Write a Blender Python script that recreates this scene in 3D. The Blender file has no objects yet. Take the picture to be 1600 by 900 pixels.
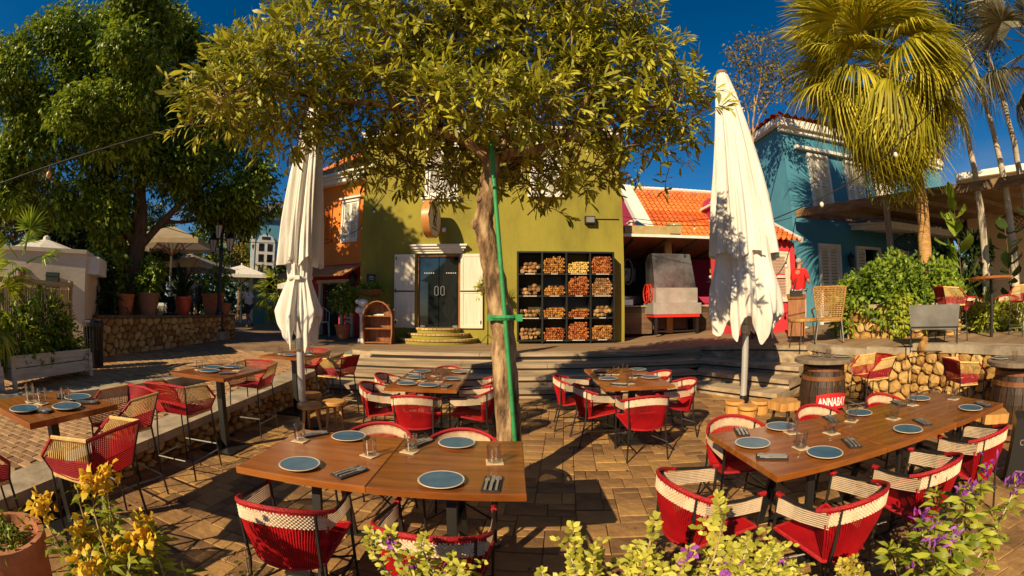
import bpy, math, random
import numpy as np
from mathutils import Vector, Matrix, Euler
R = math.radians
PI = math.pi
scene = bpy.context.scene
COL = scene.collection
rnd = random.Random(7)
npr = np.random.RandomState(11)

# ---------------------------------------------------------------- camera: a wide fisheye lens, 137 degrees across
cam_data = bpy.data.cameras.new('camera')
cam = bpy.data.objects.new('camera', cam_data)
COL.objects.link(cam)
scene.camera = cam
cam.location = (0, 0, 1.65)
cam.rotation_euler = (PI / 2 + 0.0476, 0, 0)
cam_data.type = 'PANO'
cam_data.panorama_type = 'FISHEYE_LENS_POLYNOMIAL'
cam_data.sensor_fit = 'HORIZONTAL'
cam_data.sensor_width = 36
cam_data.fisheye_fov = PI
cam_data.fisheye_polynomial_k0 = 0
cam_data.fisheye_polynomial_k1 = -1 / (670.5 * 36 / 1600)
cam_data.fisheye_polynomial_k2 = 0
cam_data.fisheye_polynomial_k3 = 0
cam_data.fisheye_polynomial_k4 = 0
cam_data.clip_start = 0.02
cam_data.clip_end = 2000

# ---------------------------------------------------------------- light: late sun from behind the camera on the left
SUN_EL = R(30)
LIGHT_AZ = R(35)                      # the light travels forward and 35 degrees to the right
world = bpy.data.worlds.new('World')
scene.world = world
world.use_nodes = True
wn, wl = world.node_tree.nodes, world.node_tree.links
sky = wn.new('ShaderNodeTexSky')
sky.sky_type = 'NISHITA'
sky.sun_disc = False
sky.sun_elevation = SUN_EL
sky.sun_rotation = LIGHT_AZ + PI
sky.altitude = 1500
sky.air_density = 1.0
sky.dust_density = 0.0
sky.ozone_density = 3.0
bg = wn['Background']
bg.inputs['Strength'].default_value = 0.062
hs = wn.new('ShaderNodeHueSaturation')
hs.inputs['Saturation'].default_value = 1.38
hs.inputs['Hue'].default_value = 0.498
wl.new(sky.outputs[0], hs.inputs['Color'])
# thin clouds low over the horizon, the same all round
tc = wn.new('ShaderNodeTexCoord')
mp = wn.new('ShaderNodeMapping'); mp.inputs['Scale'].default_value = (1.6, 1.6, 5.5)
nz = wn.new('ShaderNodeTexNoise'); nz.inputs['Scale'].default_value = 2.6; nz.inputs['Detail'].default_value = 7
cr = wn.new('ShaderNodeValToRGB')
cr.color_ramp.elements[0].position = 0.52; cr.color_ramp.elements[1].position = 0.78
sep = wn.new('ShaderNodeSeparateXYZ')
mr = wn.new('ShaderNodeMapRange')
mr.inputs['From Min'].default_value = 0.30; mr.inputs['From Max'].default_value = 0.04
mul = wn.new('ShaderNodeMath'); mul.operation = 'MULTIPLY'
mx = wn.new('ShaderNodeMixRGB'); mx.inputs[2].default_value = (5.2, 4.9, 4.9, 1)
wl.new(tc.outputs['Generated'], mp.inputs[0]); wl.new(mp.outputs[0], nz.inputs['Vector'])
wl.new(nz.outputs['Fac'], cr.inputs[0]); wl.new(tc.outputs['Generated'], sep.inputs[0])
wl.new(sep.outputs['Z'], mr.inputs['Value']); wl.new(cr.outputs[0], mul.inputs[0]); wl.new(mr.outputs[0], mul.inputs[1])
wl.new(mul.outputs[0], mx.inputs[0]); wl.new(hs.outputs[0], mx.inputs[1]); wl.new(mx.outputs[0], bg.inputs['Color'])

sun_data = bpy.data.lights.new('sun', 'SUN')
sun_data.energy = 5.0
sun_data.angle = R(0.5)
sun_data.color = (1.0, 0.79, 0.485)
sun = bpy.data.objects.new('sun', sun_data)
COL.objects.link(sun)
ldir = Vector((math.sin(LIGHT_AZ) * math.cos(SUN_EL), math.cos(LIGHT_AZ) * math.cos(SUN_EL), -math.sin(SUN_EL)))
sun.rotation_euler = ldir.to_track_quat('-Z', 'Y').to_euler()
sun.location = (-6, -8, 12)

vs = scene.view_settings
vs.view_transform = 'Standard'
vs.look = 'None'
vs.gamma = 1
vs.use_curve_mapping = False
vs.exposure = 0.38
scene.cycles.max_bounces = 6
scene.cycles.diffuse_bounces = 3
scene.cycles.glossy_bounces = 3
scene.cycles.transmission_bounces = 5
scene.cycles.transparent_max_bounces = 10
scene.cycles.use_denoising = True

# ---------------------------------------------------------------- helpers
def tag(o, label=None, cat=None, group=None, kind=None):
    if label: o['label'] = label
    if cat: o['category'] = cat
    if group: o['group'] = group
    if kind: o['kind'] = kind
    return o

def thing(name, label, cat, loc=(0, 0, 0), rz=0.0, group=None):
    o = bpy.data.objects.new(name, None)
    o.empty_display_size = 0.1
    COL.objects.link(o)
    o.location = loc
    o.rotation_euler = (0, 0, rz)
    return tag(o, label, cat, group, 'thing')

def structure(name):
    o = bpy.data.objects.new(name, None)
    COL.objects.link(o)
    return tag(o, kind='structure')

def dup(root, loc=None, rz=None, label=None, group=None, scale=None):
    c = root.copy()
    COL.objects.link(c)
    if loc is not None: c.location = loc
    if rz is not None: c.rotation_euler = (0, 0, rz)
    if scale is not None: c.scale = scale
    if label: c['label'] = label
    if group: c['group'] = group
    for ch in CH.get(root.name, []):
        d = ch.copy(); COL.objects.link(d); d.parent = c
        CH.setdefault(c.name, []).append(d)
        for g in CH.get(ch.name, []):
            e = g.copy(); COL.objects.link(e); e.parent = d
    return c
CH = {}

def link(o, parent=None):
    COL.objects.link(o)
    if parent is not None:
        o.parent = parent
        CH.setdefault(parent.name, []).append(o)
    return o

def mesh_obj(name, me, parent=None, loc=None, rot=None, scale=None):
    o = bpy.data.objects.new(name, me)
    if loc is not None: o.location = loc
    if rot is not None: o.rotation_euler = rot
    if scale is not None: o.scale = scale
    return link(o, parent)

class MB:
    """collects shapes, becomes one mesh"""
    def __init__(s):
        s.v = []; s.f = []; s.M = None
    def _add(s, vs, fs):
        b = len(s.v)
        if s.M is not None: vs = [s.M @ Vector(p) for p in vs]
        s.v.extend([tuple(p) for p in vs])
        s.f.extend([tuple(i + b for i in f) for f in fs])
        return s
    def box(s, c, d, rz=0.0, rot=None):
        hx, hy, hz = d[0] / 2, d[1] / 2, d[2] / 2
        m = rot.to_matrix() if rot is not None else Matrix.Rotation(rz, 3, 'Z')
        c = Vector(c)
        vs = [c + m @ Vector((x * hx, y * hy, z * hz)) for z in (-1, 1) for y in (-1, 1) for x in (-1, 1)]
        return s._add(vs, [(0, 2, 3, 1), (4, 5, 7, 6), (0, 1, 5, 4), (2, 6, 7, 3), (0, 4, 6, 2), (1, 3, 7, 5)])
    def cbox(s, c, d, b=0.01, rz=0.0):
        """box with chamfered top edges"""
        hx, hy, hz = d[0] / 2, d[1] / 2, d[2] / 2
        m = Matrix.Rotation(rz, 3, 'Z'); c = Vector(c)
        vs = []
        for (ix, iz) in ((0, -hz), (0, hz - b), (b, hz)):
            for (x, y) in ((-1, -1), (1, -1), (1, 1), (-1, 1)):
                vs.append(c + m @ Vector((x * (hx - ix), y * (hy - ix), iz)))
        fs = [(3, 2, 1, 0), (8, 9, 10, 11)]
        for k in (0, 4):
            for i in range(4):
                j = (i + 1) % 4
                fs.append((k + i, k + j, k + 4 + j, k + 4 + i))
        return s._add(vs, fs)
    def bar(s, p, q, w, h=None, up=(0, 0, 1)):
        h = h or w
        p, q = Vector(p), Vector(q)
        d = q - p; L = d.length
        if L < 1e-6: return s
        z = d / L; u = Vector(up)
        if abs(z.dot(u)) > .98: u = Vector((1, 0, 0))
        x = u.cross(z).normalized(); y = z.cross(x)
        vs = [b + x * (w / 2 * i) + y * (h / 2 * j) for b in (p, q) for (i, j) in ((-1, -1), (1, -1), (1, 1), (-1, 1))]
        return s._add(vs, [(3, 2, 1, 0), (4, 5, 6, 7), (0, 1, 5, 4), (1, 2, 6, 5), (2, 3, 7, 6), (3, 0, 4, 7)])
    def tube(s, pts, r, n=6, cap=True, closed=False, flat=1.0):
        pts = [Vector(p) for p in pts]
        m = len(pts)
        rs = r if isinstance(r, (list, tuple)) else [r] * m
        vs = []; fs = []
        up = None
        for i in range(m):
            if closed: t = pts[(i + 1) % m] - pts[i - 1]
            else: t = pts[min(i + 1, m - 1)] - pts[max(i - 1, 0)]
            t.normalize()
            if up is None:
                up = Vector((0, 0, 1)) if abs(t.z) < .95 else Vector((1, 0, 0))
            x = up.cross(t)
            if x.length < 1e-4: x = Vector((1, 0, 0)).cross(t)
            x.normalize(); y = t.cross(x).normalized(); up = y
            for k in range(n):
                a = 2 * PI * (k + .5) / n
                vs.append(pts[i] + x * (math.cos(a) * rs[i]) + y * (math.sin(a) * rs[i] * flat))
        for i in range(m if closed else m - 1):
            a, b = i * n, ((i + 1) % m) * n
            for k in range(n):
                l = (k + 1) % n
                fs.append((a + k, a + l, b + l, b + k))
        if cap and not closed:
            fs.append(tuple(range(n - 1, -1, -1)))
            fs.append(tuple(range((m - 1) * n, m * n)))
        return s._add(vs, fs)
    def lathe(s, prof, n=16, c=(0, 0, 0), cap=True):
        vs = []; fs = []
        for (r, z) in prof:
            for k in range(n):
                a = 2 * PI * k / n
                vs.append((c[0] + r * math.cos(a), c[1] + r * math.sin(a), c[2] + z))
        for i in range(len(prof) - 1):
            for k in range(n):
                l = (k + 1) % n
                fs.append((i * n + k, i * n + l, (i + 1) * n + l, (i + 1) * n + k))
        if cap:
            fs.append(tuple(range(n - 1, -1, -1)))
            b = (len(prof) - 1) * n
            fs.append(tuple(range(b, b + n)))
        return s._add(vs, fs)
    def prism(s, poly, z0, z1):
        """poly counter-clockwise (x, y); z0, z1 numbers or functions of (x, y)"""
        n = len(poly)
        f0 = z0 if callable(z0) else (lambda x, y: z0)
        f1 = z1 if callable(z1) else (lambda x, y: z1)
        vs = [(x, y, f0(x, y)) for x, y in poly] + [(x, y, f1(x, y)) for x, y in poly]
        fs = [tuple(range(n - 1, -1, -1)), tuple(range(n, 2 * n))]
        for i in range(n):
            j = (i + 1) % n
            fs.append((i, j, n + j, n + i))
        return s._add(vs, fs)
    def face(s, pts):
        return s._add(pts, [tuple(range(len(pts)))])
    def grid(s, fn, us, vs_):
        nu, nv = len(us), len(vs_)
        vs = [fn(u, v) for u in us for v in vs_]
        fs = [(i * nv + j, (i + 1) * nv + j, (i + 1) * nv + j + 1, i * nv + j + 1) for i in range(nu - 1) for j in range(nv - 1)]
        return s._add(vs, fs)
    def ball(s, c, r, n=8, m=5, sc=(1, 1, 1)):
        pr = []
        for i in range(m + 1):
            a = -PI / 2 + PI * i / m
            pr.append((max(math.cos(a), 1e-3) * r, math.sin(a) * r))
        vs = []; fs = []
        for (rr, z) in pr:
            for k in range(n):
                a = 2 * PI * k / n
                vs.append((c[0] + rr * math.cos(a) * sc[0], c[1] + rr * math.sin(a) * sc[1], c[2] + z * sc[2]))
        for i in range(m):
            for k in range(n):
                l = (k + 1) % n
                fs.append((i * n + k, i * n + l, (i + 1) * n + l, (i + 1) * n + k))
        return s._add(vs, fs)
    def mesh(s, name, mat, smooth=False):
        me = bpy.data.meshes.new(name)
        me.from_pydata(s.v, [], s.f)
        if mat is not None: me.materials.append(mat)
        if smooth:
            me.polygons.foreach_set('use_smooth', [True] * len(me.polygons))
            if smooth != 'full':
                try: me.set_sharp_from_angle(angle=R(40))
                except Exception: pass
        me.update()
        return me
    def build(s, name, mat, parent=None, smooth=False, loc=None, rot=None):
        return mesh_obj(name, s.mesh(name, mat, smooth), parent, loc, rot)

def np_mesh(name, V, F, mat, smooth=False):
    """V (n,3), F (m,k) with k the same for all faces"""
    V = np.asarray(V, np.float32); F = np.asarray(F, np.int32)
    me = bpy.data.meshes.new(name)
    me.vertices.add(len(V)); me.vertices.foreach_set('co', V.ravel())
    k = F.shape[1]
    me.loops.add(F.size); me.loops.foreach_set('vertex_index', F.ravel())
    me.polygons.add(len(F))
    me.polygons.foreach_set('loop_start', np.arange(0, F.size, k, dtype=np.int32))
    me.polygons.foreach_set('loop_total', np.full(len(F), k, np.int32))
    if smooth: me.polygons.foreach_set('use_smooth', np.ones(len(F), bool))
    me.update(calc_edges=True)
    me.validate()
    me.materials.append(mat)
    return me

# ---------------------------------------------------------------- materials
MATS = {}
def mat(name, col, rough=.6, col2=None, scale=6.0, detail=4, bump=0.0, bscale=None, metal=0.0, spec=.5,
        stretch=None, island=0.0, objrand=0.0, coords='Object', trans=0.0, ramp=(.35, .65), col3=None, coat=0.0, emit=None):
    if name in MATS: return MATS[name]
    m = bpy.data.materials.new(name)
    m.use_nodes = True
    N, Lk = m.node_tree.nodes, m.node_tree.links
    b = N['Principled BSDF']
    b.inputs['Roughness'].default_value = rough
    b.inputs['Metallic'].default_value = metal
    b.inputs['Specular IOR Level'].default_value = spec
    if coat: b.inputs['Coat Weight'].default_value = coat; b.inputs['Coat Roughness'].default_value = .12
    if emit:
        b.inputs['Emission Color'].default_value = (*emit[:3], 1); b.inputs['Emission Strength'].default_value = emit[3]
    out = (*col, 1)
    src = None
    tcn = N.new('ShaderNodeTexCoord')
    mpn = N.new('ShaderNodeMapping')
    if stretch: mpn.inputs['Scale'].default_value = stretch
    Lk.new(tcn.outputs[coords], mpn.inputs[0])
    if col2 is not None:
        n = N.new('ShaderNodeTexNoise'); n.inputs['Scale'].default_value = scale; n.inputs['Detail'].default_value = detail
        n.inputs['Roughness'].default_value = .62
        Lk.new(mpn.outputs[0], n.inputs['Vector'])
        cr = N.new('ShaderNodeValToRGB')
        cr.color_ramp.elements[0].position = ramp[0]; cr.color_ramp.elements[1].position = ramp[1]
        cr.color_ramp.elements[0].color = (*col, 1); cr.color_ramp.elements[1].color = (*col2, 1)
        if col3 is not None:
            e = cr.color_ramp.elements.new((ramp[0] + ramp[1]) / 2); e.color = (*col3, 1)
        if island or objrand:
            g = N.new('ShaderNodeNewGeometry') if island else N.new('ShaderNodeObjectInfo')
            sk = g.outputs['Random Per Island'] if island else g.outputs['Random']
            k = island or objrand
            a = N.new('ShaderNodeMath'); a.operation = 'MULTIPLY_ADD'; a.inputs[1].default_value = k; a.inputs[2].default_value = -k / 2
            Lk.new(sk, a.inputs[0])
            ad = N.new('ShaderNodeMath'); ad.operation = 'ADD'
            Lk.new(n.outputs['Fac'], ad.inputs[0]); Lk.new(a.outputs[0], ad.inputs[1])
            Lk.new(ad.outputs[0], cr.inputs[0])
        else:
            Lk.new(n.outputs['Fac'], cr.inputs[0])
        src = cr.outputs[0]
        Lk.new(src, b.inputs['Base Color'])
    else:
        b.inputs['Base Color'].default_value = out
    if bump:
        n2 = N.new('ShaderNodeTexNoise'); n2.inputs['Scale'].default_value = bscale or scale * 3; n2.inputs['Detail'].default_value = 5
        Lk.new(mpn.outputs[0], n2.inputs['Vector'])
        bp = N.new('ShaderNodeBump'); bp.inputs['Strength'].default_value = bump; bp.inputs['Distance'].default_value = .02
        Lk.new(n2.outputs['Fac'], bp.inputs['Height']); Lk.new(bp.outputs[0], b.inputs['Normal'])
    if trans:
        t = N.new('ShaderNodeBsdfTranslucent')
        if src is not None: Lk.new(src, t.inputs['Color'])
        else: t.inputs['Color'].default_value = out
        ms = N.new('ShaderNodeMixShader'); ms.inputs[0].default_value = trans
        o = N['Material Output']
        Lk.new(b.outputs[0], ms.inputs[1]); Lk.new(t.outputs[0], ms.inputs[2]); Lk.new(ms.outputs[0], o.inputs['Surface'])
    MATS[name] = m
    return m

def leaf_mat(name, dark, light, trans=.35, rough=.45, sat=None):
    return mat(name, dark, rough, col2=light, scale=1.2, detail=2, island=.75, trans=trans, ramp=(.22, .78), spec=.35)

def glass_mat(name, tint=(1, 1, 1), refl=1.0, rough=.02):
    if name in MATS: return MATS[name]
    m = bpy.data.materials.new(name); m.use_nodes = True
    N, Lk = m.node_tree.nodes, m.node_tree.links
    N.remove(N['Principled BSDF'])
    t = N.new('ShaderNodeBsdfTransparent'); t.inputs[0].default_value = (*tint, 1)
    g = N.new('ShaderNodeBsdfGlossy'); g.inputs['Roughness'].default_value = rough
    fr = N.new('ShaderNodeLayerWeight'); fr.inputs['Blend'].default_value = .30
    mm = N.new('ShaderNodeMath'); mm.operation = 'MULTIPLY'; mm.inputs[1].default_value = refl; mm.use_clamp = True
    ms = N.new('ShaderNodeMixShader')
    Lk.new(fr.outputs['Facing'], mm.inputs[0]); Lk.new(mm.outputs[0], ms.inputs[0]); Lk.new(t.outputs[0], ms.inputs[1]); Lk.new(g.outputs[0], ms.inputs[2])
    Lk.new(ms.outputs[0], N['Material Output'].inputs['Surface'])
    MATS[name] = m
    return m

M_paver = mat('paver_stone', (.15, .078, .032), .78, (.46, .265, .085), 2.4, 11, bump=.8, bscale=12, objrand=.46, ramp=(.24, .8), col3=(.31, .168, .062))
M_paver_s = mat('paver_stone_field', (.15, .078, .032), .78, (.46, .265, .085), 2.4, 11, bump=.8, bscale=12, island=.46, ramp=(.24, .8), col3=(.31, .168, .062))
M_joint = mat('sandy_joint', (.25, .16, .08), .95, (.40, .27, .14), 14, 5, bump=.3)
M_brick = mat('street_brick', (.24, .13, .06), .8, (.50, .30, .14), 1.3, 6, bump=.3, bscale=26, objrand=.45, ramp=(.2, .8))
M_brick_s = mat('street_brick_field', (.24, .13, .06), .8, (.50, .30, .14), 1.3, 6, bump=.3, bscale=26, island=.45, ramp=(.2, .8))
M_concrete = mat('weathered_concrete', (.24, .185, .12), .88, (.50, .41, .29), 2.6, 10, bump=.3, bscale=18)
M_step = mat('worn_limestone', (.17, .112, .064), .85, (.56, .43, .28), 2.0, 11, bump=.3, bscale=9, stretch=(.35, 2.2, 3.0), ramp=(.28, .7))
M_deck = mat('terrace_paving', (.17, .10, .05), .85, (.40, .265, .145), 1.6, 10, bump=.3, bscale=9, stretch=(.3, 2.5, 1), ramp=(.28, .72))
M_stone = mat('rubble_stone', (.22, .08, .013), .9, (.58, .38, .14), 5, 10, bump=1.0, bscale=9, objrand=.55, ramp=(.22, .82), col3=(.42, .235, .06))
M_mortar = mat('wall_mortar', (.09, .06, .032), .95, (.19, .13, .075), 9, 5, bump=.5)
M_wood = mat('varnished_table_wood', (.17, .047, .007), .26, (.38, .128, .022), 1.6, 10, bump=.08, bscale=24, stretch=(1.2, 12, 4), coat=.22, objrand=.3, ramp=(.28, .74), col3=(.28, .085, .014))
M_woodedge = M_wood
M_black = mat('black_steel', (.014, .013, .012), .42, metal=.0, spec=.6)
M_steel = mat('brushed_steel', (.55, .53, .50), .32, (.66, .64, .60), 4, 4, metal=1.0, stretch=(1, 1, 22))
M_alu = mat('aluminium_pole', (.50, .485, .46), .38, (.62, .60, .57), 3, metal=.35, stretch=(1, 1, .2))
M_red = mat('red_cord', (.31, .003, .007), .6, (.46, .005, .010), 5, 6, spec=.3, objrand=.2)
M_redrim = mat('red_wrapped_rim', (.34, .004, .008), .5, (.46, .008, .012), 60, 2, bump=.5, bscale=150)
M_darkred = mat('dark_red_cord', (.26, .008, .012), .6, (.38, .012, .02), 30, 3)
M_cream = mat('cream_cord', (.60, .45, .29), .65, (.76, .61, .43), 12, 6, objrand=.2)
M_yellow = mat('straw_cord', (.62, .40, .12), .6, (.78, .56, .22), 30, 3)
M_cloth = mat('cream_canvas', (.68, .63, .55), .9, (.84, .80, .73), 2.6, 9, bump=.7, bscale=6, stretch=(2.2, 2.2, .55), trans=.10, ramp=(.25, .6))
M_white = mat('white_paint', (.74, .70, .62), .6, (.84, .80, .72), 5, 5, bump=.06)
M_cream_wood = mat('cream_painted_wood', (.68, .60, .46), .55, (.78, .71, .57), 3, 6, bump=.08, stretch=(6, 6, .6))
M_green_wall = mat('olive_green_render', (.175, .15, .02), .9, (.325, .275, .034), 1.1, 12, bump=.3, bscale=24, stretch=(1, 1, .38), ramp=(.24, .66), col3=(.272, .232, .029))
M_orange_wall = mat('orange_render', (.72, .19, .022), .85, (.82, .25, .035), .8, 8, bump=.12, bscale=26)
M_pink_wall = mat('crimson_render', (.60, .03, .045), .85, (.70, .05, .06), .9, 7, bump=.1, bscale=26)
M_magenta = mat('magenta_render', (.40, .02, .075), .85, (.48, .03, .10), .8, 7, bump=.1)
M_blue_wall = mat('teal_blue_render', (.045, .205, .32), .9, (.085, .29, .40), .6, 10, bump=.12, bscale=26, ramp=(.25, .75))
M_kiosk = mat('grey_plaster', (.54, .45, .33), .9, (.68, .59, .46), .8, 7, bump=.15, bscale=18)
M_rtile = mat('orange_roof_tile', (.60, .10, .015), .75, (.80, .22, .045), 2.5, 6, bump=.2, bscale=20, island=.4)
M_terra = mat('terracotta', (.48, .13, .045), .8, (.62, .21, .085), 3.5, 6, bump=.2)
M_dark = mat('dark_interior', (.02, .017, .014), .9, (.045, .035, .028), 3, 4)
M_darkwood = mat('dark_boards', (.075, .042, .022), .65, (.17, .10, .055), 2.5, 7, bump=.25, stretch=(1, 4, 9), objrand=.4)
M_warmwood = mat('warm_brown_wood', (.22, .075, .022), .5, (.38, .15, .05), 2.5, 7, bump=.2, stretch=(6, 6, .9))
M_pale_wood = mat('pale_stool_wood', (.50, .24, .06), .45, (.68, .36, .11), 3, 6, bump=.1, stretch=(5, 1.2, 1))
M_greywood = mat('grey_weathered_wood', (.22, .17, .12), .85, (.40, .33, .25), 3, 7, bump=.35, stretch=(7, 7, .7))
M_bark = mat('tree_bark', (.07, .036, .016), .9, (.50, .34, .18), 7.5, 10, bump=1.0, bscale=22, stretch=(1.6, 1.6, .5), ramp=(.36, .62), col3=(.26, .15, .07))
M_bark_dark = mat('dark_bark', (.07, .04, .022), .9, (.17, .10, .055), 5, 7, bump=.8, bscale=14, stretch=(1.5, 1.5, .5))
M_bark_pale = mat('pale_bark', (.42, .34, .25), .85, (.62, .54, .42), 4, 7, bump=.5, bscale=12, stretch=(1, 1, 2.5))
M_palmtrunk = mat('palm_trunk', (.34, .17, .05), .85, (.58, .34, .12), 4, 7, bump=.8, bscale=9, stretch=(1, 1, 4.5))
M_greenpole = mat('green_painted_steel', (.02, .17, .05), .55, (.035, .29, .085), 9, 9, bump=.12, ramp=(.3, .5))
M_plate_rim = mat('cream_stoneware', (.56, .46, .33), .45, (.66, .56, .42), 30, 3)
M_glaze = mat('blue_grey_glaze', (.035, .105, .19), .3, (.06, .15, .24), 12, 3, spec=.35)
M_napkin = mat('dark_napkin', (.018, .016, .017), .9, (.035, .03, .03), 40, 3)
M_coaster = mat('kraft_coaster', (.60, .43, .24), .9, (.70, .53, .32), 20, 3)
M_cutlery = mat('cutlery_steel', (.66, .63, .58), .38, metal=.85)
M_glass = glass_mat('clear_glass', (.96, .96, .95), .85, .07)
M_doorglass = mat('door_glass', (.012, .016, .016), .03, spec=1.0)
M_string = mat('black_cable', (.018, .016, .014), .7)
M_bulb = mat('frosted_bulb', (.75, .72, .66), .25)
M_bulb_warm = mat('amber_bulb', (.62, .30, .06), .3)
M_barrel = mat('barrel_oak', (.025, .014, .008), .55, (.085, .045, .022), 3, 7, bump=.25, stretch=(5, 5, .7), objrand=.3)
M_hoop = mat('rusty_hoop', (.20, .07, .025), .6, (.30, .12, .045), 8, 5, metal=.3)
M_signred = mat('sign_red', (.62, .018, .02), .5)
M_signwhite = mat('sign_white', (.82, .80, .74), .6)
M_rattan = mat('rattan', (.32, .16, .04), .6, (.50, .28, .085), 12, 4, bump=.2)
M_skin = mat('skin', (.42, .20, .115), .55, (.48, .24, .14), 8)
M_skin2 = mat('skin_dark', (.22, .11, .065), .55)
M_hair = mat('grey_hair', (.30, .28, .25), .8, (.42, .40, .37), 30)
M_hair_dark = mat('dark_hair', (.03, .022, .018), .8)
M_shirt_red = mat('red_shirt', (.68, .012, .010), .85, (.74, .02, .015), 6, bump=.2)
M_shirt_white = mat('pale_shirt', (.66, .60, .58), .85, (.74, .69, .66), 6, bump=.2)
M_jeans = mat('pale_jeans', (.36, .40, .46), .9, (.46, .50, .55), 8, bump=.2)
M_shorts = mat('navy_shorts', (.03, .035, .055), .9)
M_log_a = mat('split_log_orange', (.20, .04, .008), .8, (.50, .16, .03), 6, island=.8, ramp=(.2, .8))
M_log_b = mat('split_log_ochre', (.24, .08, .013), .8, (.52, .24, .045), 6, island=.8, ramp=(.2, .8))
M_log_c = mat('coconut_husk', (.20, .09, .03), .85, (.46, .26, .10), 5, island=.8, ramp=(.2, .8), bump=.4)
M_fabric_tan = mat('tan_canvas', (.42, .33, .22), .9, (.52, .42, .30), 2, trans=.3)
M_soil = mat('potting_soil', (.035, .022, .014), .95, (.08, .05, .03), 20)
M_greymetal = mat('grey_metal', (.16, .15, .135), .6, (.26, .245, .22), 3, 6, metal=.3)
M_bamboo = mat('bamboo', (.36, .24, .10), .6, (.52, .37, .17), 5, 5, stretch=(4, 4, .6), objrand=.35)
M_purple = mat('purple_petal', (.28, .03, .38), .5, (.44, .10, .55), 8, island=.6, trans=.35)
M_yellowflower = mat('yellow_petal', (.78, .46, .02), .5, (.92, .66, .06), 8, island=.6, trans=.35)
L_tree = leaf_mat('olive_tree_leaf', (.16, .178, .012), (.62, .58, .055), .36)
L_ficus = leaf_mat('ficus_leaf', (.06, .11, .006), (.34, .42, .03), .30)
L_gold = leaf_mat('golden_leaf', (.10, .085, .010), (.30, .23, .03), .3)
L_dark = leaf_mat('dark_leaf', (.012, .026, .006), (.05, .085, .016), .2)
L_shrub = leaf_mat('shrub_leaf', (.075, .14, .010), (.32, .42, .035), .36)
L_lime = leaf_mat('lime_leaf', (.16, .21, .012), (.52, .54, .055), .40)
L_sage = leaf_mat('sage_leaf', (.36, .36, .035), (.78, .72, .13), .38)
L_palm = leaf_mat('palm_frond', (.22, .21, .009), (.70, .60, .045), .36)
L_palm2 = leaf_mat('grey_palm_frond', (.10, .095, .05), (.34, .31, .20), .25)

# ---------------------------------------------------------------- terrain heights
def zs(x, y):                      # the street climbs away from the camera
    return max(.06, min(.73, .28 + .045 * (y - 2.5)))
def sstep(a, b, t):
    t = max(0, min(1, (t - a) / (b - a)))
    return t * t * (3 - 2 * t)
def zt(x, y):                      # the upper terrace climbs to the right
    h = .66 + .19 * sstep(3.4, 5.6, x) + .12 * sstep(5.6, 6.7, x) + .11 * sstep(6.7, 9, x)
    if y > 10.5:
        k = sstep(10.5, 12.5, y) * (1 - sstep(6.3, 7.3, x)); h = h * (1 - k) + min(h, .80) * k
    return h

patio = structure('patio')
MB().face([(-3.9, -60, -.03), (60, -60, -.03), (60, 40, -.03), (-3.9, 40, -.03)]).build('sand_bed', M_joint, patio)

# patio slabs: an ashlar pattern of four sizes on a turned grid
def pave(x0, x1, y0, y1, ang, cell, sizes, inside):
    c, s = math.cos(ang), math.sin(ang)
    n = 80
    occ = set(); out = []
    for j in range(-n, n):
        for i in range(-n, n):
            if (i, j) in occ: continue
            ch = sizes[:]; rnd.shuffle(ch)
            for (w, h) in ch + [(1, 1)]:
                cells = [(i + a, j + b) for a in range(w) for b in range(h)]
                if all(q not in occ for q in cells):
                    occ.update(cells)
                    u, v = (i + w / 2) * cell, (j + h / 2) * cell
                    x, y = c * u - s * v, s * u + c * v
                    x += (x0 + x1) / 2; y += (y0 + y1) / 2
                    if inside(x, y): out.append((x, y, w, h))
                    break
    return out
def in_patio(x, y):
    if x < -3.62 or x > 6.4 or y < -.4: return False
    if x < 4.6: return y < 7.95 - max(0, x - 3.0) * .08
    return y < 7.8 - (x - 4.6) * 1.3
PA = R(-7)
CELL = .115
slabs = pave(-3.6, 6.4, -.4, 8, PA, CELL, [(2, 2), (3, 2), (2, 1), (3, 2), (2, 2), (2, 3), (1, 2)], in_patio)
slabs.sort(key=lambda q: abs(math.hypot(q[0] - .8, q[1] - 3.2)) - .25 * q[2] * q[3])
shp = {}
rest = MB()
for k, (x, y, w, h) in enumerate(slabs):
    dz = rnd.uniform(-.003, .004)
    if k < 300:
        if (w, h) not in shp:
            b = MB().cbox((0, 0, -.02), (w * CELL - .005, h * CELL - .005, .04), .005)
            shp[(w, h)] = b.mesh('paver', M_paver)
        mesh_obj('paver', shp[(w, h)], patio, (x, y, dz), (rnd.uniform(-.006, .006), rnd.uniform(-.006, .006), PA + rnd.uniform(-.008, .008)))
    else:
        rest.cbox((x, y, -.02 + dz), (w * CELL - .005, h * CELL - .005, .04), .005, PA)
tag(rest.build('paver_field', M_paver_s, patio), kind='stuff')

# ---------------------------------------------------------------- street of small bricks
street = structure('street')
sb = MB()
ys = [-60, -20, -8, -3, 0, 2.5, 4, 5.5, 7, 8.5, 9.5, 10.5, 11.6, 12.6, 14, 20, 40, 90, 160]
xs = [-160, -60, -25, -14, -9, -6, -3.93]
sb.grid(lambda x, y: (x, y, zs(x, y) - .012), xs, ys)
for i in range(len(ys) - 1):
    if ys[i] < 9.5:
        a, b = ys[i], ys[i + 1]
        sb.face([(-3.93, b, zs(0, b) - .012), (-3.93, b, -.1), (-3.93, a, -.1), (-3.93, a, zs(0, a) - .012)])
xs2 = [-3.93, 0, 10, 40, 160]
sb.grid(lambda x, y: (x, y, .70 if y > 15 else .50), xs2, [14.6, 15.2, 40, 90, 160])
sb.build('roadbed', mat('brick_road_bed', (.15, .092, .05), .9, (.31, .195, .105), 2.2, 7, bump=.3, bscale=30), street)
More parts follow.
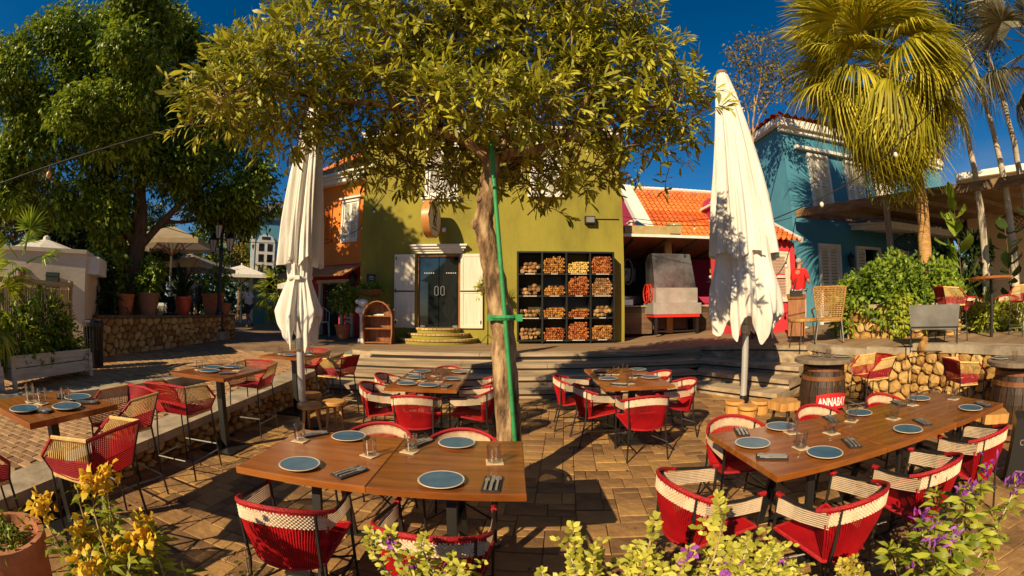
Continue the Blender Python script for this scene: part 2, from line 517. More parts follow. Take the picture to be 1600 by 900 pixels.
bm_ = MB().cbox((0, 0, -.025), (.196, .096, .05), .006).mesh('brick', M_brick)
bricks = []
SA = R(8)
cs, sn = math.cos(SA), math.sin(SA)
for j in range(-46, 80):
    for i in range(-32, 30):
        u = (i + (.5 if j % 2 else 0)) * .203; v = j * .103
        x, y = -6.6 + cs * u - sn * v, 4.2 + sn * u + cs * v
        if -9.6 < x < -4.06 and .6 < y < 9.0 and math.hypot(x, y) < 11.2: bricks.append((x, y))
bricks.sort(key=lambda q: math.hypot(q[0] + .5, q[1] - .2) if q[0] / max(q[1], .1) > -2.5 else 50)
restb = MB()
for k, (x, y) in enumerate(bricks):
    z = zs(x, y) + rnd.uniform(-.002, .003)
    if k < 300: mesh_obj('brick', bm_, street, (x, y, z), (.045, 0, SA))
    else: restb.cbox((x, y, z - .025), (.196, .096, .05), .006, SA)
tag(restb.build('brick_field', M_brick_s, street), kind='stuff')

# a low concrete kerb lying across the street
kb = MB()
pts = [(-9.4, 1.2), (-6.6, 2.55), (-5.9, 3.3), (-5.25, 4.9), (-5.05, 5.75)]
for (a, b) in zip(pts, pts[1:]):
    kb.bar((a[0], a[1], zs(*a) + .05), (b[0], b[1], zs(*b) + .05), .30, .17)
tag(kb.build('kerb', M_concrete), kind='structure')

# ---------------------------------------------------------------- rubble walls: every stone its own piece
def clip(poly, p, n):
    out = []
    for i in range(len(poly)):
        a, b = poly[i], poly[(i + 1) % len(poly)]
        da = (a[0] - p[0]) * n[0] + (a[1] - p[1]) * n[1]
        db = (b[0] - p[0]) * n[0] + (b[1] - p[1]) * n[1]
        if da <= 0: out.append(a)
        if (da < 0 < db) or (db < 0 < da):
            t = da / (da - db)
            out.append((a[0] + (b[0] - a[0]) * t, a[1] + (b[1] - a[1]) * t))
    return out
def voronoi(L, H, size, seed):
    r = random.Random(seed)
    nx, ny = max(1, round(L / size)), max(1, round(H / (size * .86)))
    P = []
    for j in range(ny):
        for i in range(nx + 1):
            P.append(((i + (.5 if j % 2 else 0) + r.uniform(-.36, .36)) * L / nx, (j + .5 + r.uniform(-.33, .33)) * H / ny))
    cells = []
    for i, p in enumerate(P):
        poly = [(0, 0), (L, 0), (L, H), (0, H)]
        for j, q in enumerate(P):
            if i == j: continue
            d = math.hypot(q[0] - p[0], q[1] - p[1])
            if d > size * 3.2: continue
            poly = clip(poly, ((p[0] + q[0]) / 2, (p[1] + q[1]) / 2), ((q[0] - p[0]) / d, (q[1] - p[1]) / d))
            if len(poly) < 3: break
        if len(poly) >= 3: cells.append(poly)
    return cells
def stone_mesh(poly, gap, depth, r):
    cx = sum(p[0] for p in poly) / len(poly); cy = sum(p[1] for p in poly) / len(poly)
    pl = []
    for i in range(len(poly)):                       # drop very short edges
        a, b = poly[i], poly[(i + 1) % len(poly)]
        if math.hypot(a[0] - b[0], a[1] - b[1]) > .018: pl.append(a)
    if len(pl) < 3: return None
    rad = sum(math.hypot(p[0] - cx, p[1] - cy) for p in pl) / len(pl)
    if rad < .03: return None
    q = [];
    for i in range(len(pl)):                         # cut corners so outlines are round
        a, b = pl[i], pl[(i + 1) % len(pl)]
        q.append((a[0] * .74 + b[0] * .26, a[1] * .74 + b[1] * .26)); q.append((a[0] * .26 + b[0] * .74, a[1] * .26 + b[1] * .74))
    n = len(q); V = []; F = []
    k0 = max(.5, 1 - gap / rad)
    tiltx, tilty = r.uniform(-.12, .12), r.uniform(-.12, .12)
    for (k, d) in ((k0, -.03), (k0 * .97, depth * .45), (k0 * .74, depth * .86)):
        for (x, y) in q:
            jx = r.uniform(-.009, .009)
            X, Y = (x - cx) * k + jx, (y - cy) * k + r.uniform(-.006, .006)
            V.append((X, -(d + (X * tiltx + Y * tilty) * (1 if d > 0 else 0) + (r.uniform(-.2, .2) * depth if d > 0 else 0)), Y))
    V.append((r.uniform(-.2, .2) * rad, -depth * r.uniform(.85, 1.25), r.uniform(-.2, .2) * rad))
    for s_ in (0, n):
        for i in range(n):
            j = (i + 1) % n
            F.append((s_ + i, s_ + j, s_ + n + j, s_ + n + i))
    for i in range(n): F.append((2 * n + i, 2 * n + (i + 1) % n, 3 * n))
    return cx, cy, V, F
def rubble_face(parent, a, b, z0, z1, size, seed, gap=.009, depth=.05, smooth=False):
    """stones on the wall face from a to b (x, y), outward normal to the right of a->b; z0, z1: (start, end) heights"""
    r = random.Random(seed)
    dx, dy = b[0] - a[0], b[1] - a[1]
    L = math.hypot(dx, dy); ang = math.atan2(dy, dx)
    H = max(z1[0] - z0[0], z1[1] - z0[1])
    nb = 0
    for poly in voronoi(L, H, size, seed):
        def warp(p):
            t = p[0] / L
            lo = z0[0] * (1 - t) + z0[1] * t; hi = z1[0] * (1 - t) + z1[1] * t
            return (p[0], lo + (hi - lo) * p[1] / H)
        sm = stone_mesh([warp(p) for p in poly], gap, depth, r)
        if not sm: continue
        cx, cy, V, F = sm
        me = bpy.data.meshes.new('stone')
        me.from_pydata(V, [], F); me.materials.append(M_stone)
        if smooth: me.polygons.foreach_set('use_smooth', [True] * len(F))
        me.update()
        mesh_obj('stone', me, parent, (a[0] + dx * cx / L, a[1] + dy * cx / L, cy), (0, 0, ang))
        nb += 1
    return nb

# retaining wall between patio and street, with a concrete cap
kw = thing('retaining_wall', 'low rubble retaining wall with concrete cap between patio and brick street', 'wall')
m = MB(); cpm = MB()
kp = [-1.5, 0, 1, 2, 3, 4, 5, 6, 7, 7.75]
for a, b in zip(kp, kp[1:]):
    m.prism([(-3.93, a), (-3.62, a), (-3.62, b), (-3.93, b)], -.1, lambda x, y: zs(x, y) - .085)
m.build('wall_core', M_mortar, kw)
for a, b in zip(kp[::2], kp[2::2] + [7.75]):
    if b > a:
        cp = MB()
        cp.prism([(-4.0, a + .004), (-3.55, a + .004), (-3.55, b - .004), (-4.0, b - .004)], lambda x, y: zs(x, y) - .083, lambda x, y: zs(x, y) + .012)
        cp.build('capstone', M_concrete, kw)
rubble_face(kw, (-3.62, .2), (-3.62, 7.75), (0, 0), (zs(0, .2) - .08, zs(0, 7.75) - .08), .19, 3)

# steps up to the terrace: each slab with its riser under it
steps = structure('terrace_steps')
E0 = [(-3.95, 9.3), (4.4, 9.3), (5.8, 7.0)]
def offs(d):
    n2 = Vector((-.854, -.52))
    d2 = Vector((1.4, -2.3)).normalized()
    p1 = (-3.95, 9.3 - d)
    q = Vector((5.8, 7.0)) + n2 * d
    t = (9.3 - d - q.y) / d2.y
    k = q + d2 * t
    return [p1, (k.x, k.y), (q.x, q.y)]
def step_poly(d, out=0):
    a = offs(d + out); b = offs(-.3)
    return [a[0], a[1], a[2], b[2], b[1], b[0]]
def seg_poly(d0, d1, part):
    a, b = offs(d0), offs(d1)
    return [a[part], a[part + 1], b[part + 1], b[part]]
for k in range(3):
    d = 1.55 - k * .52; z = .165 * (k + 1)
    # slabs in lengths
    a = offs(d); 
    xa, xb = a[0][0], a[1][0]
    cuts = [xa, xa + (xb - xa) * (.30 + .03 * k), xa + (xb - xa) * (.66 - .04 * k), xb]
    for c0, c1 in zip(cuts, cuts[1:]):
        s_ = MB(); ya = 9.3 - d
        s_.prism([(c0 + .004, ya - .045), (c1 - .004, ya - .045), (c1 - .004, ya + .56), (c0 + .004, ya + .56)], z - .075, z + rnd.uniform(-.003, .003))
        s_.build('step_slab', M_step, steps)
    s_ = MB(); s_.prism(seg_poly(d + .045, d - .56, 1), z - .075, z + .002); s_.build('step_slab', M_step, steps)
    s_ = MB(); s_.prism(step_poly(d), z - .17, z - .078); s_.build('riser', M_step, steps)
    g = offs(d + .012)
    for p0, p1 in zip(g, g[1:]): MB().bar((*p0, z - .092), (*p1, z - .092), .03, .022).build('dark_gap_strip', M_black, steps)  # black strip stands in for the shadow gap under the nosing

# terrace: a sheet that follows the height function, with a nosing along the edge
terrace = structure('terrace')
edge = [(-3.98, 14.5), (-4.05, 11.5), (-4.0, 10.2), (-3.75, 9.6), (-3.2, 9.3), (-1, 9.3), (1, 9.3), (3, 9.3), (4.4, 9.3), (5.1, 8.15), (5.8, 7.0),
        (5.75, 6.2), (6.0, 5.5), (6.45, 4.75), (6.6, 3.9), (6.72, 2.7), (6.9, 1.0), (7.4, -4), (8, -20)]
far = [(-3.9, 15.2), (-3.6, 15.2), (-3.3, 15.2), (-3, 15.2), (-2.5, 15.2), (-.5, 15.2), (2, 15.2), (4, 15.2), (7, 15.4), (12, 17), (18, 20), (24, 19), (28, 16), (32, 12), (36, 9), (40, 6), (40, 2), (40, -6), (40, -22)]
tm = MB()
ts = [0, .03, .08, .14, .2, .3, .42, .56, .72, 1.0]
def tp(i, t):
    x = edge[i][0] * (1 - t) + far[i][0] * t; y = edge[i][1] * (1 - t) + far[i][1] * t
    return (x, y, zt(x, y))
tm.grid(lambda i, t: tp(i, t), list(range(len(edge)))[::-1], ts)
tm.build('paving', M_deck, terrace)
nose = MB()
for a, b in zip(edge[4:], edge[5:]):
    if a[1] > 6.9:
        nose.face([(a[0], a[1], zt(*a) - .001), (a[0], a[1], zt(*a) - .5), (b[0], b[1], zt(*b) - .5), (b[0], b[1], zt(*b) - .001)][::-1])
for a, b in zip(edge[:4], edge[1:5]):
    nose.face([(a[0], a[1], zt(*a)), (a[0], a[1], .1), (b[0], b[1], .1), (b[0], b[1], zt(*b))][::-1])
nose.build('edge_riser', M_step, terrace)
for p0, p1 in zip(edge[4:], edge[5:11]): MB().bar((p0[0], p0[1] - .012, zt(*p0) - .10), (p1[0], p1[1] - .012, zt(*p1) - .10), .03, .022).build('dark_gap_strip', M_black, terrace)  # same black strip, painted-in shadow gap below the terrace edge
for (x0, x1) in ((-3.2, -.7), (-.7, 1.6), (1.6, 4.38)):
    MB().box(((x0 + x1) / 2, 9.42, .645), (x1 - x0 - .008, .36, .07)).build('edge_slab', M_step, terrace)

# right-hand retaining wall of big ochre stones with a concrete cap
rw = thing('retaining_wall', 'ochre rubble retaining wall under the right terrace behind the barrels', 'wall')
wp = edge[10:18]
m = MB()
cap_in = []
for i, (x, y) in enumerate(wp):
    a = wp[max(0, i - 1)]; b = wp[min(len(wp) - 1, i + 1)]
    d = Vector((b[0] - a[0], b[1] - a[1])).normalized()
    cap_in.append((x + (-d.y) * .42, y + d.x * .42, x - (-d.y) * .05, y - d.x * .05))
for i in range(len(wp) - 1):
    a, b = wp[i], wp[i + 1]
    m.face([(a[0], a[1], zt(*a) - .03), (a[0], a[1], -.05), (b[0], b[1], -.05), (b[0], b[1], zt(*b) - .03)])
    ci, cj = cap_in[i], cap_in[i + 1]
    c = MB()
    c.prism([(ci[2], ci[3]), (cj[2], cj[3]), (cj[0], cj[1]), (ci[0], ci[1])], lambda x, y: zt(a[0], a[1]) - .09, lambda x, y: zt(a[0], a[1]) + .03 + .01 * rnd.random())
    c.build('capstone', M_concrete, rw)
    rubble_face(rw, a, b, (0, 0), (zt(*a) - .09, zt(*b) - .09), .205, 20 + i, gap=.009, depth=.085)
m.build('wall_core', M_mortar, rw)

# raised terrace behind the long rubble wall on the left
lt = structure('raised_terrace')
LP = [(-9.0, 6.2), (-8.72, 8.2), (-8.5, 11.2), (-9.4, 12.4), (-14, 13.6), (-30, 13), (-30, 3), (-12, 4.6)]
MB().prism(LP, -.1, 1.30).build('paving', M_deck, lt)
lw = thing('rubble_wall', 'long tan rubble wall with plant pots along its top', 'wall')
for i, (a, b) in enumerate(zip(LP[:3], LP[1:4])):
    rubble_face(lw, a, b, (zs(*a) - .06, zs(*b) - .06), (1.31, 1.31), .21, 40 + i, depth=.05)
    dv = Vector((b[0] - a[0], b[1] - a[1])).normalized(); n_ = Vector((dv.y, -dv.x))
    c = MB(); c.prism([(a[0] + n_.x * .06, a[1] + n_.y * .06), (b[0] + n_.x * .06, b[1] + n_.y * .06), (b[0] - n_.x * .3, b[1] - n_.y * .3), (a[0] - n_.x * .3, a[1] - n_.y * .3)], 1.302, 1.36)
    c.build('capstone', M_mortar, lw)
c = MB()
for a, b in zip(LP[:3], LP[1:4]):
    dv = Vector((b[0] - a[0], b[1] - a[1])).normalized(); n_ = Vector((dv.y, -dv.x)) * .006
    c.face([(a[0] + n_.x, a[1] + n_.y, 1.3), (a[0] + n_.x, a[1] + n_.y, -.05), (b[0] + n_.x, b[1] + n_.y, -.05), (b[0] + n_.x, b[1] + n_.y, 1.3)])
c.build('wall_core', M_mortar, lw)

# ---------------------------------------------------------------- building pieces
def shutter_leaf(parent, name, w, h, loc, rz, m_=None, louvers=True, n=14):
    """one louvred shutter leaf, hinged frame with real slats; local x across, z up from the bottom"""
    m_ = m_ or M_white
    o = MB()
    t = .035; fw = min(.07, w * .16)
    o.box((fw / 2, 0, h / 2), (fw, t, h)); o.box((w - fw / 2, 0, h / 2), (fw, t, h))
    for z in (fw / 2, h / 2, h - fw / 2): o.box((w / 2, 0, z), (w - 2 * fw, t - .004, fw))
    if louvers:
        for k in range(n):
            z = fw + (k + .5) * (h - 2 * fw) / n
            if abs(z - h / 2) < fw * .7: continue
            o.box((w / 2, 0, z), (w - 2 * fw, .010, (h - 2 * fw) / n * .95), rot=Euler((R(38), 0, 0)))
    else:
        o.box((w / 2, .006, h / 2), (w - 2 * fw, .014, h - 2 * fw))
        for k in range(1, 4): o.box((w * k / 4, -.002, h / 2), (.006, .006, h - 2 * fw))
    return o.build(name, m_, parent, loc=loc, rot=(0, 0, rz))

def wall_opening_face(mb, x0, x1, z0, z1, y, t, holes):
    """front wall of thickness t at y (facing -y), with rectangular holes (hx0, hx1, hz0, hz1)"""
    xs_ = sorted({x0, x1, *[h[0] for h in holes], *[h[1] for h in holes]})
    zs_ = sorted({z0, z1, *[h[2] for h in holes], *[h[3] for h in holes]})
    for a, b in zip(xs_, xs_[1:]):
        run = None
        for c, d in zip(zs_, zs_[1:]):
            hole = any(h[0] <= a and b <= h[1] and h[2] <= c and d <= h[3] for h in holes)
            if not hole: run = (run[0], d) if run else (c, d)
            if hole and run:
                mb.box(((a + b) / 2, y + t / 2, (run[0] + run[1]) / 2), (b - a, t, run[1] - run[0])); run = None
        if run: mb.box(((a + b) / 2, y + t / 2, (run[0] + run[1]) / 2), (b - a, t, run[1] - run[0]))
    return mb

# ---------------------------------------------------------------- the olive green building
gb = thing('green_building', 'olive green rendered house with glass door and white lintel behind the terrace', 'building')
GX0, GX1, GY = -4.55, 3.30, 12.3
m = MB()
wall_opening_face(m, GX0, GX1, .5, 6.9, GY, .35, [(-2.78, -1.50, 1.08, 3.22), (-2.6, -1.62, 4.95, 6.7)])
m.box(((GX0 + GX1) / 2, GY + 4, .5 + 3.2), (GX1 - GX0 - .006, .3, 6.39))
m.box((GX0 + .15, GY + 2.2, 3.7), (.3, 3.7, 6.39)); m.box((GX1 - .15, GY + 2.2, 3.7), (.3, 3.7, 6.39))
m.build('wall', M_green_wall, gb)
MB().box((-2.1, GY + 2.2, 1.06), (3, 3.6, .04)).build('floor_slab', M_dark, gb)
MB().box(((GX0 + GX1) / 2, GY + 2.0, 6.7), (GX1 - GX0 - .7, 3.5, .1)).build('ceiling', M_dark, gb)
rf = MB()
for (z, p, h) in ((6.9, .08, .10), (7.0, .13, .08)):
    rf.box(((GX0 + GX1) / 2, GY + 1.95, z + h / 2), (GX1 - GX0 + 2 * p, 4.3 + 2 * p, h - .002))
rf.build('cornice', M_white, gb)
rr = MB(); cx = (GX0 + GX1) / 2
rr._add([(GX0 + .1, GY - .05, 7.0), (GX1 - .1, GY - .05, 7.0), (GX1 - .1, GY + 4.1, 7.0), (GX0 + .1, GY + 4.1, 7.0), (cx - 1.8, GY + 2, 7.35), (cx + 1.8, GY + 2, 7.35)],
        [(0, 1, 5, 4), (1, 2, 5), (2, 3, 4, 5), (3, 0, 4), (3, 2, 1, 0)])
rr.build('roof', M_greymetal, gb)
# door: frame, glass leaves, handles
dr = MB()
for x in (-2.755, -1.525): dr.box((x, GY + .1, 2.15), (.05, .12, 2.13))
dr.box((-2.14, GY + .1, 3.19), (1.18, .12, .05))
door = dr.build('door_frame', M_warmwood, gb)
for k, (a, b) in enumerate(((-2.725, -2.15), (-2.13, -1.555))):
    g = MB().box(((a + b) / 2, GY + .13, 2.12), (b - a, .012, 2.06)).build('door', M_doorglass, gb)
    hx = -2.2 if k == 0 else -2.02
    hd = MB()
    hd.tube([(hx, GY + .06, 2.02), (hx - .05, GY + .06, 2.05), (hx - .05, GY + .06, 2.26), (hx, GY + .06, 2.29), (hx + .05, GY + .06, 2.26), (hx + .05, GY + .06, 2.05)], .014, 6, closed=True)
    hd.build('handle', M_steel, g)
    for q in range(5): MB().box((a + .16 + q * .065 + .06 * k, GY + .118, 2.68), (.03, .006, .022)).build('sticker', M_signwhite, g)
    MB().box((a + .1 if k == 0 else b - .1, GY + .115, 1.12), (.14, .02, .06)).build('patch_fitting', M_steel, g)
lt_ = MB()
for (z, p, h, e) in ((3.245, .05, .07, .74), (3.315, .09, .06, .78), (3.375, .15, .07, .84), (3.445, .20, .05, .88)):
    lt_.box((-2.14, GY - p / 2, z + h / 2), (2 * e - .06, p, h - .002))
lt_.build('lintel', M_white, gb)
# solid panelled shutters standing open either side
for (x, w) in ((-3.45, .62), (-1.48, .64)):
    s_ = MB()
    s_.box((x + w / 2, GY - .045, 2.15), (w, .035, 2.14))
    for (z0, z1) in ((1.14, 2.10), (2.18, 3.16)):
        for (a, b, c, d) in ((x + .0, x + .085, z0 - .06, z1 + .06), (x + w - .085, x + w, z0 - .06, z1 + .06)):
            s_.box(((a + b) / 2, GY - .069, (c + d) / 2), (b - a, .012, d - c))
        s_.box((x + w / 2, GY - .068, z0 - .02), (w - .17, .010, .08)); s_.box((x + w / 2, GY - .068, z1 + .02), (w - .17, .010, .08))
        for q in range(1, 5): s_.box((x + .085 + q * (w - .17) / 5, GY - .0635, (z0 + z1) / 2), (.006, .003, z1 - z0 - .1))
    sh = s_.build('shutter', M_cream_wood, gb)
    for z in (1.25, 2.15, 3.1): MB().box((x + (.05 if x < -2 else w - .05), GY - .08, z), (.03, .012, .10)).build('hinge', M_black, sh)
# upper window with shutters and sill
up = MB()
up.box((-2.11, GY - .06, 4.90), (1.16, .18, .08)); up.box((-2.11, GY - .04, 4.82), (1.06, .10, .07))
up.build('window_sill', M_white, gb)
wf = MB()
for x in (-2.57, -1.65): wf.box((x, GY + .02, 5.82), (.07, .10, 1.72))
wf.box((-2.11, GY + .02, 6.65), (.85, .10, .07)); wf.box((-2.11, GY + .02, 4.98), (.85, .10, .06))
win = wf.build('window', M_white, gb)
shutter_leaf(win, 'shutter', .42, 1.6, (-2.53, GY + .03, 5.02), 0)
shutter_leaf(win, 'shutter', .42, 1.6, (-2.105, GY + .03, 5.02), 0)
# second upper window at the right
wf = MB()
for x in (.55, 1.47): wf.box((x, GY - .02, 5.82), (.07, .04, 1.72))
wf.box((1.01, GY - .02, 6.65), (.85, .04, .07)); wf.box((1.01, GY - .04, 4.95), (1.1, .10, .08))
win = wf.build('window', M_white, gb)
shutter_leaf(win, 'shutter', .42, 1.6, (.59, GY - .03, 5.02), 0)
shutter_leaf(win, 'shutter', .42, 1.6, (1.015, GY - .03, 5.02), 0)
# round brick-edged steps at the door
for k, (r_, z) in enumerate(((1.14, .80), (.90, .945), (.66, 1.09))):
    poly = [(-2.14 + r_ * math.cos(a), GY + .02 + r_ * .85 * math.sin(a)) for a in np.linspace(PI, 2 * PI, 25)]
    s_ = MB().prism(poly, .6, z - .05).build('door_step', M_green_wall, gb)
    br = MB()
    nn = int(26 * r_)
    for q in range(nn):
        a = PI + PI * (q + .5) / nn
        ex = (-2.14 + (r_ - .09) * math.cos(a), GY + .02 + (r_ - .09) * .85 * math.sin(a), z - .024)
        br.box(ex, (PI * r_ / nn - .008, .22, .05), rz=a - PI / 2)
    tag(br.build('brick_edge', M_pale_wood if False else mat('step_brick', (.42, .26, .09), .8, (.60, .42, .17), 4, 5, bump=.3, island=.5), s_), kind='stuff')
    MB().prism([(x * .93 - 2.14 * .07, (y - GY) * .9 + GY) for x, y in poly], z - .05, z - .006).build('tread', M_deck, s_)

# ---------------------------------------------------------------- round sign with a painted bull emblem
sg = thing('hanging_sign', 'round wooden sign with dark emblem on a cream face above the glass door', 'sign', (-2.25, 11.62, 4.13), R(82))
rim = MB()
N_ = 40
outer = [(.54 * math.cos(2 * PI * k / N_), .54 * math.sin(2 * PI * k / N_)) for k in range(N_)]
vs_ = []; fs_ = []
for (r_, y) in ((.54, -.11), (.54, .11), (.50, .112), (.50, .098)):
    vs_ += [(r_ * math.cos(2 * PI * k / N_), y, r_ * math.sin(2 * PI * k / N_)) for k in range(N_)]
for q in range(3):
    for k in range(N_):
        l = (k + 1) % N_
        fs_.append((q * N_ + k, (q + 1) * N_ + k, (q + 1) * N_ + l, q * N_ + l))
fs_.append(tuple(range(N_)))
rim._add(vs_, fs_)
rim.build('rim', mat('sign_rim_wood', (.50, .20, .05), .4, (.64, .29, .085), 3, 5, stretch=(1, 8, 1)), sg, True)
fm = MB(); fm.M = Matrix.Scale(-1, 4, (0, 1, 0))
face = MB().face([(.50 * math.cos(2 * PI * k / N_), -.112, .50 * math.sin(2 * PI * k / N_)) for k in range(N_)])
face.build('face', mat('sign_face', (.56, .46, .33), .7, (.64, .54, .40), 6, 4), sg)
em = MB()
def ink(pts, w):
    em.tube([(x, -.114, z) for x, z in pts], w, 4, flat=1)
ink([(-.10, .30), (-.04, .26), (.02, .20), (0, .10), (-.08, .02), (-.10, -.06), (-.02, -.12), (.06, -.14)], [.012, .02, .03, .034, .03, .03, .026, .016])
ink([(.02, .20), (.10, .24), (.16, .20), (.17, .13)], [.02, .018, .014, .008])
ink([(-.08, .02), (-.16, .08), (-.18, .16)], [.02, .014, .006])
ink([(0, .1), (.09, .08), (.12, .0), (.08, -.06)], [.022, .018, .014, .008])
ink([(-.10, -.06), (-.17, -.12), (-.14, -.2), (-.06, -.2)], [.02, .018, .014, .006])
ink([(.02, -.12), (.10, -.2), (.17, -.22)], [.02, .016, .008])
ink([(-.02, -.08), (-.02, -.2), (.03, -.26)], [.02, .016, .008])
ink([(-.05, .16), (-.12, .18), (-.15, .24)], [.016, .012, .005])
for k, x in enumerate((-.20, -.13, -.05, .03, .10, .17)):
    z = -.30 + .03 * abs(x) ; ink([(x - .022, z - .02), (x, z + .03), (x + .022, z - .02)], .007)
em.build('emblem', mat('sign_ink', (.035, .028, .02), .8), sg)
bk = MB(); bk.tube([(.2, 0, 0), (.70, 0, 0)], .025, 6); bk.box((.70, 0, 0), (.03, .12, .12)); bk.build('bracket', M_steel, sg)

# ---------------------------------------------------------------- orange and crimson house at the left
ob = thing('orange_house', 'orange upper house with crimson ground floor and white shuttered window', 'building', (-4.50, 12.75, 0), math.atan2(1.5, -3.9) + PI)
# local x runs left->right along the facade (negative = left), facade at y = 0 facing -y
m = MB(); wall_opening_face(m, -3.7, 0, 3.05, 5.75, 0, .3, [(-1.15, -.42, 3.75, 5.15)])
m.build('upper_wall', M_orange_wall, ob)
m = MB(); wall_opening_face(m, -3.7, 0, .4, 3.05, .004, .3, [(-2.1, -.55, .6, 2.45)])
m.box((-1.8, 2.5, 1.7), (3.5, .2, 2.6)); m.build('lower_wall', M_pink_wall, ob)
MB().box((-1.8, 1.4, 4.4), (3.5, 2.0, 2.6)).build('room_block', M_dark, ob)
m = MB()
for (z, p, h) in ((5.75, .08, .14), (5.89, .15, .10), (5.99, .24, .08)): m.box((-1.75, .8 - p / 2, z + h / 2), (4.0 + p, 2.0 + p, h - .002))
m.build('cornice', M_white, ob)
m = MB(); m._add([(-3.9, -.2, 6.08), (.35, -.2, 6.08), (.35, 1.9, 7.7), (-3.0, 1.9, 7.7), (.35, 1.9, 6.08), (-3.9, 1.9, 6.08)], [(0, 1, 2, 3), (1, 4, 2), (0, 3, 5), (2, 4, 5, 3)])
m.build('roof', M_rtile, ob)
wf = MB()
for x in (-1.13, -.44): wf.box((x, -.02, 4.45), (.06, .10, 1.40))
wf.box((-.785, -.02, 5.12), (.63, .10, .06)); wf.box((-.785, -.02, 3.78), (.63, .10, .06)); wf.box((-.785, -.06, 5.22), (.98, .14, .06))
win = wf.build('window', M_white, ob)
shutter_leaf(win, 'shutter', .31, 1.26, (-1.10, -.01, 3.82), 0, n=12); shutter_leaf(win, 'shutter', .31, 1.26, (-.785, -.01, 3.82), 0, n=12)
sh = shutter_leaf(ob, 'shutter', .34, 1.35, (-2.0, -.04, 3.72), 0, M_orange_wall, n=12)
m = MB(); m.box((-2.35, -.03, 4.4), (.06, .08, 1.5)); m.box((-2.5, -.05, 5.2), (.6, .12, .06)); m.build('window_frame', M_white, ob)
aw = MB(); aw._add([(-3.7, .0, 3.0), (-.2, .0, 3.0), (-.2, -.9, 2.62), (-3.7, -.9, 2.62), (-3.7, .0, 2.97), (-.2, .0, 2.97), (-.2, -.9, 2.59), (-3.7, -.9, 2.59)],
                   [(3, 2, 1, 0), (4, 5, 6, 7), (2, 3, 7, 6), (1, 2, 6, 5), (3, 0, 4, 7)])
aw.build('awning', mat('orange_awning', (.62, .30, .10), .9, (.70, .36, .13), 2, trans=.3), ob)
m = MB()
for x in (-2.08, -1.05, -.57): m.box((x, -.02, 1.5), (.10, .12, 1.9))
m.box((-1.33, -.04, 2.5), (1.75, .16, .10)); m.build('door_frame', M_cream_wood, ob)
MB().box((-1.7, .15, 1.5), (.62, .03, 1.85)).build('door', M_dark, ob)
for z in np.linspace(.7, 2.3, 14): MB().box((-.8, .1, z), (.40, .03, .07), rot=Euler((R(35), 0, 0))).build('slat', M_white, ob)
ln = thing('wall_lantern', 'black wall lantern on the crimson house beside the green building', 'lantern', (-4.93, 12.62, 2.25))
m = MB(); m.lathe([(.03, 0), (.10, .06), (.13, .32), (.16, .34), (.10, .44), (.03, .48), (.02, .55)], 8); m.build('lamp_case', M_black, ln)
MB().tube([(0, 0, .5), (.0, .12, .5), (0, .28, .35)], .015, 6).build('bracket', M_black, ln)

# ---------------------------------------------------------------- far blue house with white arches
fb = thing('far_house', 'distant blue house with white arched windows and cornice beside the left umbrella', 'building', (-13.2, 21.4, .7), R(38))
MB().box((0, 1.5, 2.9), (3.0, 3, 5.8)).build('wall', mat('pale_blue_render', (.09, .30, .42), .85, (.13, .36, .48), 1, 6), fb)
m = MB()
for (z, p, h) in ((5.8, .12, .2), (6.0, .25, .18), (6.18, .35, .12)): m.box((0, 1.5, z + h / 2), (3.0 + 2 * p, 3 + 2 * p, h - .002))
for x in (-1.4, 1.4): m.box((x, -.02, 2.9), (.2, .1, 5.8))
m.build('cornice', M_white, fb)
MB()._add([(-1.8, -.3, 6.3), (1.8, -.3, 6.3), (1.8, 3.3, 6.3), (-1.8, 3.3, 6.3), (0, 1.5, 7.2)], [(0, 1, 4), (1, 2, 4), (2, 3, 4), (3, 0, 4), (3, 2, 1, 0)]).build('roof', M_greymetal, fb)
for x in (-.66, .66):
    m = MB(); pl = [(x - .55, 2.6), (x + .55, 2.6), (x + .55, 4.4)] + [(x + .55 * math.cos(a), 4.4 + .55 * math.sin(a)) for a in np.linspace(.3, PI - .3, 6)] + [(x - .55, 4.4)]
    m._add([(a, -.08, b) for a, b in pl] + [(a, .02, b) for a, b in pl], [tuple(range(len(pl)))] + [(i, i + len(pl), (i + 1) % len(pl) + len(pl), (i + 1) % len(pl)) for i in range(len(pl))])
    wv = m.build('window', M_white, fb)
    for dx in (-.25, .25):
        for z in (3.0, 3.6, 4.2): MB().box((x + dx, -.085, z), (.3, .02, .42)).build('pane', M_doorglass, wv)
    MB().box((x, -.085, 4.72), (.5, .02, .16)).build('pane', M_doorglass, wv)

# ---------------------------------------------------------------- kitchen stall beside the green building
ks = thing('kitchen_stall', 'open kitchen stall with dark plank counter under a low brown roof', 'stall', (0, 0, 0))
SY = 13.7
for (x0, x1) in ((3.42, 4.62), (6.15, 8.3)):
    for k in range(5):
        MB().box(((x0 + x1) / 2, SY, .80 + .17 * k + .08), (x1 - x0, .05, .165)).build('plank', M_darkwood, ks)
    MB().box(((x0 + x1) / 2, SY + .3, 1.70), (x1 - x0 + .1, .75, .055)).build('countertop', M_concrete, ks)
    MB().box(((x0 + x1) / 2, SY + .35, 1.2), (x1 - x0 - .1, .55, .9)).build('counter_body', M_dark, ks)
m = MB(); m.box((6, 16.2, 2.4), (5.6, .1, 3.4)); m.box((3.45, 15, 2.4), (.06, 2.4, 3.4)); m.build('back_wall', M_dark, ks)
m = MB(); m.box((6.9, 15.6, 2.4), (2.4, .1, 2.2)); m.build('side_wall', M_magenta, ks)
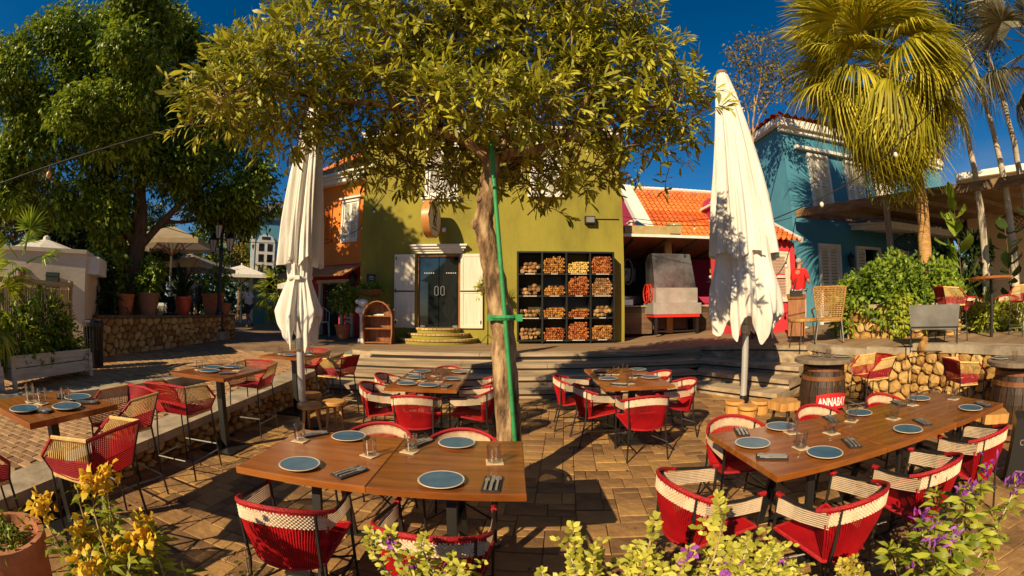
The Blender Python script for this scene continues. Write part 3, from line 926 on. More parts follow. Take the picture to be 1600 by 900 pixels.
rfm = MB(); rfm._add([(3.36, SY - .7, 3.95), (8.6, SY - .7, 3.95), (8.6, 16.4, 3.55), (3.36, 16.4, 3.55)] + [(3.36, SY - .7, 3.90), (8.6, SY - .7, 3.90), (8.6, 16.4, 3.50), (3.36, 16.4, 3.50)],
                     [(0, 1, 2, 3), (7, 6, 5, 4), (0, 4, 5, 1), (1, 5, 6, 2), (3, 7, 4, 0)])
rfm.build('roof', M_warmwood, ks)
MB().box((6.0, SY - .73, 3.93), (5.3, .05, .09)).build('fascia', M_white, ks)
for k in range(5): MB().bar((3.9 + k * 1.1, SY - .6, 3.86), (3.9 + k * 1.1, 16.2, 3.46), .08, .12).build('rafter', M_darkwood, ks)
m = MB(); m.box((5.28, SY + .1, 2.35), (.22, .22, 3.1)); m.build('post', mat('golden_post', (.30, .15, .04), .7, (.46, .25, .08), 3, 6, stretch=(6, 6, .8)), ks)
m = MB(); m.box((4.5, SY - .6, 4.12), (1.9, .2, .26)); m.box((5.28, SY - .55, 4.2), (.4, .4, .36)); m.build('beam', mat('ochre_beam', (.36, .27, .10), .8, (.46, .36, .15), 4), ks)
for (x, y, z, w, h) in ((3.75, 15.2, 2.35, .5, .25), (4.25, 15.3, 1.95, .9, .3), (3.9, 14.3, 1.85, .4, .22), (4.3, 15.8, 2.9, .7, .5)): MB().cbox((x, y, z), (w, .3, h), .03).build('kitchen_unit', M_steel, ks)
# hose reel
hr = thing('hose_reel', 'red hose reel on a stand beside the steel oven', 'hose reel', (4.42, SY - .2, 1.75))
m = MB()
for x in (-.05, .05): m.tube([(x, .30 * math.cos(a), .35 + .30 * math.sin(a)) for a in np.linspace(0, 2 * PI, 20)[:-1]], .022, 6, closed=True)
for a in np.linspace(0, 2 * PI, 7)[:-1]: m.bar((0, 0, .35), (0, .29 * math.cos(a), .35 + .29 * math.sin(a)), .02)
m.build('reel', mat('reel_red', (.62, .03, .015), .5), hr)
MB().bar((0, 0, -.1), (0, 0, .38), .05).build('stand', M_black, hr)
fn = thing('wall_fan', 'dark round fan hanging in the kitchen stall', 'fan', (3.85, SY + .2, 2.75))
m = MB(); m.tube([(.17 * math.cos(a), 0, .42 * math.sin(a) + .1) for a in np.linspace(0, 2 * PI, 24)[:-1]], .055, 6, closed=True); m.build('guard', M_black, fn)
m = MB(); m.box((0, .05, .1), (.10, .1, .1)); m.bar((0, .06, .1), (-.2, .3, -.2), .04)
for a in (0, 2.1, 4.2): m.bar((0, 0, .1), (.15 * math.cos(a), .02, .1 + .38 * math.sin(a)), .09, .01)
m.build('blade_hub', M_greymetal, fn)
# oven
ov = thing('steel_oven', 'large stainless steel oven hood on a red and black wheeled frame', 'oven', (5.17, SY - .35, .78))
def trap(x0, x1, z0, X0, X1, z1, y0, y1, Y0, Y1):
    return [(x0, y0, z0), (x1, y0, z0), (x1, y1, z0), (x0, y1, z0), (X0, Y0, z1), (X1, Y0, z1), (X1, Y1, z1), (X0, Y1, z1)]
BF = [(3, 2, 1, 0), (4, 5, 6, 7), (0, 1, 5, 4), (1, 2, 6, 5), (2, 3, 7, 6), (3, 0, 4, 7)]
MB()._add(trap(-.66, .80, 1.50, -.66, .70, 2.62, -.30, .6, -.10, .6), BF).build('hood', mat('smoky_steel', (.10, .09, .085), .42, (.42, .39, .36), 1.1, 4, metal=.9, ramp=(.38, .62)), ov)
MB()._add(trap(-.66, .80, 1.02, -.66, .80, 1.496, -.42, .6, -.42, .6), BF).build('drawer_housing', mat('blanket_steel', (.46, .42, .37), .5, (.60, .56, .50), 3, 4, metal=.5, bump=.5, bscale=4), ov)
MB()._add(trap(-.78, .90, .66, -.78, .90, 1.015, -.50, .6, -.50, .6), BF).build('firebox', MATS['blanket_steel'], ov)
MB().box((.05, .02, .61), (1.6, 1.0, .09)).build('tray', mat('oven_red', (.66, .03, .015), .5), ov)
for (x, y) in ((-.66, -.4), (.78, -.4), (-.66, .5), (.78, .5)):
    lg = MB().box((x, y, .33), (.09, .09, .48)).build('leg', M_black, ov)
    w_ = MB(); w_.M = Matrix.Translation((x, y, .07)) @ Matrix.Rotation(PI / 2, 4, 'Y'); w_.lathe([(.07, -.03), (.07, .03)], 12); w_.build('wheel', M_black, lg)
MB().box((.06, -.42, .12), (1.36, .05, .05)).build('rail', M_black, ov)
MB().box((.06, .45, .35), (1.36, .05, .4)).build('back_plank', M_darkwood, ov)
pl_ = thing('pendant_lamp', 'small glass pendant lamp hanging at the kitchen stall edge', 'lamp', (6.75, SY - .2, 2.55))
MB().lathe([(.03, .3), (.05, .2), (.17, .05), (.19, -.05), (.17, -.06)], 14, cap=False).build('shade', M_glass, pl_)
MB().lathe([(.035, .25), (.035, .38), (.01, .4)], 8).build('socket', mat('brass', (.5, .28, .06), .35, metal=.8), pl_)
MB().tube([(0, 0, .4), (0, 0, 1.3)], .008, 5).build('cord', M_black, pl_)
MB().ball((0, 0, .12), .06).build('bulb', M_bulb, pl_)

# ---------------------------------------------------------------- roof tiles in courses
def tiled_roof(parent, a, b, c, d, nu, nv, name='tile_courses'):
    """a-b the ridge, d-c the eave (a above d): overlapping S-shaped courses"""
    a, b, c, d = map(Vector, (a, b, c, d))
    n = (b - a).cross(d - a).normalized()
    if n.z < 0: n = -n
    V = []; F = []
    sub = 6
    for j in range(nv):
        t0, t1 = j / nv, (j + 1.12) / nv
        base = len(V)
        for k, (t, lift) in enumerate(((t0, .0), (t1, .045))):
            p0, p1 = a.lerp(d, t), b.lerp(c, t)
            for i in range(nu * sub + 1):
                u = i / (nu * sub); ph = (i % sub) / sub
                h = .05 * math.sin(ph * 2 * PI) + .02
                scal = .0 if k == 0 else .02 * math.cos(ph * 2 * PI)
                q = p0.lerp(p1, u) + n * (h + lift + .02) + (d - a).normalized() * scal
                V.append(tuple(q))
        w = nu * sub + 1
        for i in range(nu * sub): F.append((base + i, base + i + 1, base + w + i + 1, base + w + i))
    me = np_mesh(name, V, F, M_rtile, True)
    return tag(mesh_obj(name, me, parent), kind='stuff')

# ---------------------------------------------------------------- magenta house with orange tiled roof behind the stall
mh = thing('magenta_house', 'magenta house with orange tiled roof and white gable trim behind the stall', 'building')
RX0, RX1, RY, EY = 5.3, 12.2, 20.0, 16.4
RZ, EZ = 7.45, 4.35
MB().box((8.8, 18.6, 2.5), (6.7, 3.6, 3.7)).build('wall', M_magenta, mh)
MB()._add([(RX0 + .1, EY + .2, 3.0), (RX0 + .1, 23.2, 3.0), (RX0 + .1, 23.2, 4.5), (RX0 + .1, RY, RZ - .05), (RX0 + .1, EY + .2, EZ),
           (RX0 + .4, EY + .2, 3.0), (RX0 + .4, 23.2, 3.0), (RX0 + .4, 23.2, 4.5), (RX0 + .4, RY, RZ - .05), (RX0 + .4, EY + .2, EZ)],
          [(4, 3, 2, 1, 0), (5, 6, 7, 8, 9), (0, 5, 9, 4), (4, 9, 8, 3), (3, 8, 7, 2)]).build('gable_wall', M_magenta, mh)
MB()._add([(RX0 + .41, RY, RZ - .1), (RX1, RY, RZ - .1), (RX1, EY, EZ - .1), (RX0 + .41, EY, EZ - .1), (RX1, 23.6, EZ - .1), (RX0 + .41, 23.6, EZ - .1)], [(3, 2, 1, 0), (0, 1, 4, 5)]).build('roof', M_rtile, mh)
tiled_roof(mh, (RX0 + .5, RY, RZ), (RX1, RY, RZ), (RX1, EY, EZ), (RX0 + .5, EY, EZ), 26, 15)
m = MB()
for (p, q) in (((RX0 + .22, EY - .1, EZ + .12), (RX0 + .22, RY, RZ + .14)), ((RX0 + .22, RY, RZ + .14), (RX0 + .22, 23.4, EZ + .12))): m.bar(p, q, .62, .26)
m.build('gable_trim', M_white, mh)
m = MB()
for k in range(26): m.tube([(RX0 + .5 + k * .26, RY, RZ + .10), (RX0 + .77 + k * .26, RY, RZ + .12)], .10, 7)
m.build('ridge_tiles', M_white, mh)
m = MB(); m.box((RX0 + .07, 18.7, 5.15), (.08, .5, .7)); m.box((RX0 + .04, 18.7, 5.53), (.12, .6, .06)); m.build('window', M_white, mh)
dm = MB(); dm._add([(9.0, 17.3, 5.0), (9.9, 17.3, 5.0), (9.9, 17.3, 6.3), (9.45, 17.3, 6.85), (9.0, 17.3, 6.3), (9.0, 19.6, 5.0), (9.9, 19.6, 5.0), (9.9, 19.6, 6.3), (9.45, 19.6, 6.85), (9.0, 19.6, 6.3)],
                   [(0, 1, 2, 3, 4), (0, 4, 9, 5), (1, 6, 7, 2), (4, 3, 8, 9), (3, 2, 7, 8)])
dmo = dm.build('dormer', M_magenta, mh)
m = MB(); m.bar((8.85, 17.25, 6.22), (9.45, 17.25, 6.92), .10, .14); m.bar((9.45, 17.25, 6.92), (10.05, 17.25, 6.22), .10, .14); m.bar((8.88, 17.2, 6.2), (8.88, 19.4, 6.2), .1, .1)
m.bar((8.92, 16.9, 4.75), (8.92, 18.7, 6.2), .12, .16); m.build('dormer_trim', M_white, dmo)
m = MB(); m.box((9.45, 17.27, 5.75), (.5, .05, .85)); m.build('dormer_window', M_white, dmo)

# ---------------------------------------------------------------- tall blue house at the right
bh = thing('blue_house', 'tall teal blue house with white louvred shutters behind the planter', 'building')
BX, BY, BX1 = 8.05, 10.3, 17.0
m = MB()
holes = [(8.95, 9.85, 4.35, 6.25), (10.6, 11.5, 4.35, 6.25), (12.1, 13.0, 4.35, 6.25), (9.0, 9.95, 1.06, 3.45), (10.7, 12.0, 1.06, 3.45), (12.7, 13.7, 1.06, 3.45), (14.2, 15.2, 1.06, 3.45)]
wall_opening_face(m, BX, BX1, .8, 7.15, BY, .35, holes)
m.build('front_wall', M_blue_wall, bh)
MB().box((BX + .15, BY + 1.63, 3.975), (.3, 2.54, 6.35)).build('side_wall', M_blue_wall, bh)
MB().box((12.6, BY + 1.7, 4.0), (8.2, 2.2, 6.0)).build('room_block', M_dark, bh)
m = MB(); m._add([(BX - .2, BY - .25, 7.24), (BX1 + .2, BY - .25, 7.24), (BX1 + .2, BY + 3.1, 7.24), (BX - .2, BY + 3.1, 7.24), (BX + 1.5, BY + 1.45, 8.1), (BX1 - 1.5, BY + 1.45, 8.1)], [(0, 1, 5, 4), (1, 2, 5), (2, 3, 4, 5), (3, 0, 4), (3, 2, 1, 0)])
m.build('roof', M_rtile, bh)
tiled_roof(bh, (BX + 1.5, BY + 1.45, 8.1), (BX1 - 1.5, BY + 1.45, 8.1), (BX1 + .2, BY - .25, 7.26), (BX - .2, BY - .25, 7.26), 30, 8)
tiled_roof(bh, (BX + 1.5, BY + 1.4, 8.1), (BX + 1.5, BY + 1.5, 8.1), (BX - .2, BY - .25, 7.26), (BX - .2, BY + 3.1, 7.26), 10, 8)
m = MB(); m.box(((BX + BX1) / 2, BY - .12, 7.10), (BX1 - BX + .3, .22, .26)); m.box(((BX + BX1) / 2, BY - .06, 6.90), (BX1 - BX + .2, .12, .14))
m.box((BX - .12, BY + 1.5, 7.13), (.18, 3.0, .20)); m.build('cornice', M_white, bh)
m = MB(); m.box((BX + .12, BY + 2.75, 7.9), (.42, .42, 1.5)); m.build('chimney', M_blue_wall, bh)
m = MB(); m.box((BX + .12, BY + 2.75, 8.75), (.56, .56, .16)); m.build('chimney_cap', M_white, bh)
for i, (x0, x1, z0, z1) in enumerate(holes):
    f = MB()
    for x in (x0 + .04, x1 - .04): f.box((x, BY - .02, (z0 + z1) / 2), (.08, .12, z1 - z0))
    f.box(((x0 + x1) / 2, BY - .02, z1 - .04), (x1 - x0 - .162, .12, .08))
    if z0 > 2: f.box(((x0 + x1) / 2, BY - .02, z0 + .03), (x1 - x0 - .162, .12, .06))
    if z0 > 2: f.box(((x0 + x1) / 2 - .1, BY - .09, z1 + .12), (x1 - x0 + .75, .16, .10))
    w_ = f.build('window' if z0 > 2 else 'door', M_white, bh)
    lw_ = (x1 - x0 - .17) / 2
    if i == 4:
        shutter_leaf(w_, 'shutter', .42, z1 - z0 - .15, (x0 + .09, BY + .0, z0 + .06), 0, n=22)
        shutter_leaf(w_, 'shutter', .48, z1 - z0 - .15, (x1 - .09, BY - .05, z0 + .06), R(-150) + PI, n=22)
    else:
        for k in (0, 1):
            shutter_leaf(w_, 'shutter', lw_, z1 - z0 - .15, (x0 + .085 + k * (lw_ + .002), BY + .02, z0 + .07), 0, n=int((z1 - z0) * 10))
# veranda roof with white rafters
vr = MB(); vr._add([(10.5, BY - 1.7, 3.92), (16.5, BY - 1.7, 3.92), (16.5, BY, 4.16), (10.5, BY, 4.16), (10.5, BY - 1.7, 3.86), (16.5, BY - 1.7, 3.86), (16.5, BY, 4.10), (10.5, BY, 4.10)],
                   [(0, 1, 2, 3), (7, 6, 5, 4), (0, 4, 5, 1), (1, 5, 6, 2), (3, 7, 4, 0)])
vo = vr.build('veranda_roof', M_white, bh)
for k in range(10): MB().bar((10.6 + k * .64, BY - 1.66, 3.78), (10.6 + k * .64, BY - .02, 4.02), .07, .14).build('rafter', M_white, vo)
MB().box((13.5, BY - 1.73, 3.84), (6.1, .05, .2)).build('fascia', M_white, vo)
wl_ = thing('wall_lantern', 'dark wall lantern between white doors of the blue house', 'lantern', (10.32, BY - .16, 2.75))
MB().lathe([(.03, 0), (.08, .05), (.11, .30), (.14, .32), (.05, .44), (.02, .48)], 8).build('lamp_case', M_black, wl_)
MB().bar((0, 0, .38), (0, .16, .38), .03).build('bracket', M_black, wl_)

# small crimson kiosk in front of it
ck = thing('crimson_kiosk', 'small crimson kiosk with orange tiled roof and pale shutter beside the blue house', 'kiosk')
MB().box((6.70, 10.7, 2.0), (1.5, 2.3, 2.6)).build('wall', M_pink_wall, ck)
m = MB(); m._add([(7.44, 9.56, 3.302), (7.44, 11.8, 3.302), (7.44, 10.6, 3.85), (5.96, 9.56, 3.302), (5.96, 11.8, 3.302), (5.96, 10.6, 3.85)], [(0, 1, 2), (5, 4, 3), (0, 2, 5, 3), (1, 4, 5, 2)])
m.build('gable_wall', M_pink_wall, ck)
tiled_roof(ck, (5.85, 10.6, 3.92), (7.5, 10.6, 3.92), (7.5, 9.35, 3.30), (5.85, 9.35, 3.30), 9, 6)
MB().bar((7.54, 9.3, 3.34), (7.54, 10.65, 4.0), .10, .12).build('verge_trim', M_white, ck)
f = MB()
for x in (6.45, 7.2): f.box((x, 9.53, 2.4), (.06, .06, 1.3))
f.box((6.825, 9.53, 3.02), (.69, .06, .06)); f.box((6.825, 9.53, 1.78), (.69, .06, .06)); w_ = f.build('window', M_cream_wood, ck)
shutter_leaf(w_, 'shutter', .66, 1.18, (6.49, 9.53, 1.81), 0, M_cream_wood, n=14)

# pale houses at the right edge
yh = thing('cream_house', 'cream and yellow rendered house wall behind the palms', 'building', (16.6, 3.9, .9), R(-62))
MB().box((0, 1.5, 2.3), (9, 3, 4.6)).build('wall', mat('cream_render', (.58, .44, .25), .85, (.66, .52, .32), .7, 7, bump=.1), yh)
MB().box((2.8, -.02, 2.2), (3, .1, 4.4)).build('yellow_bay', mat('yellow_render', (.66, .36, .06), .85, (.74, .44, .09), .8, 6), yh)
m = MB(); m.box((0, 1.5, 4.7), (9.4, 3.4, .2)); m.build('cornice', M_white, yh)
for k in range(16): MB().box((-1.2, -.04, .4 + k * .11), (1.0, .05, .09)).build('slat', M_white, yh)

# ---------------------------------------------------------------- pergola roof over the upper tables
pg = thing('pergola', 'flat brown timber pergola roof on a grey post above the planter', 'pergola')
PZ = 4.2
PGp = [(7.9, 9.9), (10.65, 4.95), (11.8, 2.3), (18, 1.4), (18, 9.6), (13, 9.8)]
for i, (a, b) in enumerate(zip(PGp, PGp[1:] + PGp[:1])):
    MB().bar((*a, PZ), (*b, PZ), .08, .22).build('edge_beam', mat('brown_beam', (.13, .075, .035), .8, (.30, .19, .10), 3, 7, bump=.3, stretch=(1, 1, 6)), pg)
MB().prism([(8.2, 9.7), (10.8, 5.05), (11.95, 2.45), (17.8, 1.6), (17.8, 9.3), (13, 9.5)], PZ + .02, PZ + .06).build('roof_sheet', mat('tan_roof_sheet', (.22, .13, .055), .8, (.32, .20, .09), 1.5, 5, trans=.08), pg)
for k in range(7):
    t = .06 + k * .15
    a = Vector((8.1, 9.6)).lerp(Vector((11.7, 2.6)), t); b = Vector((13.5, 9.6)).lerp(Vector((17.6, 1.8)), t)
    MB().bar((a.x, a.y, PZ - .03), (b.x, b.y, PZ - .03), .06, .10).build('joist', M_greywood, pg)
for (x, y) in ((9.24, 7.52), (15, 9.0)):
    MB().box((x, y, (PZ + .9) / 2), (.14, .14, PZ - .9), R(20)).build('post', M_greywood, pg)
def woven_pendant(name, label, loc, r, h):
    t = thing(name, label, 'lamp', loc)
    w = MB()
    for k in range(18):
        a0 = 2 * PI * k / 18
        for tw in (1.2, -1.2):
            w.tube([(r * math.sin(PI * q / 8 * .86 + .22) * math.cos(a0 + tw * q / 8), r * math.sin(PI * q / 8 * .86 + .22) * math.sin(a0 + tw * q / 8), -h * q / 8) for q in range(9)], .008, 4)
    tag(w.build('woven_shade', M_black, t), kind='stuff')
    MB().tube([(0, 0, .0), (0, 0, PZ - loc[2])], .008, 5).build('cord', M_black, t)
    MB().ball((0, 0, -h * .5), .05).build('bulb', M_bulb, t)
woven_pendant('woven_pendant', 'wide black woven pendant lamp under the pergola in front of the blue doors', (12.4, 9.2, 3.8), .55, .55)
woven_pendant('woven_pendant', 'black woven pendant lamp near the right edge under the pergola', (13.0, 5.4, 3.85), .55, .52)
woven_pendant('woven_pendant', 'slim dark pendant lamp under the pergola above the banana leaves', (12.8, 7.2, 3.8), .28, .7)

# ---------------------------------------------------------------- white kiosk wall on the left with its canopy
wk = thing('plaster_kiosk', 'low pale plaster kiosk with curved front wall at the left edge', 'building')
ax, ay = -8.42, 5.45
dxk, dyk = -.70, -.714
kw_ = []
for t in np.linspace(0, 5, 14):
    bul = .10 * math.sin(t / 5 * PI)
    kw_.append((ax + dxk * t + .714 * bul, ay + dyk * t - .70 * bul))
back = [(x - 2.6 * .714, y + 2.6 * .70) for x, y in kw_]
m = MB(); m.prism(kw_[::-1] + back, -.1, 2.58)
m.build('wall', M_kiosk, wk, smooth=True)
m = MB(); m.prism([(x + .04, y - .03) for x, y in kw_[::-1]] + [(x - .05, y + .03) for x, y in back], 2.58, 2.66)
m.build('coping', M_kiosk, wk)
m = MB(); m.box((-9.0, 6.05, 2.38), (1.2, .5, .36), R(135)); m.build('eave', M_white, wk)
hc = thing('white_canopy', 'low white fabric canopy roof rising above the plaster kiosk', 'canopy', (-10.8, 5.6, 2.64))
m = MB(); n_ = 10
m._add([(1.5 * math.cos(2 * PI * k / n_), 1.5 * math.sin(2 * PI * k / n_), .02) for k in range(n_)] + [(0, 0, .42)], [(k, (k + 1) % n_, n_) for k in range(n_)])
m.build('fabric', M_cloth, hc); MB().lathe([(.12, .38), (.10, .46), (.03, .5)], 8).build('finial', M_cloth, hc)
MB().tube([(0, 0, -2.0), (0, 0, .4)], .03, 6).build('pole', M_steel, hc)
t = thing('wall_spotlight', 'small brown spotlight on the plaster kiosk wall', 'spotlight', (ax + dxk * 1.5 + .06, ay + dyk * 1.5 - .06, 2.15), math.atan2(dyk, dxk))
MB().box((0, .10, 0), (.12, .20, .20)).build('lamp_case', M_warmwood, t)
t = thing('meter_box', 'dark green meter box on the plaster kiosk wall', 'box', (ax + dxk * .75 + .03, ay + dyk * .75 - .03, 2.0), math.atan2(dyk, dxk))
MB().box((0, .09, 0), (.30, .14, .36)).build('case', mat('dark_green_box', (.03, .045, .03), .6), t)
MB().box((0, .155, .12), (.32, .02, .03)).build('lid_lip', MATS['dark_green_box'], t)

# bamboo screen and white plank planter
bs = thing('bamboo_screen', 'bamboo cane screen with top rail behind the white planter', 'screen', (-7.9, 4.75, .40), math.atan2(2.9 - 4.75, -7.75 + 7.9))
for k in range(44):
    MB().tube([(k * .042 + .03, 0, .0), (k * .042 + .03 + rnd.uniform(-.004, .004), 0, 1.45)], .018, 6).build('cane', M_bamboo, bs)
for x in (.0, 1.88): MB().tube([(x, 0, 0), (x, 0, 1.6)], .05, 8).build('post', M_bamboo, bs)
MB().tube([(-.05, 0, 1.53), (1.95, 0, 1.53)], .045, 8).build('rail', M_bamboo, bs)
pb = thing('plank_planter', 'white plank planter box full of dark climbing plants at the left', 'planter', (-7.62, 4.72, zs(0, 4.0)), math.atan2(2.9 - 4.72, -7.38 + 7.62))
for k in range(2):
    for y in (0, .42): MB().box((.92, y, .22 + k * .19), (1.84, .03, .175)).build('plank', mat('white_washed_plank', (.46, .40, .32), .85, (.64, .58, .48), 3, 7, stretch=(1, 6, 6), bump=.2), pb)
for x in (.0, 1.84):
    for k in range(2): MB().box((x, .21, .22 + k * .19), (.03, .39, .175)).build('plank', MATS['white_washed_plank'], pb)
for x in (.02, 1.82):
    for y in (-.025, .445): MB().box((x, y, .2), (.09, .03, .46)).build('leg', MATS['white_washed_plank'], pb)
MB().box((.92, .21, .36), (1.78, .38, .06)).build('soil', M_soil, pb)
p2 = dup(pb, (-7.36, 2.72, zs(0, 2.5)), math.atan2(1.0 - 2.72, -7.3 + 7.36), 'white plank planter cut off by the left edge of the photo')

# bin and lamp post
t = thing('litter_bin', 'black slatted litter bin with bag at the corner of the kiosk', 'bin', (-7.86, 5.32, zs(0, 5.3)))
MB().lathe([(.17, .02), (.20, .80), (.19, .82)], 20).build('body', M_black, t)
for k in range(20):
    a = 2 * PI * k / 20
    MB().bar((.185 * math.cos(a), .185 * math.sin(a), .03), (.215 * math.cos(a), .215 * math.sin(a), .80), .02, .012).build('slat', M_black, t)
MB().lathe([(.235, .78), (.24, .84), (.18, .88), (.12, .87)], 20).build('rim', M_black, t)
MB().lathe([(.20, .70), (.225, .86), (.20, .9), (.17, .86)], 14, cap=False).build('bin_bag', mat('bin_bag', (.012, .012, .012), .3), t)

lp = thing('street_lamp', 'black cast iron street lamp with four lanterns', 'street lamp', (-8.62, 10.62, zs(0, 10.6)))
MB().box((0, 0, .11), (.46, .46, .24)).build('plinth', M_concrete, lp)
MB().lathe([(.17, .23), (.17, .30), (.13, .34), (.14, .80), (.10, .86), (.075, 1.0), (.065, 1.1), (.055, 2.6), (.07, 2.64), (.05, 2.70), (.045, 3.2), (.07, 3.25), (.02, 3.45)], 14).build('post', M_black, lp)
for (dx, dy, dz) in ((-.34, .0, 2.55), (.34, .0, 2.55), (.0, .34, 2.90), (.12, -.34, 2.90)):
    arm = MB(); arm.tube([(0, 0, dz - .15), (dx * .5, dy * .5, dz - .28), (dx * .95, dy * .95, dz - .15), (dx, dy, dz)], .022, 6); arm.tube([(0, 0, dz - .4), (dx * .4, dy * .4, dz - .42), (dx * .7, dy * .7, dz - .2)], .014, 5)
    ao = arm.build('arm', M_black, lp)
    c = MB(); c.M = Matrix.Translation((dx, dy, dz))
    c.lathe([(.05, 0), (.07, .04)], 6); c.lathe([(.14, .40), (.16, .43), (.06, .55), (.03, .62), (.012, .70)], 6)
    for q in range(6):
        a = 2 * PI * q / 6; c.bar((.07 * math.cos(a), .07 * math.sin(a), .04), (.135 * math.cos(a), .135 * math.sin(a), .41), .012)
    lo = c.build('lantern', M_black, lp)
    g = MB(); g.M = Matrix.Translation((dx, dy, dz)); g.lathe([(.062, .045), (.125, .40)], 6); g.build('pane', mat('frosted_pane', (.62, .58, .50), .3), lo)

# ---------------------------------------------------------------- open parasols behind the left wall
def parasol(label, loc, half, zc, rise, rz, col=M_fabric_tan):
    t = thing('open_parasol', label, 'umbrella', loc, rz, 'open parasols behind the left wall')
    m = MB()
    cn = [(half, half), (-half, half), (-half, -half), (half, -half)]
    V = [(x, y, zc) for x, y in cn] + [(0, 0, zc + rise)] + [(x, y, zc - .16) for x, y in cn]
    F = [(0, 1, 4), (1, 2, 4), (2, 3, 4), (3, 0, 4)] + [(i, i + 5, (i + 1) % 4 + 5, (i + 1) % 4) for i in range(4)]
    m._add(V, F); m.build('canopy', col, t)
    MB().tube([(0, 0, 0), (0, 0, zc + rise + .1)], .045, 8).build('pole', M_white, t)
    for k, (x, y) in enumerate(cn + [(half, 0), (-half, 0), (0, half), (0, -half)]):
        MB().bar((0, 0, zc + rise - .08), (x * .98, y * .98, zc - .02 + (0 if k < 4 else .02)), .035).build('rib', M_warmwood, t)
        MB().bar((0, 0, zc - .45), (x * .5, y * .5, zc + rise * .5 - .08), .028).build('strut', M_warmwood, t)
    return t
parasol('large tan parasol with ribs showing below beside the ficus trunk', (-12.2, 11.9, 1.3), 1.55, 2.5, .65, R(25))
parasol('lower tan parasol behind the large one', (-13.4, 14.2, .9), 1.6, 2.3, .6, R(10))
parasol('small white parasol far down the street', (-14.5, 19.8, .73), 1.6, 2.5, .6, R(30), M_cloth)

# ---------------------------------------------------------------- foliage
def unit(a):
    return a / (np.linalg.norm(a, axis=1, keepdims=True) + 1e-9)
def leaves(P, D, L, W, fold=.25, curl=.15, rs=npr, mid=.5):
    """one folded leaf per row: base P, direction D, length L, width W"""
    n = len(P)
    D = unit(D)
    up = unit(rs.normal(size=(n, 3)) * .62 + np.array([-.55, -.80, .95]))   # blades turn towards the light
    S = unit(np.cross(D, up)); Nn = np.cross(S, D)
    L = np.broadcast_to(np.asarray(L, float), (n,))[:, None]; W = np.broadcast_to(np.asarray(W, float), (n,))[:, None]
    w1 = .95 if mid < .52 else .72; w2 = .70 if mid < .52 else 1.0
    a1 = P + D * L * .30 + Nn * L * curl * .30
    a2 = P + D * L * .70 + Nn * L * curl * .20
    V = np.stack([P, a1 + S * W * .5 * w1 + Nn * W * fold * .5, a1 - S * W * .5 * w1 + Nn * W * fold * .5, a2 + S * W * .5 * w2 + Nn * W * fold * .5, a2 - S * W * .5 * w2, P + D * L - Nn * L * curl], 1).reshape(-1, 3)
    k = np.arange(n)[:, None] * 6
    F = np.concatenate([k + np.array([0, 2, 1]), k + np.array([1, 2, 4]), k + np.array([1, 4, 3]), k + np.array([3, 4, 5])], 0)
    return V, F
def leaf_obj(name, P, D, L, W, material, parent=None, **kw):
    V, F = leaves(np.asarray(P), np.asarray(D), L, W, **kw)
    return mesh_obj(name, np_mesh(name, V, F, material), parent)
def lobe_points(lobes, n, shell=.55, rs=npr):
    """points near the outer part of overlapping ellipsoid lobes (x, y, z, rx, rz, weight) with outward directions"""
    lb = np.array(lobes, float)
    w = lb[:, 5] * lb[:, 3] ** 2; w /= w.sum()
    idx = rs.choice(len(lb), n, p=w)
    d = unit(rs.normal(size=(n, 3)))
    rr = shell + (1 - shell) * rs.rand(n) ** .6
    q = lb[idx]
    P = q[:, :3] + d * np.stack([q[:, 3], q[:, 3], q[:, 4]], 1) * rr[:, None]
    return P, d
def clumps(P, O, per, spread, L, W, droop=.0, rs=npr, flat=.5, kscale=1.0):
    """a rosette of leaves round each point"""
    n = len(P)
    PP = np.repeat(P, per, 0) + rs.normal(size=(n * per, 3)) * spread
    OO = np.repeat(O, per, 0)
    D = unit(unit(rs.normal(size=(n * per, 3))) * (1 - flat) + OO * flat + np.array([0, 0, -droop]))
    sz = (.7 + .6 * rs.rand(n * per)) * kscale
    return PP, D, L * sz, W * sz
def limb(pts, r0, r1, wob=.0, n=8, seg=5):
    """a smooth tapered limb through pts"""
    P = [Vector(p) for p in pts]
    out = []; rs_ = []
    m = len(P)
    for i in range(m - 1):
        p0, p1, p2, p3 = P[max(i - 1, 0)], P[i], P[i + 1], P[min(i + 2, m - 1)]
        for k in range(seg):
            t = k / seg
            q = .5 * ((2 * p1) + (p2 - p0) * t + (2 * p0 - 5 * p1 + 4 * p2 - p3) * t * t + (3 * p1 - p0 - 3 * p2 + p3) * t ** 3)
            out.append(q + Vector((rnd.uniform(-wob, wob), rnd.uniform(-wob, wob), 0))); rs_.append(r0 + (r1 - r0) * (i + t) / (m - 1))
    out.append(P[-1]); rs_.append(r1)
    return out, [r * (1 + rnd.uniform(-.06, .06)) for r in rs_]
def limb_obj(name, pts, r0, r1, material, parent, wob=.0, n=9):
    p, r = limb(pts, r0, r1, wob)
    return MB().tube(p, r, n).build(name, material, parent, smooth='full')

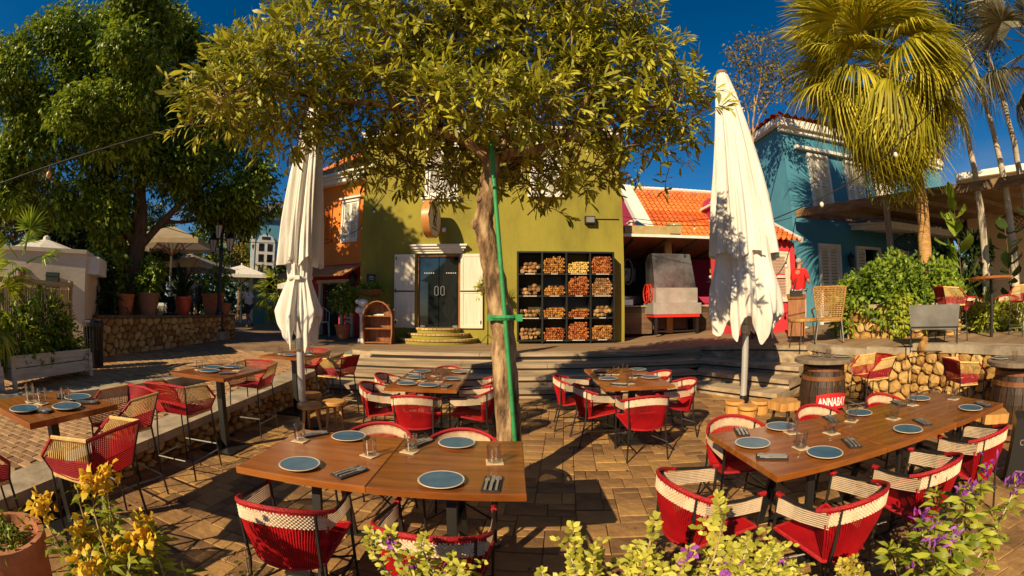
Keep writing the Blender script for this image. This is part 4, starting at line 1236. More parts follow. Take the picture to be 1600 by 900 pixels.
# ---- the tree in the middle of the patio
mt = thing('patio_tree', 'broad olive leaved tree rising from the middle of the patio', 'tree')
limb_obj('trunk', [(-.02, 3.82, -.05), (-.03, 3.8, .4), (-.06, 3.8, .97), (-.08, 3.8, 1.43), (-.14, 3.8, 1.83), (-.21, 3.79, 2.17), (-.25, 3.79, 2.41), (-.215, 3.79, 2.77), (-.18, 3.8, 3.06)], .125, .075, M_bark, mt, wob=.008, n=14)
MB().ball((-.315, 3.76, 2.40), .055, 8, 5).build('knot', M_bark, mt, smooth='full'); MB().ball((-.29, 3.73, 2.62), .035, 7, 4).build('knot', M_bark, mt, smooth='full'); MB().ball((.02, 3.72, .62), .05, 8, 5, (.7, .6, 1.5)).build('knot', M_bark, mt, smooth='full')
for pts, a, b in [
    ([(-.18, 3.8, 3.0), (-.39, 3.78, 3.18), (-.66, 3.74, 3.3), (-.97, 3.67, 3.46), (-1.21, 3.6, 3.55), (-1.85, 3.3, 3.58), (-2.35, 2.95, 3.7)], .06, .015),
    ([(-.62, 3.74, 3.28), (-.72, 3.8, 3.5), (-.66, 3.9, 3.9), (-.6, 3.9, 4.6)], .045, .012),
    ([(-1.1, 3.63, 3.5), (-1.22, 3.6, 3.85), (-1.24, 3.55, 4.3), (-1.4, 3.4, 4.8)], .045, .012),
    ([(-.18, 3.8, 3.0), (-.05, 3.82, 3.1), (.18, 3.8, 3.12), (.6, 3.75, 3.25), (1.1, 3.75, 3.5), (1.6, 3.7, 3.7)], .06, .014),
    ([(-.16, 3.82, 3.0), (-.05, 4.0, 3.4), (.05, 4.2, 3.9), (.2, 4.3, 4.6)], .05, .014),
    ([(.5, 3.76, 3.22), (.75, 3.6, 3.7), (1.0, 3.4, 4.3)], .035, .01),
    ([(-.1, 3.85, 3.05), (-.3, 4.3, 3.2), (-.7, 4.8, 3.2), (-1.0, 5.1, 3.3)], .04, .01),
    ([(-.1, 3.85, 3.05), (.2, 4.4, 3.2), (.5, 4.9, 3.1)], .04, .01)]:
    limb_obj('limb', pts, a, b, M_bark, mt, wob=.012)
TL = [(-2.20, 3.05, 3.75, .62, .50, 1.2), (-2.42, 2.72, 3.42, .45, .36, 1.1), (-1.93, 3.35, 4.25, .62, .5, 1), (-1.36, 3.7, 4.42, .7, .55, 1), (-1.16, 3.8, 3.85, .62, .42, .9), (-.54, 3.86, 4.42, .75, .55, 1),
      (-.5, 4.0, 3.85, .55, .35, .6), (.34, 3.85, 4.42, .8, .55, 1), (.63, 3.75, 3.85, .55, .42, 1), (1.17, 3.7, 4.05, .58, .46, 1.1), (1.50, 3.70, 3.66, .50, .42, 1.2), (1.30, 3.98, 3.34, .46, .32, 1),
      (.68, 4.3, 3.2, .50, .28, .6), (.40, 4.6, 3.06, .50, .24, .5), (-.95, 4.65, 3.16, .55, .24, .5), (-1.42, 4.35, 3.32, .46, .28, .7), (-1.64, 4.08, 3.52, .50, .34, 1), (-2.05, 3.3, 3.42, .48, .32, 1),
      (-.98, 3.6, 4.9, .7, .4, 1), (0, 3.7, 5.0, .8, .4, 1), (.9, 3.6, 4.7, .6, .4, 1), (-.2, 4.9, 3.5, .7, .4, .5), (-.25, 3.35, 3.42, .38, .24, 1), (.32, 3.45, 3.40, .40, .24, 1), (-.75, 3.45, 3.52, .40, .25, 1), (.05, 4.3, 3.2, .4, .22, .7), (-.45, 4.2, 3.15, .4, .2, .7), (-.3, 4.6, 4.3, 1.0, .6, .5)]
P, O = lobe_points(TL, 2500, .45)
P = P + O * (npr.rand(len(P), 1) ** 3 * .20) + npr.normal(size=P.shape) * .05
O = unit(O + npr.normal(size=O.shape) * .35)
per = 15
ii = np.repeat(np.arange(len(P)), per)
along = npr.rand(len(ii), 1)
pp = P[ii] + O[ii] * (along * .20 - .10) + npr.normal(size=(len(ii), 3)) * .018
dd = unit(unit(npr.normal(size=(len(ii), 3))) * .62 + O[ii] * (.35 + .5 * along) + np.array([0, 0, .05]))
sz = (.55 + .75 * npr.rand(len(ii)) ** .8) * np.repeat(.8 + .4 * npr.rand(len(P)), per)
ll = .128 * sz; ww = .027 * sz * (.8 + .4 * npr.rand(len(ii)))
k_ = (np.hypot(pp[:, 0], pp[:, 1]) > 1.9)
V1, F1 = leaves(pp[k_], dd[k_], ll[k_], ww[k_], fold=.12, curl=.06, mid=.58)
mesh_obj('crown', np_mesh('crown', V1, F1, L_tree), mt)
tw = MB()
for i in range(0, 2500, 2):
    p = Vector(P[i]); o = Vector(O[i])
    if p.length > 2: tw.tube([p - o * .34 + Vector((0, 0, -.06)), p - o * .14, p + o * .1], [.008, .005, .002], 3, cap=False)
tag(tw.build('twigs', M_bark, mt), kind='stuff')
# green support pole strapped to the trunk
sp = thing('support_pole', 'green painted steel pole strapped against the patio tree trunk', 'pole')
MB().tube([(.07, 3.70, .0), (.03, 3.66, .43), (-.06, 3.66, 1.59), (-.19, 3.67, 3.15)], .020, 10).build('tube', M_greenpole, sp, smooth=True)
st = MB(); st.tube([(-.07 + .115 * math.cos(a), 3.77 + .125 * math.sin(a), 1.57) for a in np.linspace(0, 2 * PI, 22)[:-1]], .02, 5, closed=True, flat=1.2)
st.build('strap', M_greenpole, sp); MB().box((.06, 3.69, 1.57), (.06, .05, .06)).build('clamp', M_greenpole, sp)
MB().box((-.19, 3.70, 1.57), (.05, .04, .05)).build('clamp', M_greenpole, sp)

def tree(label, base, trunk_pts, r0, r1, lobes, nclump, per, L, W, lm, bark, name='tree', limbs=(), droop=.2, spread=.12, flat=.45, shell=.55):
    t = thing(name, label, 'tree')
    limb_obj('trunk', trunk_pts, r0, r1, bark, t, wob=.02)
    for (pts, a, b) in limbs: limb_obj('limb', pts, a, b, bark, t, wob=.02)
    P, O = lobe_points(lobes, nclump, shell)
    pp, dd, ll, ww = clumps(P, O, per, spread, L, W, droop=droop, flat=flat)
    V, F = leaves(pp, dd, ll, ww)
    mesh_obj('crown', np_mesh('crown', V, F, lm), t)
    return t

# ---- the tall ficus on the left
FL = []
rf_ = random.Random(5)
for (x, y, z, r_) in [(-11.3, 6.6, 8.9, 1.5), (-12.2, 5.4, 8.2, 1.5), (-12.6, 4.2, 7.4, 1.4), (-9.9, 8.2, 9.6, 1.25), (-8.6, 9.6, 8.6, 1.1), (-9.1, 9.0, 7.4, 1.3), (-10.6, 7.6, 7.2, 1.5), (-11.8, 5.6, 6.3, 1.4),
                       (-12.4, 4.6, 5.7, 1.2), (-10.0, 8.6, 5.9, 1.3), (-8.1, 10.2, 6.4, 1.1), (-7.7, 10.3, 5.2, .9), (-8.6, 9.4, 4.9, .9), (-11.2, 7.4, 5.2, 1.1), (-9.6, 7.0, 8.2, 1.2), (-8.3, 8.6, 8.9, 1.1), (-10.9, 9.4, 8.0, 1.5), (-9.4, 5.6, 8.8, 1.1), (-10.4, 8.4, 10.3, 1.0), (-8.75, 5.6, 8.7, 1.15), (-8.6, 5.7, 7.0, 1.1), (-9.3, 5.2, 6.0, .9), (-9.0, 6.4, 5.6, .8), (-8.0, 11.2, 4.6, .8), (-9.3, 10.6, 4.4, .8), (-11.4, 6.8, 4.4, 1.0), (-10.4, 7.6, 4.3, .8), (-12.4, 5.2, 4.6, 1.0), (-9.2, 9.0, 6.0, 1.0), (-8.9, 9.9, 7.5, 1.0), (-10.2, 7.2, 6.2, 1.1), (-11.2, 6.2, 7.6, 1.2), (-7.6, 10.9, 5.9, .7), (-8.8, 8.8, 5.4, .8)]:
    for q in range(4):
        FL.append((x + rf_.uniform(-.6, .6) * r_, y + rf_.uniform(-.6, .6) * r_, z + rf_.uniform(-.5, .5) * r_, r_ * rf_.uniform(.42, .66), r_ * rf_.uniform(.34, .52), 1))
SUNP = [Vector((-5.0, 12.95, 4.6)), Vector((-5.6, 13.2, 4.0)), Vector((-6.1, 13.4, 4.9)), Vector((-5.2, 13.0, 5.5))]
FL2 = []
for (x, y, z, a, b, w) in FL:               # the crown leaves the sunlit orange house free
    near = -9.6 < x < -8.0 and 4.6 < y < 6.6
    k = 1.0
    while not near and k < 1.6 and any(((Vector((x * k, y * k, 1.65 + (z - 1.65) * k)) - p).cross(ldir)).length < a * k + .25 for p in SUNP): k += .08
    FL2.append((x * k, y * k, 1.65 + (z - 1.65) * k * .97, a * (1 + (k - 1) * .5), b * (1 + (k - 1) * .5), w))
FL = FL2
tree('tall dark green ficus with dense drooping clumps behind the left rubble wall', None,
     [(-10.3, 8.3, 1.2), (-10.25, 8.3, 2.4), (-10.1, 8.4, 3.6), (-10.2, 8.2, 5.2), (-10.3, 7.8, 7.5)], .36, .10, FL, 9500, 12, .165, .075, L_ficus, M_bark_dark, 'ficus_tree',
     limbs=[([(-10.15, 8.35, 3.0), (-9.5, 8.9, 4.0), (-8.8, 9.4, 4.8), (-8.2, 9.9, 5.4)], .13, .03), ([(-10.2, 8.3, 3.3), (-11.0, 7.3, 4.6), (-11.7, 6.0, 6.0)], .14, .03), ([(-10.2, 8.2, 3.8), (-9.9, 7.9, 5.6), (-9.4, 7.2, 7.4)], .12, .03),
            ([(-10.3, 8.4, 1.3), (-10.55, 8.2, 2.6), (-10.6, 8.2, 4.6), (-11, 8.4, 6.4)], .16, .04), ([(-9.6, 8.8, 3.9), (-9.4, 9.6, 4.0), (-9.0, 10.6, 4.3)], .07, .02)], droop=.35, spread=.16)
# lit lime climbing leaves round its trunk
vn = thing('climbing_plant', 'sunlit lime green creeper climbing the ficus trunk', 'plant', (-10.3, 7.9, 1.3))
P, O = lobe_points([(-.2, -.3, 1.2, .55, .9, 1), (-.5, -.2, 2.2, .6, .6, 1), (.1, -.3, .6, .5, .5, .6)], 420, .4)
pp, dd, ll, ww = clumps(P, O, 6, .1, .16, .09, droop=.3)
leaf_obj('foliage', pp, dd, ll, ww, L_lime, vn); limb_obj('stem', [(0, -.2, 0), (-.1, -.25, 1.2), (-.3, -.2, 2.4)], .03, .015, M_bark_dark, vn)
# ---- other background trees
tree('golden green tree at the left edge above the plaster kiosk', None, [(-15.5, 4.6, .5), (-15.5, 4.7, 2.5), (-15.4, 4.8, 4.5)], .22, .08,
     [(-15.6, 4.6, 5.2, 1.6, 1.1, 1), (-14.6, 5.6, 4.8, 1.3, 1.0, 1), (-16.4, 3.2, 5.0, 1.6, 1.2, 1), (-15, 6.6, 4.3, 1.2, .9, 1), (-15.2, 4.2, 3.9, 1.4, .8, 1), (-16.5, 6.0, 5.6, 1.4, 1.0, 1)], 1500, 7, .20, .09, L_gold, M_bark_dark)
tree('round golden tree far down the street beside the lamp', None, [(-14.8, 22.5, .7), (-14.8, 22.5, 2.5), (-14.7, 22.6, 4)], .2, .08,
     [(-14.8, 22.4, 4.9, 1.5, 1.1, 1), (-13.7, 22.8, 4.5, 1.2, 1.0, 1), (-15.6, 22, 4.4, 1.2, .9, 1), (-14.4, 22.0, 3.8, 1.4, .8, 1)], 900, 7, .22, .10, L_gold, M_bark_dark)
for i, (lab, x, y, s_, lm) in enumerate([('dark green tree behind the round golden tree', -13.2, 26, 1.0, L_dark), ('dark bushy tree beside the distant blue house', -11.6, 20.4, .62, L_dark), ('mid green tree at the far end of the raised terrace', -18.5, 20.5, 1.0, L_shrub),
                                      ('dark tree behind the open parasols', -17.5, 15.0, .9, L_dark), ('dense dark tree behind the golden tree at the left', -19, 9.0, 1.2, L_dark), ('green tree showing between green building and magenta house', 6.3, 25.5, 1.25, L_ficus), ('leafy tree closing the far end of the street', -16.5, 30, 1.3, L_ficus), ('dark tree at the back of the raised terrace', -21, 18, 1.2, L_dark), ('tall green tree behind the small white parasol', -18.8, 25.5, 1.3, L_gold), ('low dark tree behind the plaster kiosk canopy', -16.5, 9.5, .8, L_dark), ('shadowy tree behind the seated guests', -15.0, 13.6, .75, L_dark), ('dark tree far behind the ficus trunk', -19.5, 13.6, 1.1, L_dark)]):
    z0 = .7
    tree(lab, None, [(x, y, z0), (x + .05, y, z0 + 1.6 * s_), (x, y + .1, z0 + 3 * s_)], .18 * s_, .07, [(x + a * s_, y + b * s_, z0 + c * s_, r_ * s_, r_ * .75 * s_, 1) for a, b, c, r_ in ((0, 0, 4.2, 1.5), (-1.2, .2, 3.6, 1.2), (1.2, -.2, 3.7, 1.2), (.2, -.6, 2.9, 1.3), (0, .5, 5, 1.0))], 620, 7, .24, .11, lm, M_bark_dark)

# ---- sparse twiggy tree beside the blue house roof
tree('sparse yellow green tree in front of the blue house roof', None, [(5.75, 9.25, .8), (5.8, 9.25, 3.0), (6.0, 9.2, 5.0), (6.5, 9.2, 7.2)], .08, .02,
     [(6.6, 9.3, 7.6, .5, .7, 1), (6.9, 9.0, 8.6, .6, .6, 1), (6.4, 9.4, 8.6, .4, .5, 1), (7.3, 8.8, 7.6, .6, .5, 1)], 330, 6, .11, .05, L_gold, M_bark, 'twiggy_tree',
     limbs=[([(6.2, 9.2, 6.0), (6.8, 9.0, 7.0), (7.6, 8.7, 7.6)], .025, .008), ([(6.1, 9.2, 5.6), (6.25, 9.3, 7.0), (6.3, 9.4, 8.6)], .025, .008), ([(6.4, 9.2, 6.8), (6.8, 9.1, 7.8), (7.0, 9, 8.9)], .025, .008)], droop=.1)

# ---- fan palms
def frond_mesh(name, seed, blade, pet, span, droop, nseg, material):
    r = random.Random(seed)
    V = []; F = []
    def quadstrip(pts, w, nrm):
        b = len(V)
        for (p, ww) in zip(pts, w):
            V.append(tuple(p - nrm * ww)); V.append(tuple(p + nrm * ww))
        for i in range(len(pts) - 1): F.append((b + 2 * i, b + 2 * i + 1, b + 2 * i + 3, b + 2 * i + 2))
    # petiole along +x, sagging
    pp_ = [Vector((pet * t, 0, -.12 * pet * t * t)) for t in (0, .33, .66, 1)]
    quadstrip(pp_, [.025, .02, .018, .015], Vector((0, 1, 0)))
    quadstrip(pp_, [.018, .015, .012, .01], Vector((0, 0, 1)))
    o = pp_[-1]
    for k in range(nseg):
        a = -span / 2 + span * k / (nseg - 1) + r.uniform(-.02, .02)
        d = Vector((math.cos(a), math.sin(a), 0))
        s_ = Vector((-math.sin(a), math.cos(a), 0))
        Lk_ = blade * (.72 + .28 * math.cos(a * .8)) * r.uniform(.92, 1.05)
        pts = []; w = []
        for t in (0, .3, .55, .78, 1):
            sag = droop * Lk_ * (t ** 2.2) * (1 + .5 * r.random()) + (max(0, t - .55) ** 1.5) * Lk_ * .35
            pts.append(o + d * Lk_ * (t - .30 * droop * t * t) + Vector((0, 0, -sag)) + Vector((0, 0, .05 * blade * math.sin(t * 2.2) * math.cos(a * 2))))
            w.append({0: .004, .3: .50, .55: .40, .78: .24, 1: .02}[t] * span * blade / nseg * .56)
        fold = Vector((0, 0, .35 if k % 2 else -.35))
        quadstrip(pts, w, (s_ + fold).normalized())
    me = bpy.data.meshes.new(name)
    me.from_pydata(V, [], F); me.materials.append(material); me.update()
    return me
def fan_palm(label, trunk, r0, r1, centre, n, blade, pet, seed, tm=M_palmtrunk, lm=L_palm, elmin=-75, elmax=75, nseg=50):
    t = thing('fan_palm', label, 'palm tree')
    limb_obj('trunk', trunk, r0, r1, tm, t, wob=.01, n=12)
    r = random.Random(seed)
    vs_ = [frond_mesh('frond', seed + q, blade, pet, R(215), d, nseg, lm) for q, d in enumerate((.12, .28, .45, .65))]
    for k in range(n):
        az = 2 * PI * k * .381966 * 1.0 + r.uniform(-.2, .2)
        f = (k + .5) / n
        el = R(elmax + (elmin - elmax) * f)
        me = vs_[min(3, int(f * 4 + r.uniform(-.5, .5)) if f > .1 else 0)]
        mesh_obj('frond', me, t, (centre[0] + .1 * math.cos(az), centre[1] + .1 * math.sin(az), centre[2] - .6 * f + .3), (r.uniform(-.5, .5), -el, az), (r.uniform(.85, 1.12),) * 3)
    return t
fan_palm('tall golden fan palm with drooping skirt of fronds beside the blue house', [(8.28, 5.75, .9), (8.28, 5.76, 2.0), (8.33, 5.7, 3.2), (8.2, 5.6, 4.6), (7.85, 5.55, 6.2), (7.7, 5.5, 6.8)], .16, .13, (7.6, 5.5, 6.55), 76, 1.38, 1.14, 50, elmin=-72)
fan_palm('grey green fan palm at the upper right corner of the photo', [(9.8, 2.0, .9), (9.8, 2.05, 3.0), (9.75, 2.2, 5.8)], .14, .12, (9.7, 2.30, 6.2), 26, 1.15, .9, 90, M_bark_pale, L_palm2)
# pale trunks between the palms
for (lab, pts, lob) in [('slender pale trunked tree with sparse leaves behind the golden palm', [(10.6, 5.3, .9), (10.6, 5.3, 3.4), (10.5, 5.2, 5.0), (10.3, 5.0, 7.6)], (10.3, 5.0, 8.0)),
                        ('pale branching trunk between the two fan palms', [(11.2, 4.7, .9), (11.2, 4.7, 3.2), (11.0, 4.6, 5.2), (10.8, 4.5, 7.4)], (10.8, 4.4, 8.2)),
                        ('leaning pale trunk nearest the cream house', [(11.9, 4.4, .9), (11.8, 4.4, 3.4), (11.4, 4.2, 5.6), (11.0, 4.0, 7.6)], (11.2, 3.9, 8.4))]:
    c = Vector(pts[2])
    tree(lab, None, pts, .14, .05, [(*lob, .9, .7, 1), (lob[0] + .6, lob[1] + .4, lob[2] - .6, .7, .5, 1), (lob[0] - .5, lob[1] - .3, lob[2] + .3, .6, .5, 1)], 150, 6, .16, .05, L_dark, M_bark_pale, 'pale_trunk_tree',
         limbs=[([c, c + Vector((.5, .2, .8)), c + Vector((.7, .4, 2.0))], .06, .02), ([c + Vector((0, 0, .4)), c + Vector((-.5, -.2, 1.2)), c + Vector((-.6, -.3, 2.4))], .05, .02)])

# ---- stone planter with a bright hedge
sp_ = thing('stone_planter', 'raised ochre stone planter on the upper terrace under the palm', 'planter')
PP = [(6.72, 6.75), (6.95, 6.15), (8.1, 4.75), (9.3, 5.6), (8.2, 7.6)]
zb = .9
for i in range(3): rubble_face(sp_, PP[i], PP[i + 1], (.9, .95), (1.60, 1.60), .20, 60 + i, depth=.06)
MB().prism(PP[::-1][::-1], .8, 1.55).build('wall_core', M_mortar, sp_)
cc = Vector((7.85, 6.2))
for a, b in zip(PP[:3], PP[1:4]):
    a2, b2 = Vector(a).lerp(cc, .22), Vector(b).lerp(cc, .22); a1, b1 = Vector(a).lerp(cc, -.05), Vector(b).lerp(cc, -.05)
    MB().prism([tuple(a1), tuple(b1), tuple(b2), tuple(a2)], 1.56, 1.63).build('capstone', M_concrete, sp_)
hd = thing('hedge_shrub', 'bright green leafy shrub filling the stone planter', 'shrub', (7.8, 6.1, 1.38))
HL = [(-.7, .35, .45, .55, .5, 1), (-.3, -.1, .55, .6, .55, 1), (.3, -.5, .6, .6, .55, 1), (.7, -.2, .65, .6, .5, 1), (.2, .4, .7, .7, .6, 1), (-.6, .8, .4, .5, .45, 1), (-1.05, .75, .1, .35, .5, .9), (-.75, -.15, .2, .35, .4, .8), (.1, -.95, .3, .4, .4, .8), (.9, -.6, .5, .5, .5, .8), (-.2, -.75, .1, .3, .4, .8)]
P, O = lobe_points(HL, 1500, .5)
pp, dd, ll, ww = clumps(P, O, 6, .06, .12, .055, droop=.12)
leaf_obj('foliage', pp, dd, ll, ww, L_shrub, hd)
for k in range(9):
    a = rnd.uniform(0, 6.28); limb_obj('stem', [(.3 * math.cos(a), .3 * math.sin(a), 0), (.5 * math.cos(a), .5 * math.sin(a), .4), (.6 * math.cos(a), .6 * math.sin(a), .8)], .015, .006, M_bark_dark, hd, n=5)
vp = thing('trailing_plant', 'yellow green trailing plant hanging over the front of the stone planter', 'plant', (7.18, 5.72, 1.55))
P, O = lobe_points([(0, 0, .0, .26, .26, 1), (-.04, -.06, -.28, .20, .28, 1), (.12, -.02, .12, .25, .2, 1)], 260, .3)
pp, dd, ll, ww = clumps(P, O, 6, .04, .08, .05, droop=.6)
leaf_obj('foliage', pp, dd, ll, ww, L_lime, vp); limb_obj('stem', [(.1, .1, 0), (0, -.1, .05), (-.05, -.16, -.4)], .01, .005, M_bark_dark, vp, n=5)
tr = thing('metal_trough', 'grey metal trough planter on a thin black stand', 'planter', (6.55, 4.36, .86), math.atan2(-.58, .40))
MB()._add(trap(-.42, .42, .36, -.46, .46, .74, -.14, .14, -.17, .17), BF).build('trough', M_greymetal, tr)
for (x, y) in ((-.42, -.15), (.42, -.15), (-.42, .15), (.42, .15)): MB().bar((x, y, 0), (x, y, .40), .018).build('leg', M_black, tr)
for y in (-.15, .15): MB().bar((-.42, y, .40), (.42, y, .40), .018).build('rail', M_black, tr); MB().bar((-.42, y, .03), (.42, y, .03), .014).build('rail', M_black, tr)
rk = MB(); rk.ball((0, 0, .08), .12, 9, 6, (1.1, .8, .9)); rk.ball((.03, 0, .2), .07, 8, 5)
tag(rk.build('rock', M_stone, loc=(6.5, 4.55, .86)), 'small ochre rock lying under the metal trough', 'rock', kind='thing')

def bush(name, label, loc, lobes, n, per, L, W, lm, cat='plant', stems=4, droop=.2, spread=.05, stem_h=.4, fill=.4):
    t = thing(name, label, cat, loc)
    P, O = lobe_points(lobes, n, fill)
    pp, dd, ll, ww = clumps(P, O, per, spread, L, W, droop=droop)
    leaf_obj('foliage', pp, dd, ll, ww, lm, t)
    for k in range(stems):
        l = lobes[k % len(lobes)]
        limb_obj('stem', [(.03 * math.cos(k * 2.1), .03 * math.sin(k * 2.1), 0), (l[0] * .5, l[1] * .5, l[2] * .55), (l[0], l[1], l[2])], .018, .006, M_bark_dark, t, n=5)
    return t
def pot(label, loc, r, h, material=None, group=None):
    t = thing('plant_pot', label, 'pot', loc, 0, group)
    MB().lathe([(r * .68, 0), (r * .92, h * .6), (r, h * .86), (r * 1.06, h * .88), (r * 1.06, h), (r * .92, h), (r * .88, h * .88)], 20).build('body', material or M_terra, t, smooth=True)
    MB().lathe([(.001, h * .86), (r * .9, h * .87)], 16, cap=False).build('soil', M_soil, t)
    return t
def spiky(label, loc, n, L, W, lm, spread=.5, name='spiky_plant'):
    t = thing(name, label, 'plant', loc)
    for k in range(n):
        a = rnd.uniform(0, 6.28); e = rnd.uniform(R(25), R(85)); l_ = L * rnd.uniform(.7, 1.1)
        pts = []
        for q in (0, .35, .7, 1):
            ee = e - q * q * spread * 1.2
            pts.append((l_ * q * math.cos(ee) * math.cos(a), l_ * q * math.cos(ee) * math.sin(a), l_ * q * math.sin(ee)))
        s_ = Vector((-math.sin(a), math.cos(a), 0)); V = []
        for p, w in zip(pts, (.3, 1, .75, .02)): V += [Vector(p) - s_ * W * w / 2, Vector(p) + s_ * W * w / 2]
        MB()._add(V, [(0, 1, 3, 2), (2, 3, 5, 4), (4, 5, 7, 6)]).build('leaf', lm, t)
    return t
# pots and plants along the left raised terrace
pot('orange terracotta pot behind the left wall beneath the ficus', (-9.55, 7.55, 1.3), .26, .56)
pot('large brown clay pot on the left wall with a leafy plant', (-9.35, 8.25, 1.3), .32, .62, mat('brown_clay', (.30, .13, .06), .8, (.38, .18, .09), 4))
pot('bright red glazed pot on the left wall with spiky leaves', (-9.15, 9.5, 1.3), .26, .56, mat('red_glaze', (.50, .06, .025), .3, (.58, .09, .04), 4))
pot('big terracotta urn beside the street lamp', (-9.2, 11.0, 1.3), .38, .70)
pot('small terracotta pot at the end of the left wall', (-8.85, 11.15, 1.3), .22, .42)
bush('leafy_plant', 'leafy plant in the large brown clay pot', (-9.35, 8.25, 1.85), [(0, 0, .35, .35, .35, 1), (.1, .1, .7, .3, .3, 1)], 130, 6, .16, .07, L_shrub)
spiky('tall dark spiky plant in the bright red pot', (-9.15, 9.5, 1.8), 60, 1.5, .06, L_dark, .35)
bush('leafy_plant', 'dark shrub in the big terracotta urn', (-9.2, 11.0, 1.95), [(0, 0, .3, .4, .35, 1), (.2, .1, .6, .3, .3, 1)], 130, 6, .15, .06, L_shrub)
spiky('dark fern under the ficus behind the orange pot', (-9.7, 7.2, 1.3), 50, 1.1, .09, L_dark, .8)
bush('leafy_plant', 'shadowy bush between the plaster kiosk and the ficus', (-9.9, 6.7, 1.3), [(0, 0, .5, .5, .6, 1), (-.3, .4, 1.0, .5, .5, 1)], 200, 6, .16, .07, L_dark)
# plants in the white planter and a small palm behind
bush('climbing_shrub', 'dark climbing shrub with sunlit tips in the white plank planter', (-7.5, 3.9, .75), [(-.1, .5, .25, .35, .4, 1), (.0, .2, .5, .35, .5, 1), (.1, -.2, .2, .4, .4, 1), (.15, -.6, .35, .4, .5, 1), (.05, .7, .0, .25, .35, .7)], 520, 6, .10, .05, L_ficus, 'shrub')
bush('climbing_shrub', 'dark green shrub at the left edge of the photo in front of the bamboo', (-7.3, 2.3, .7), [(0, .3, .3, .4, .5, 1), (.1, -.2, .6, .4, .5, 1), (.1, .1, .1, .3, .4, 1)], 380, 6, .11, .05, L_ficus, 'shrub')
fan_palm('small green fan palm in front of the plaster kiosk', [(-7.75, 3.55, .5), (-7.75, 3.55, 1.5), (-7.75, 3.5, 2.1)], .05, .04, (-7.75, 3.5, 2.15), 9, .42, .36, 130, M_bark, L_shrub, -40, 75, 22)
fan_palm('young palm with arching yellow green leaves at the left edge', [(-7.35, 2.75, .6), (-7.35, 2.75, 1.2), (-7.35, 2.72, 1.6)], .05, .04, (-7.45, 2.62, 1.55), 11, .48, .38, 150, M_bark, L_lime, -55, 70, 22)
# beyond the walker: small palm and shrubs along the street
fan_palm('small bright palm far down the street past the walker', [(-11.6, 19.2, .73), (-11.6, 19.2, 1.5), (-11.6, 19.2, 2.2)], .07, .06, (-11.6, 19.2, 2.3), 18, .8, .7, 170, M_bark, L_lime, -50, 70, 20)
pot('terracotta pot under the small bright palm', (-10.9, 19.0, .73), .42, .6)
# tropical plants behind the upper tables
spiky('dark dracaena with narrow leaves behind the upper bar table', (9.6, 4.9, 1.2), 60, 1.2, .05, L_dark, .5)
def big_leaf(label, loc, spots, L, W, lm, name='fiddle_leaf_plant'):
    t = thing(name, label, 'plant', loc)
    for (x, y, z, a, e, s_) in spots:
        d = Vector((math.cos(a) * math.cos(e), math.sin(a) * math.cos(e), math.sin(e))); sd = Vector((-math.sin(a), math.cos(a), 0)); b = Vector((x, y, z)); n_ = sd.cross(d)
        V = [b]; ws = (.22, .8, 1, .7)
        for q, w in zip((.12, .4, .68, .9), ws): c = b + d * L * s_ * q - n_ * L * .25 * q * q * s_; V += [c - sd * W * s_ * w / 2 + n_ * .03, c, c + sd * W * s_ * w / 2 + n_ * .03]
        V.append(b + d * L * s_ - n_ * L * .27 * s_)
        F = [(0, 1, 2), (0, 2, 3)]
        for q in range(3): k = 1 + 3 * q; F += [(k, k + 3, k + 4, k + 1), (k + 1, k + 4, k + 5, k + 2)]
        F += [(10, 13, 11), (11, 13, 12)]
        MB()._add(V, F).build('leaf', lm, t, smooth=True)
    limb_obj('stem', [(0, 0, 0), (.03, 0, .6), (0, .02, max(s[2] for s in spots))], .025, .012, M_bark_dark, t, n=6)
    return t
rq = random.Random(9)
big_leaf('fiddle leaf fig with big round leaves in front of the cream wall', (9.9, 4.3, 1.2), [(0, 0, .5 + .09 * k, rq.uniform(0, 6.28), rq.uniform(-.1, .9), rq.uniform(.8, 1.1)) for k in range(16)], .40, .30, L_dark)
big_leaf('fiddle leaf fig cut off by the right edge of the photo', (9.6, 3.5, 1.2), [(0, 0, .5 + .10 * k, rq.uniform(0, 6.28), rq.uniform(-.1, .9), rq.uniform(.8, 1.1)) for k in range(16)], .40, .30, L_dark)
big_leaf('broad leaved banana plant lit from behind under the pergola', (9.7, 5.6, 1.0), [(0, 0, .7 + .16 * k, rq.uniform(0, 6.28), rq.uniform(.1, 1.0), rq.uniform(.8, 1.2)) for k in range(14)], .62, .30, L_shrub, 'banana_plant')
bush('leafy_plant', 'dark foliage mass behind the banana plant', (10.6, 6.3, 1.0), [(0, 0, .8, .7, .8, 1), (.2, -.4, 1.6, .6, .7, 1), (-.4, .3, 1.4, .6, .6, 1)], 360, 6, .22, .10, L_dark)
big_leaf('young banana plant with upright yellow green leaf beside the planter', (6.62, 7.05, .97), [(0, 0, .2, 2.0, 1.3, 1.0), (0, 0, .2, 4.2, .9, .9), (0, 0, .15, 5.4, .6, .8), (0, 0, .25, .8, 1.0, .8)], .75, .24, L_lime, 'banana_plant')
bush('leafy_plant', 'yellow green low plant under the terrace bar stools', (8.6, 4.35, .97), [(0, 0, .35, .4, .3, 1), (.5, -.5, .35, .4, .3, 1)], 200, 6, .12, .05, L_lime)

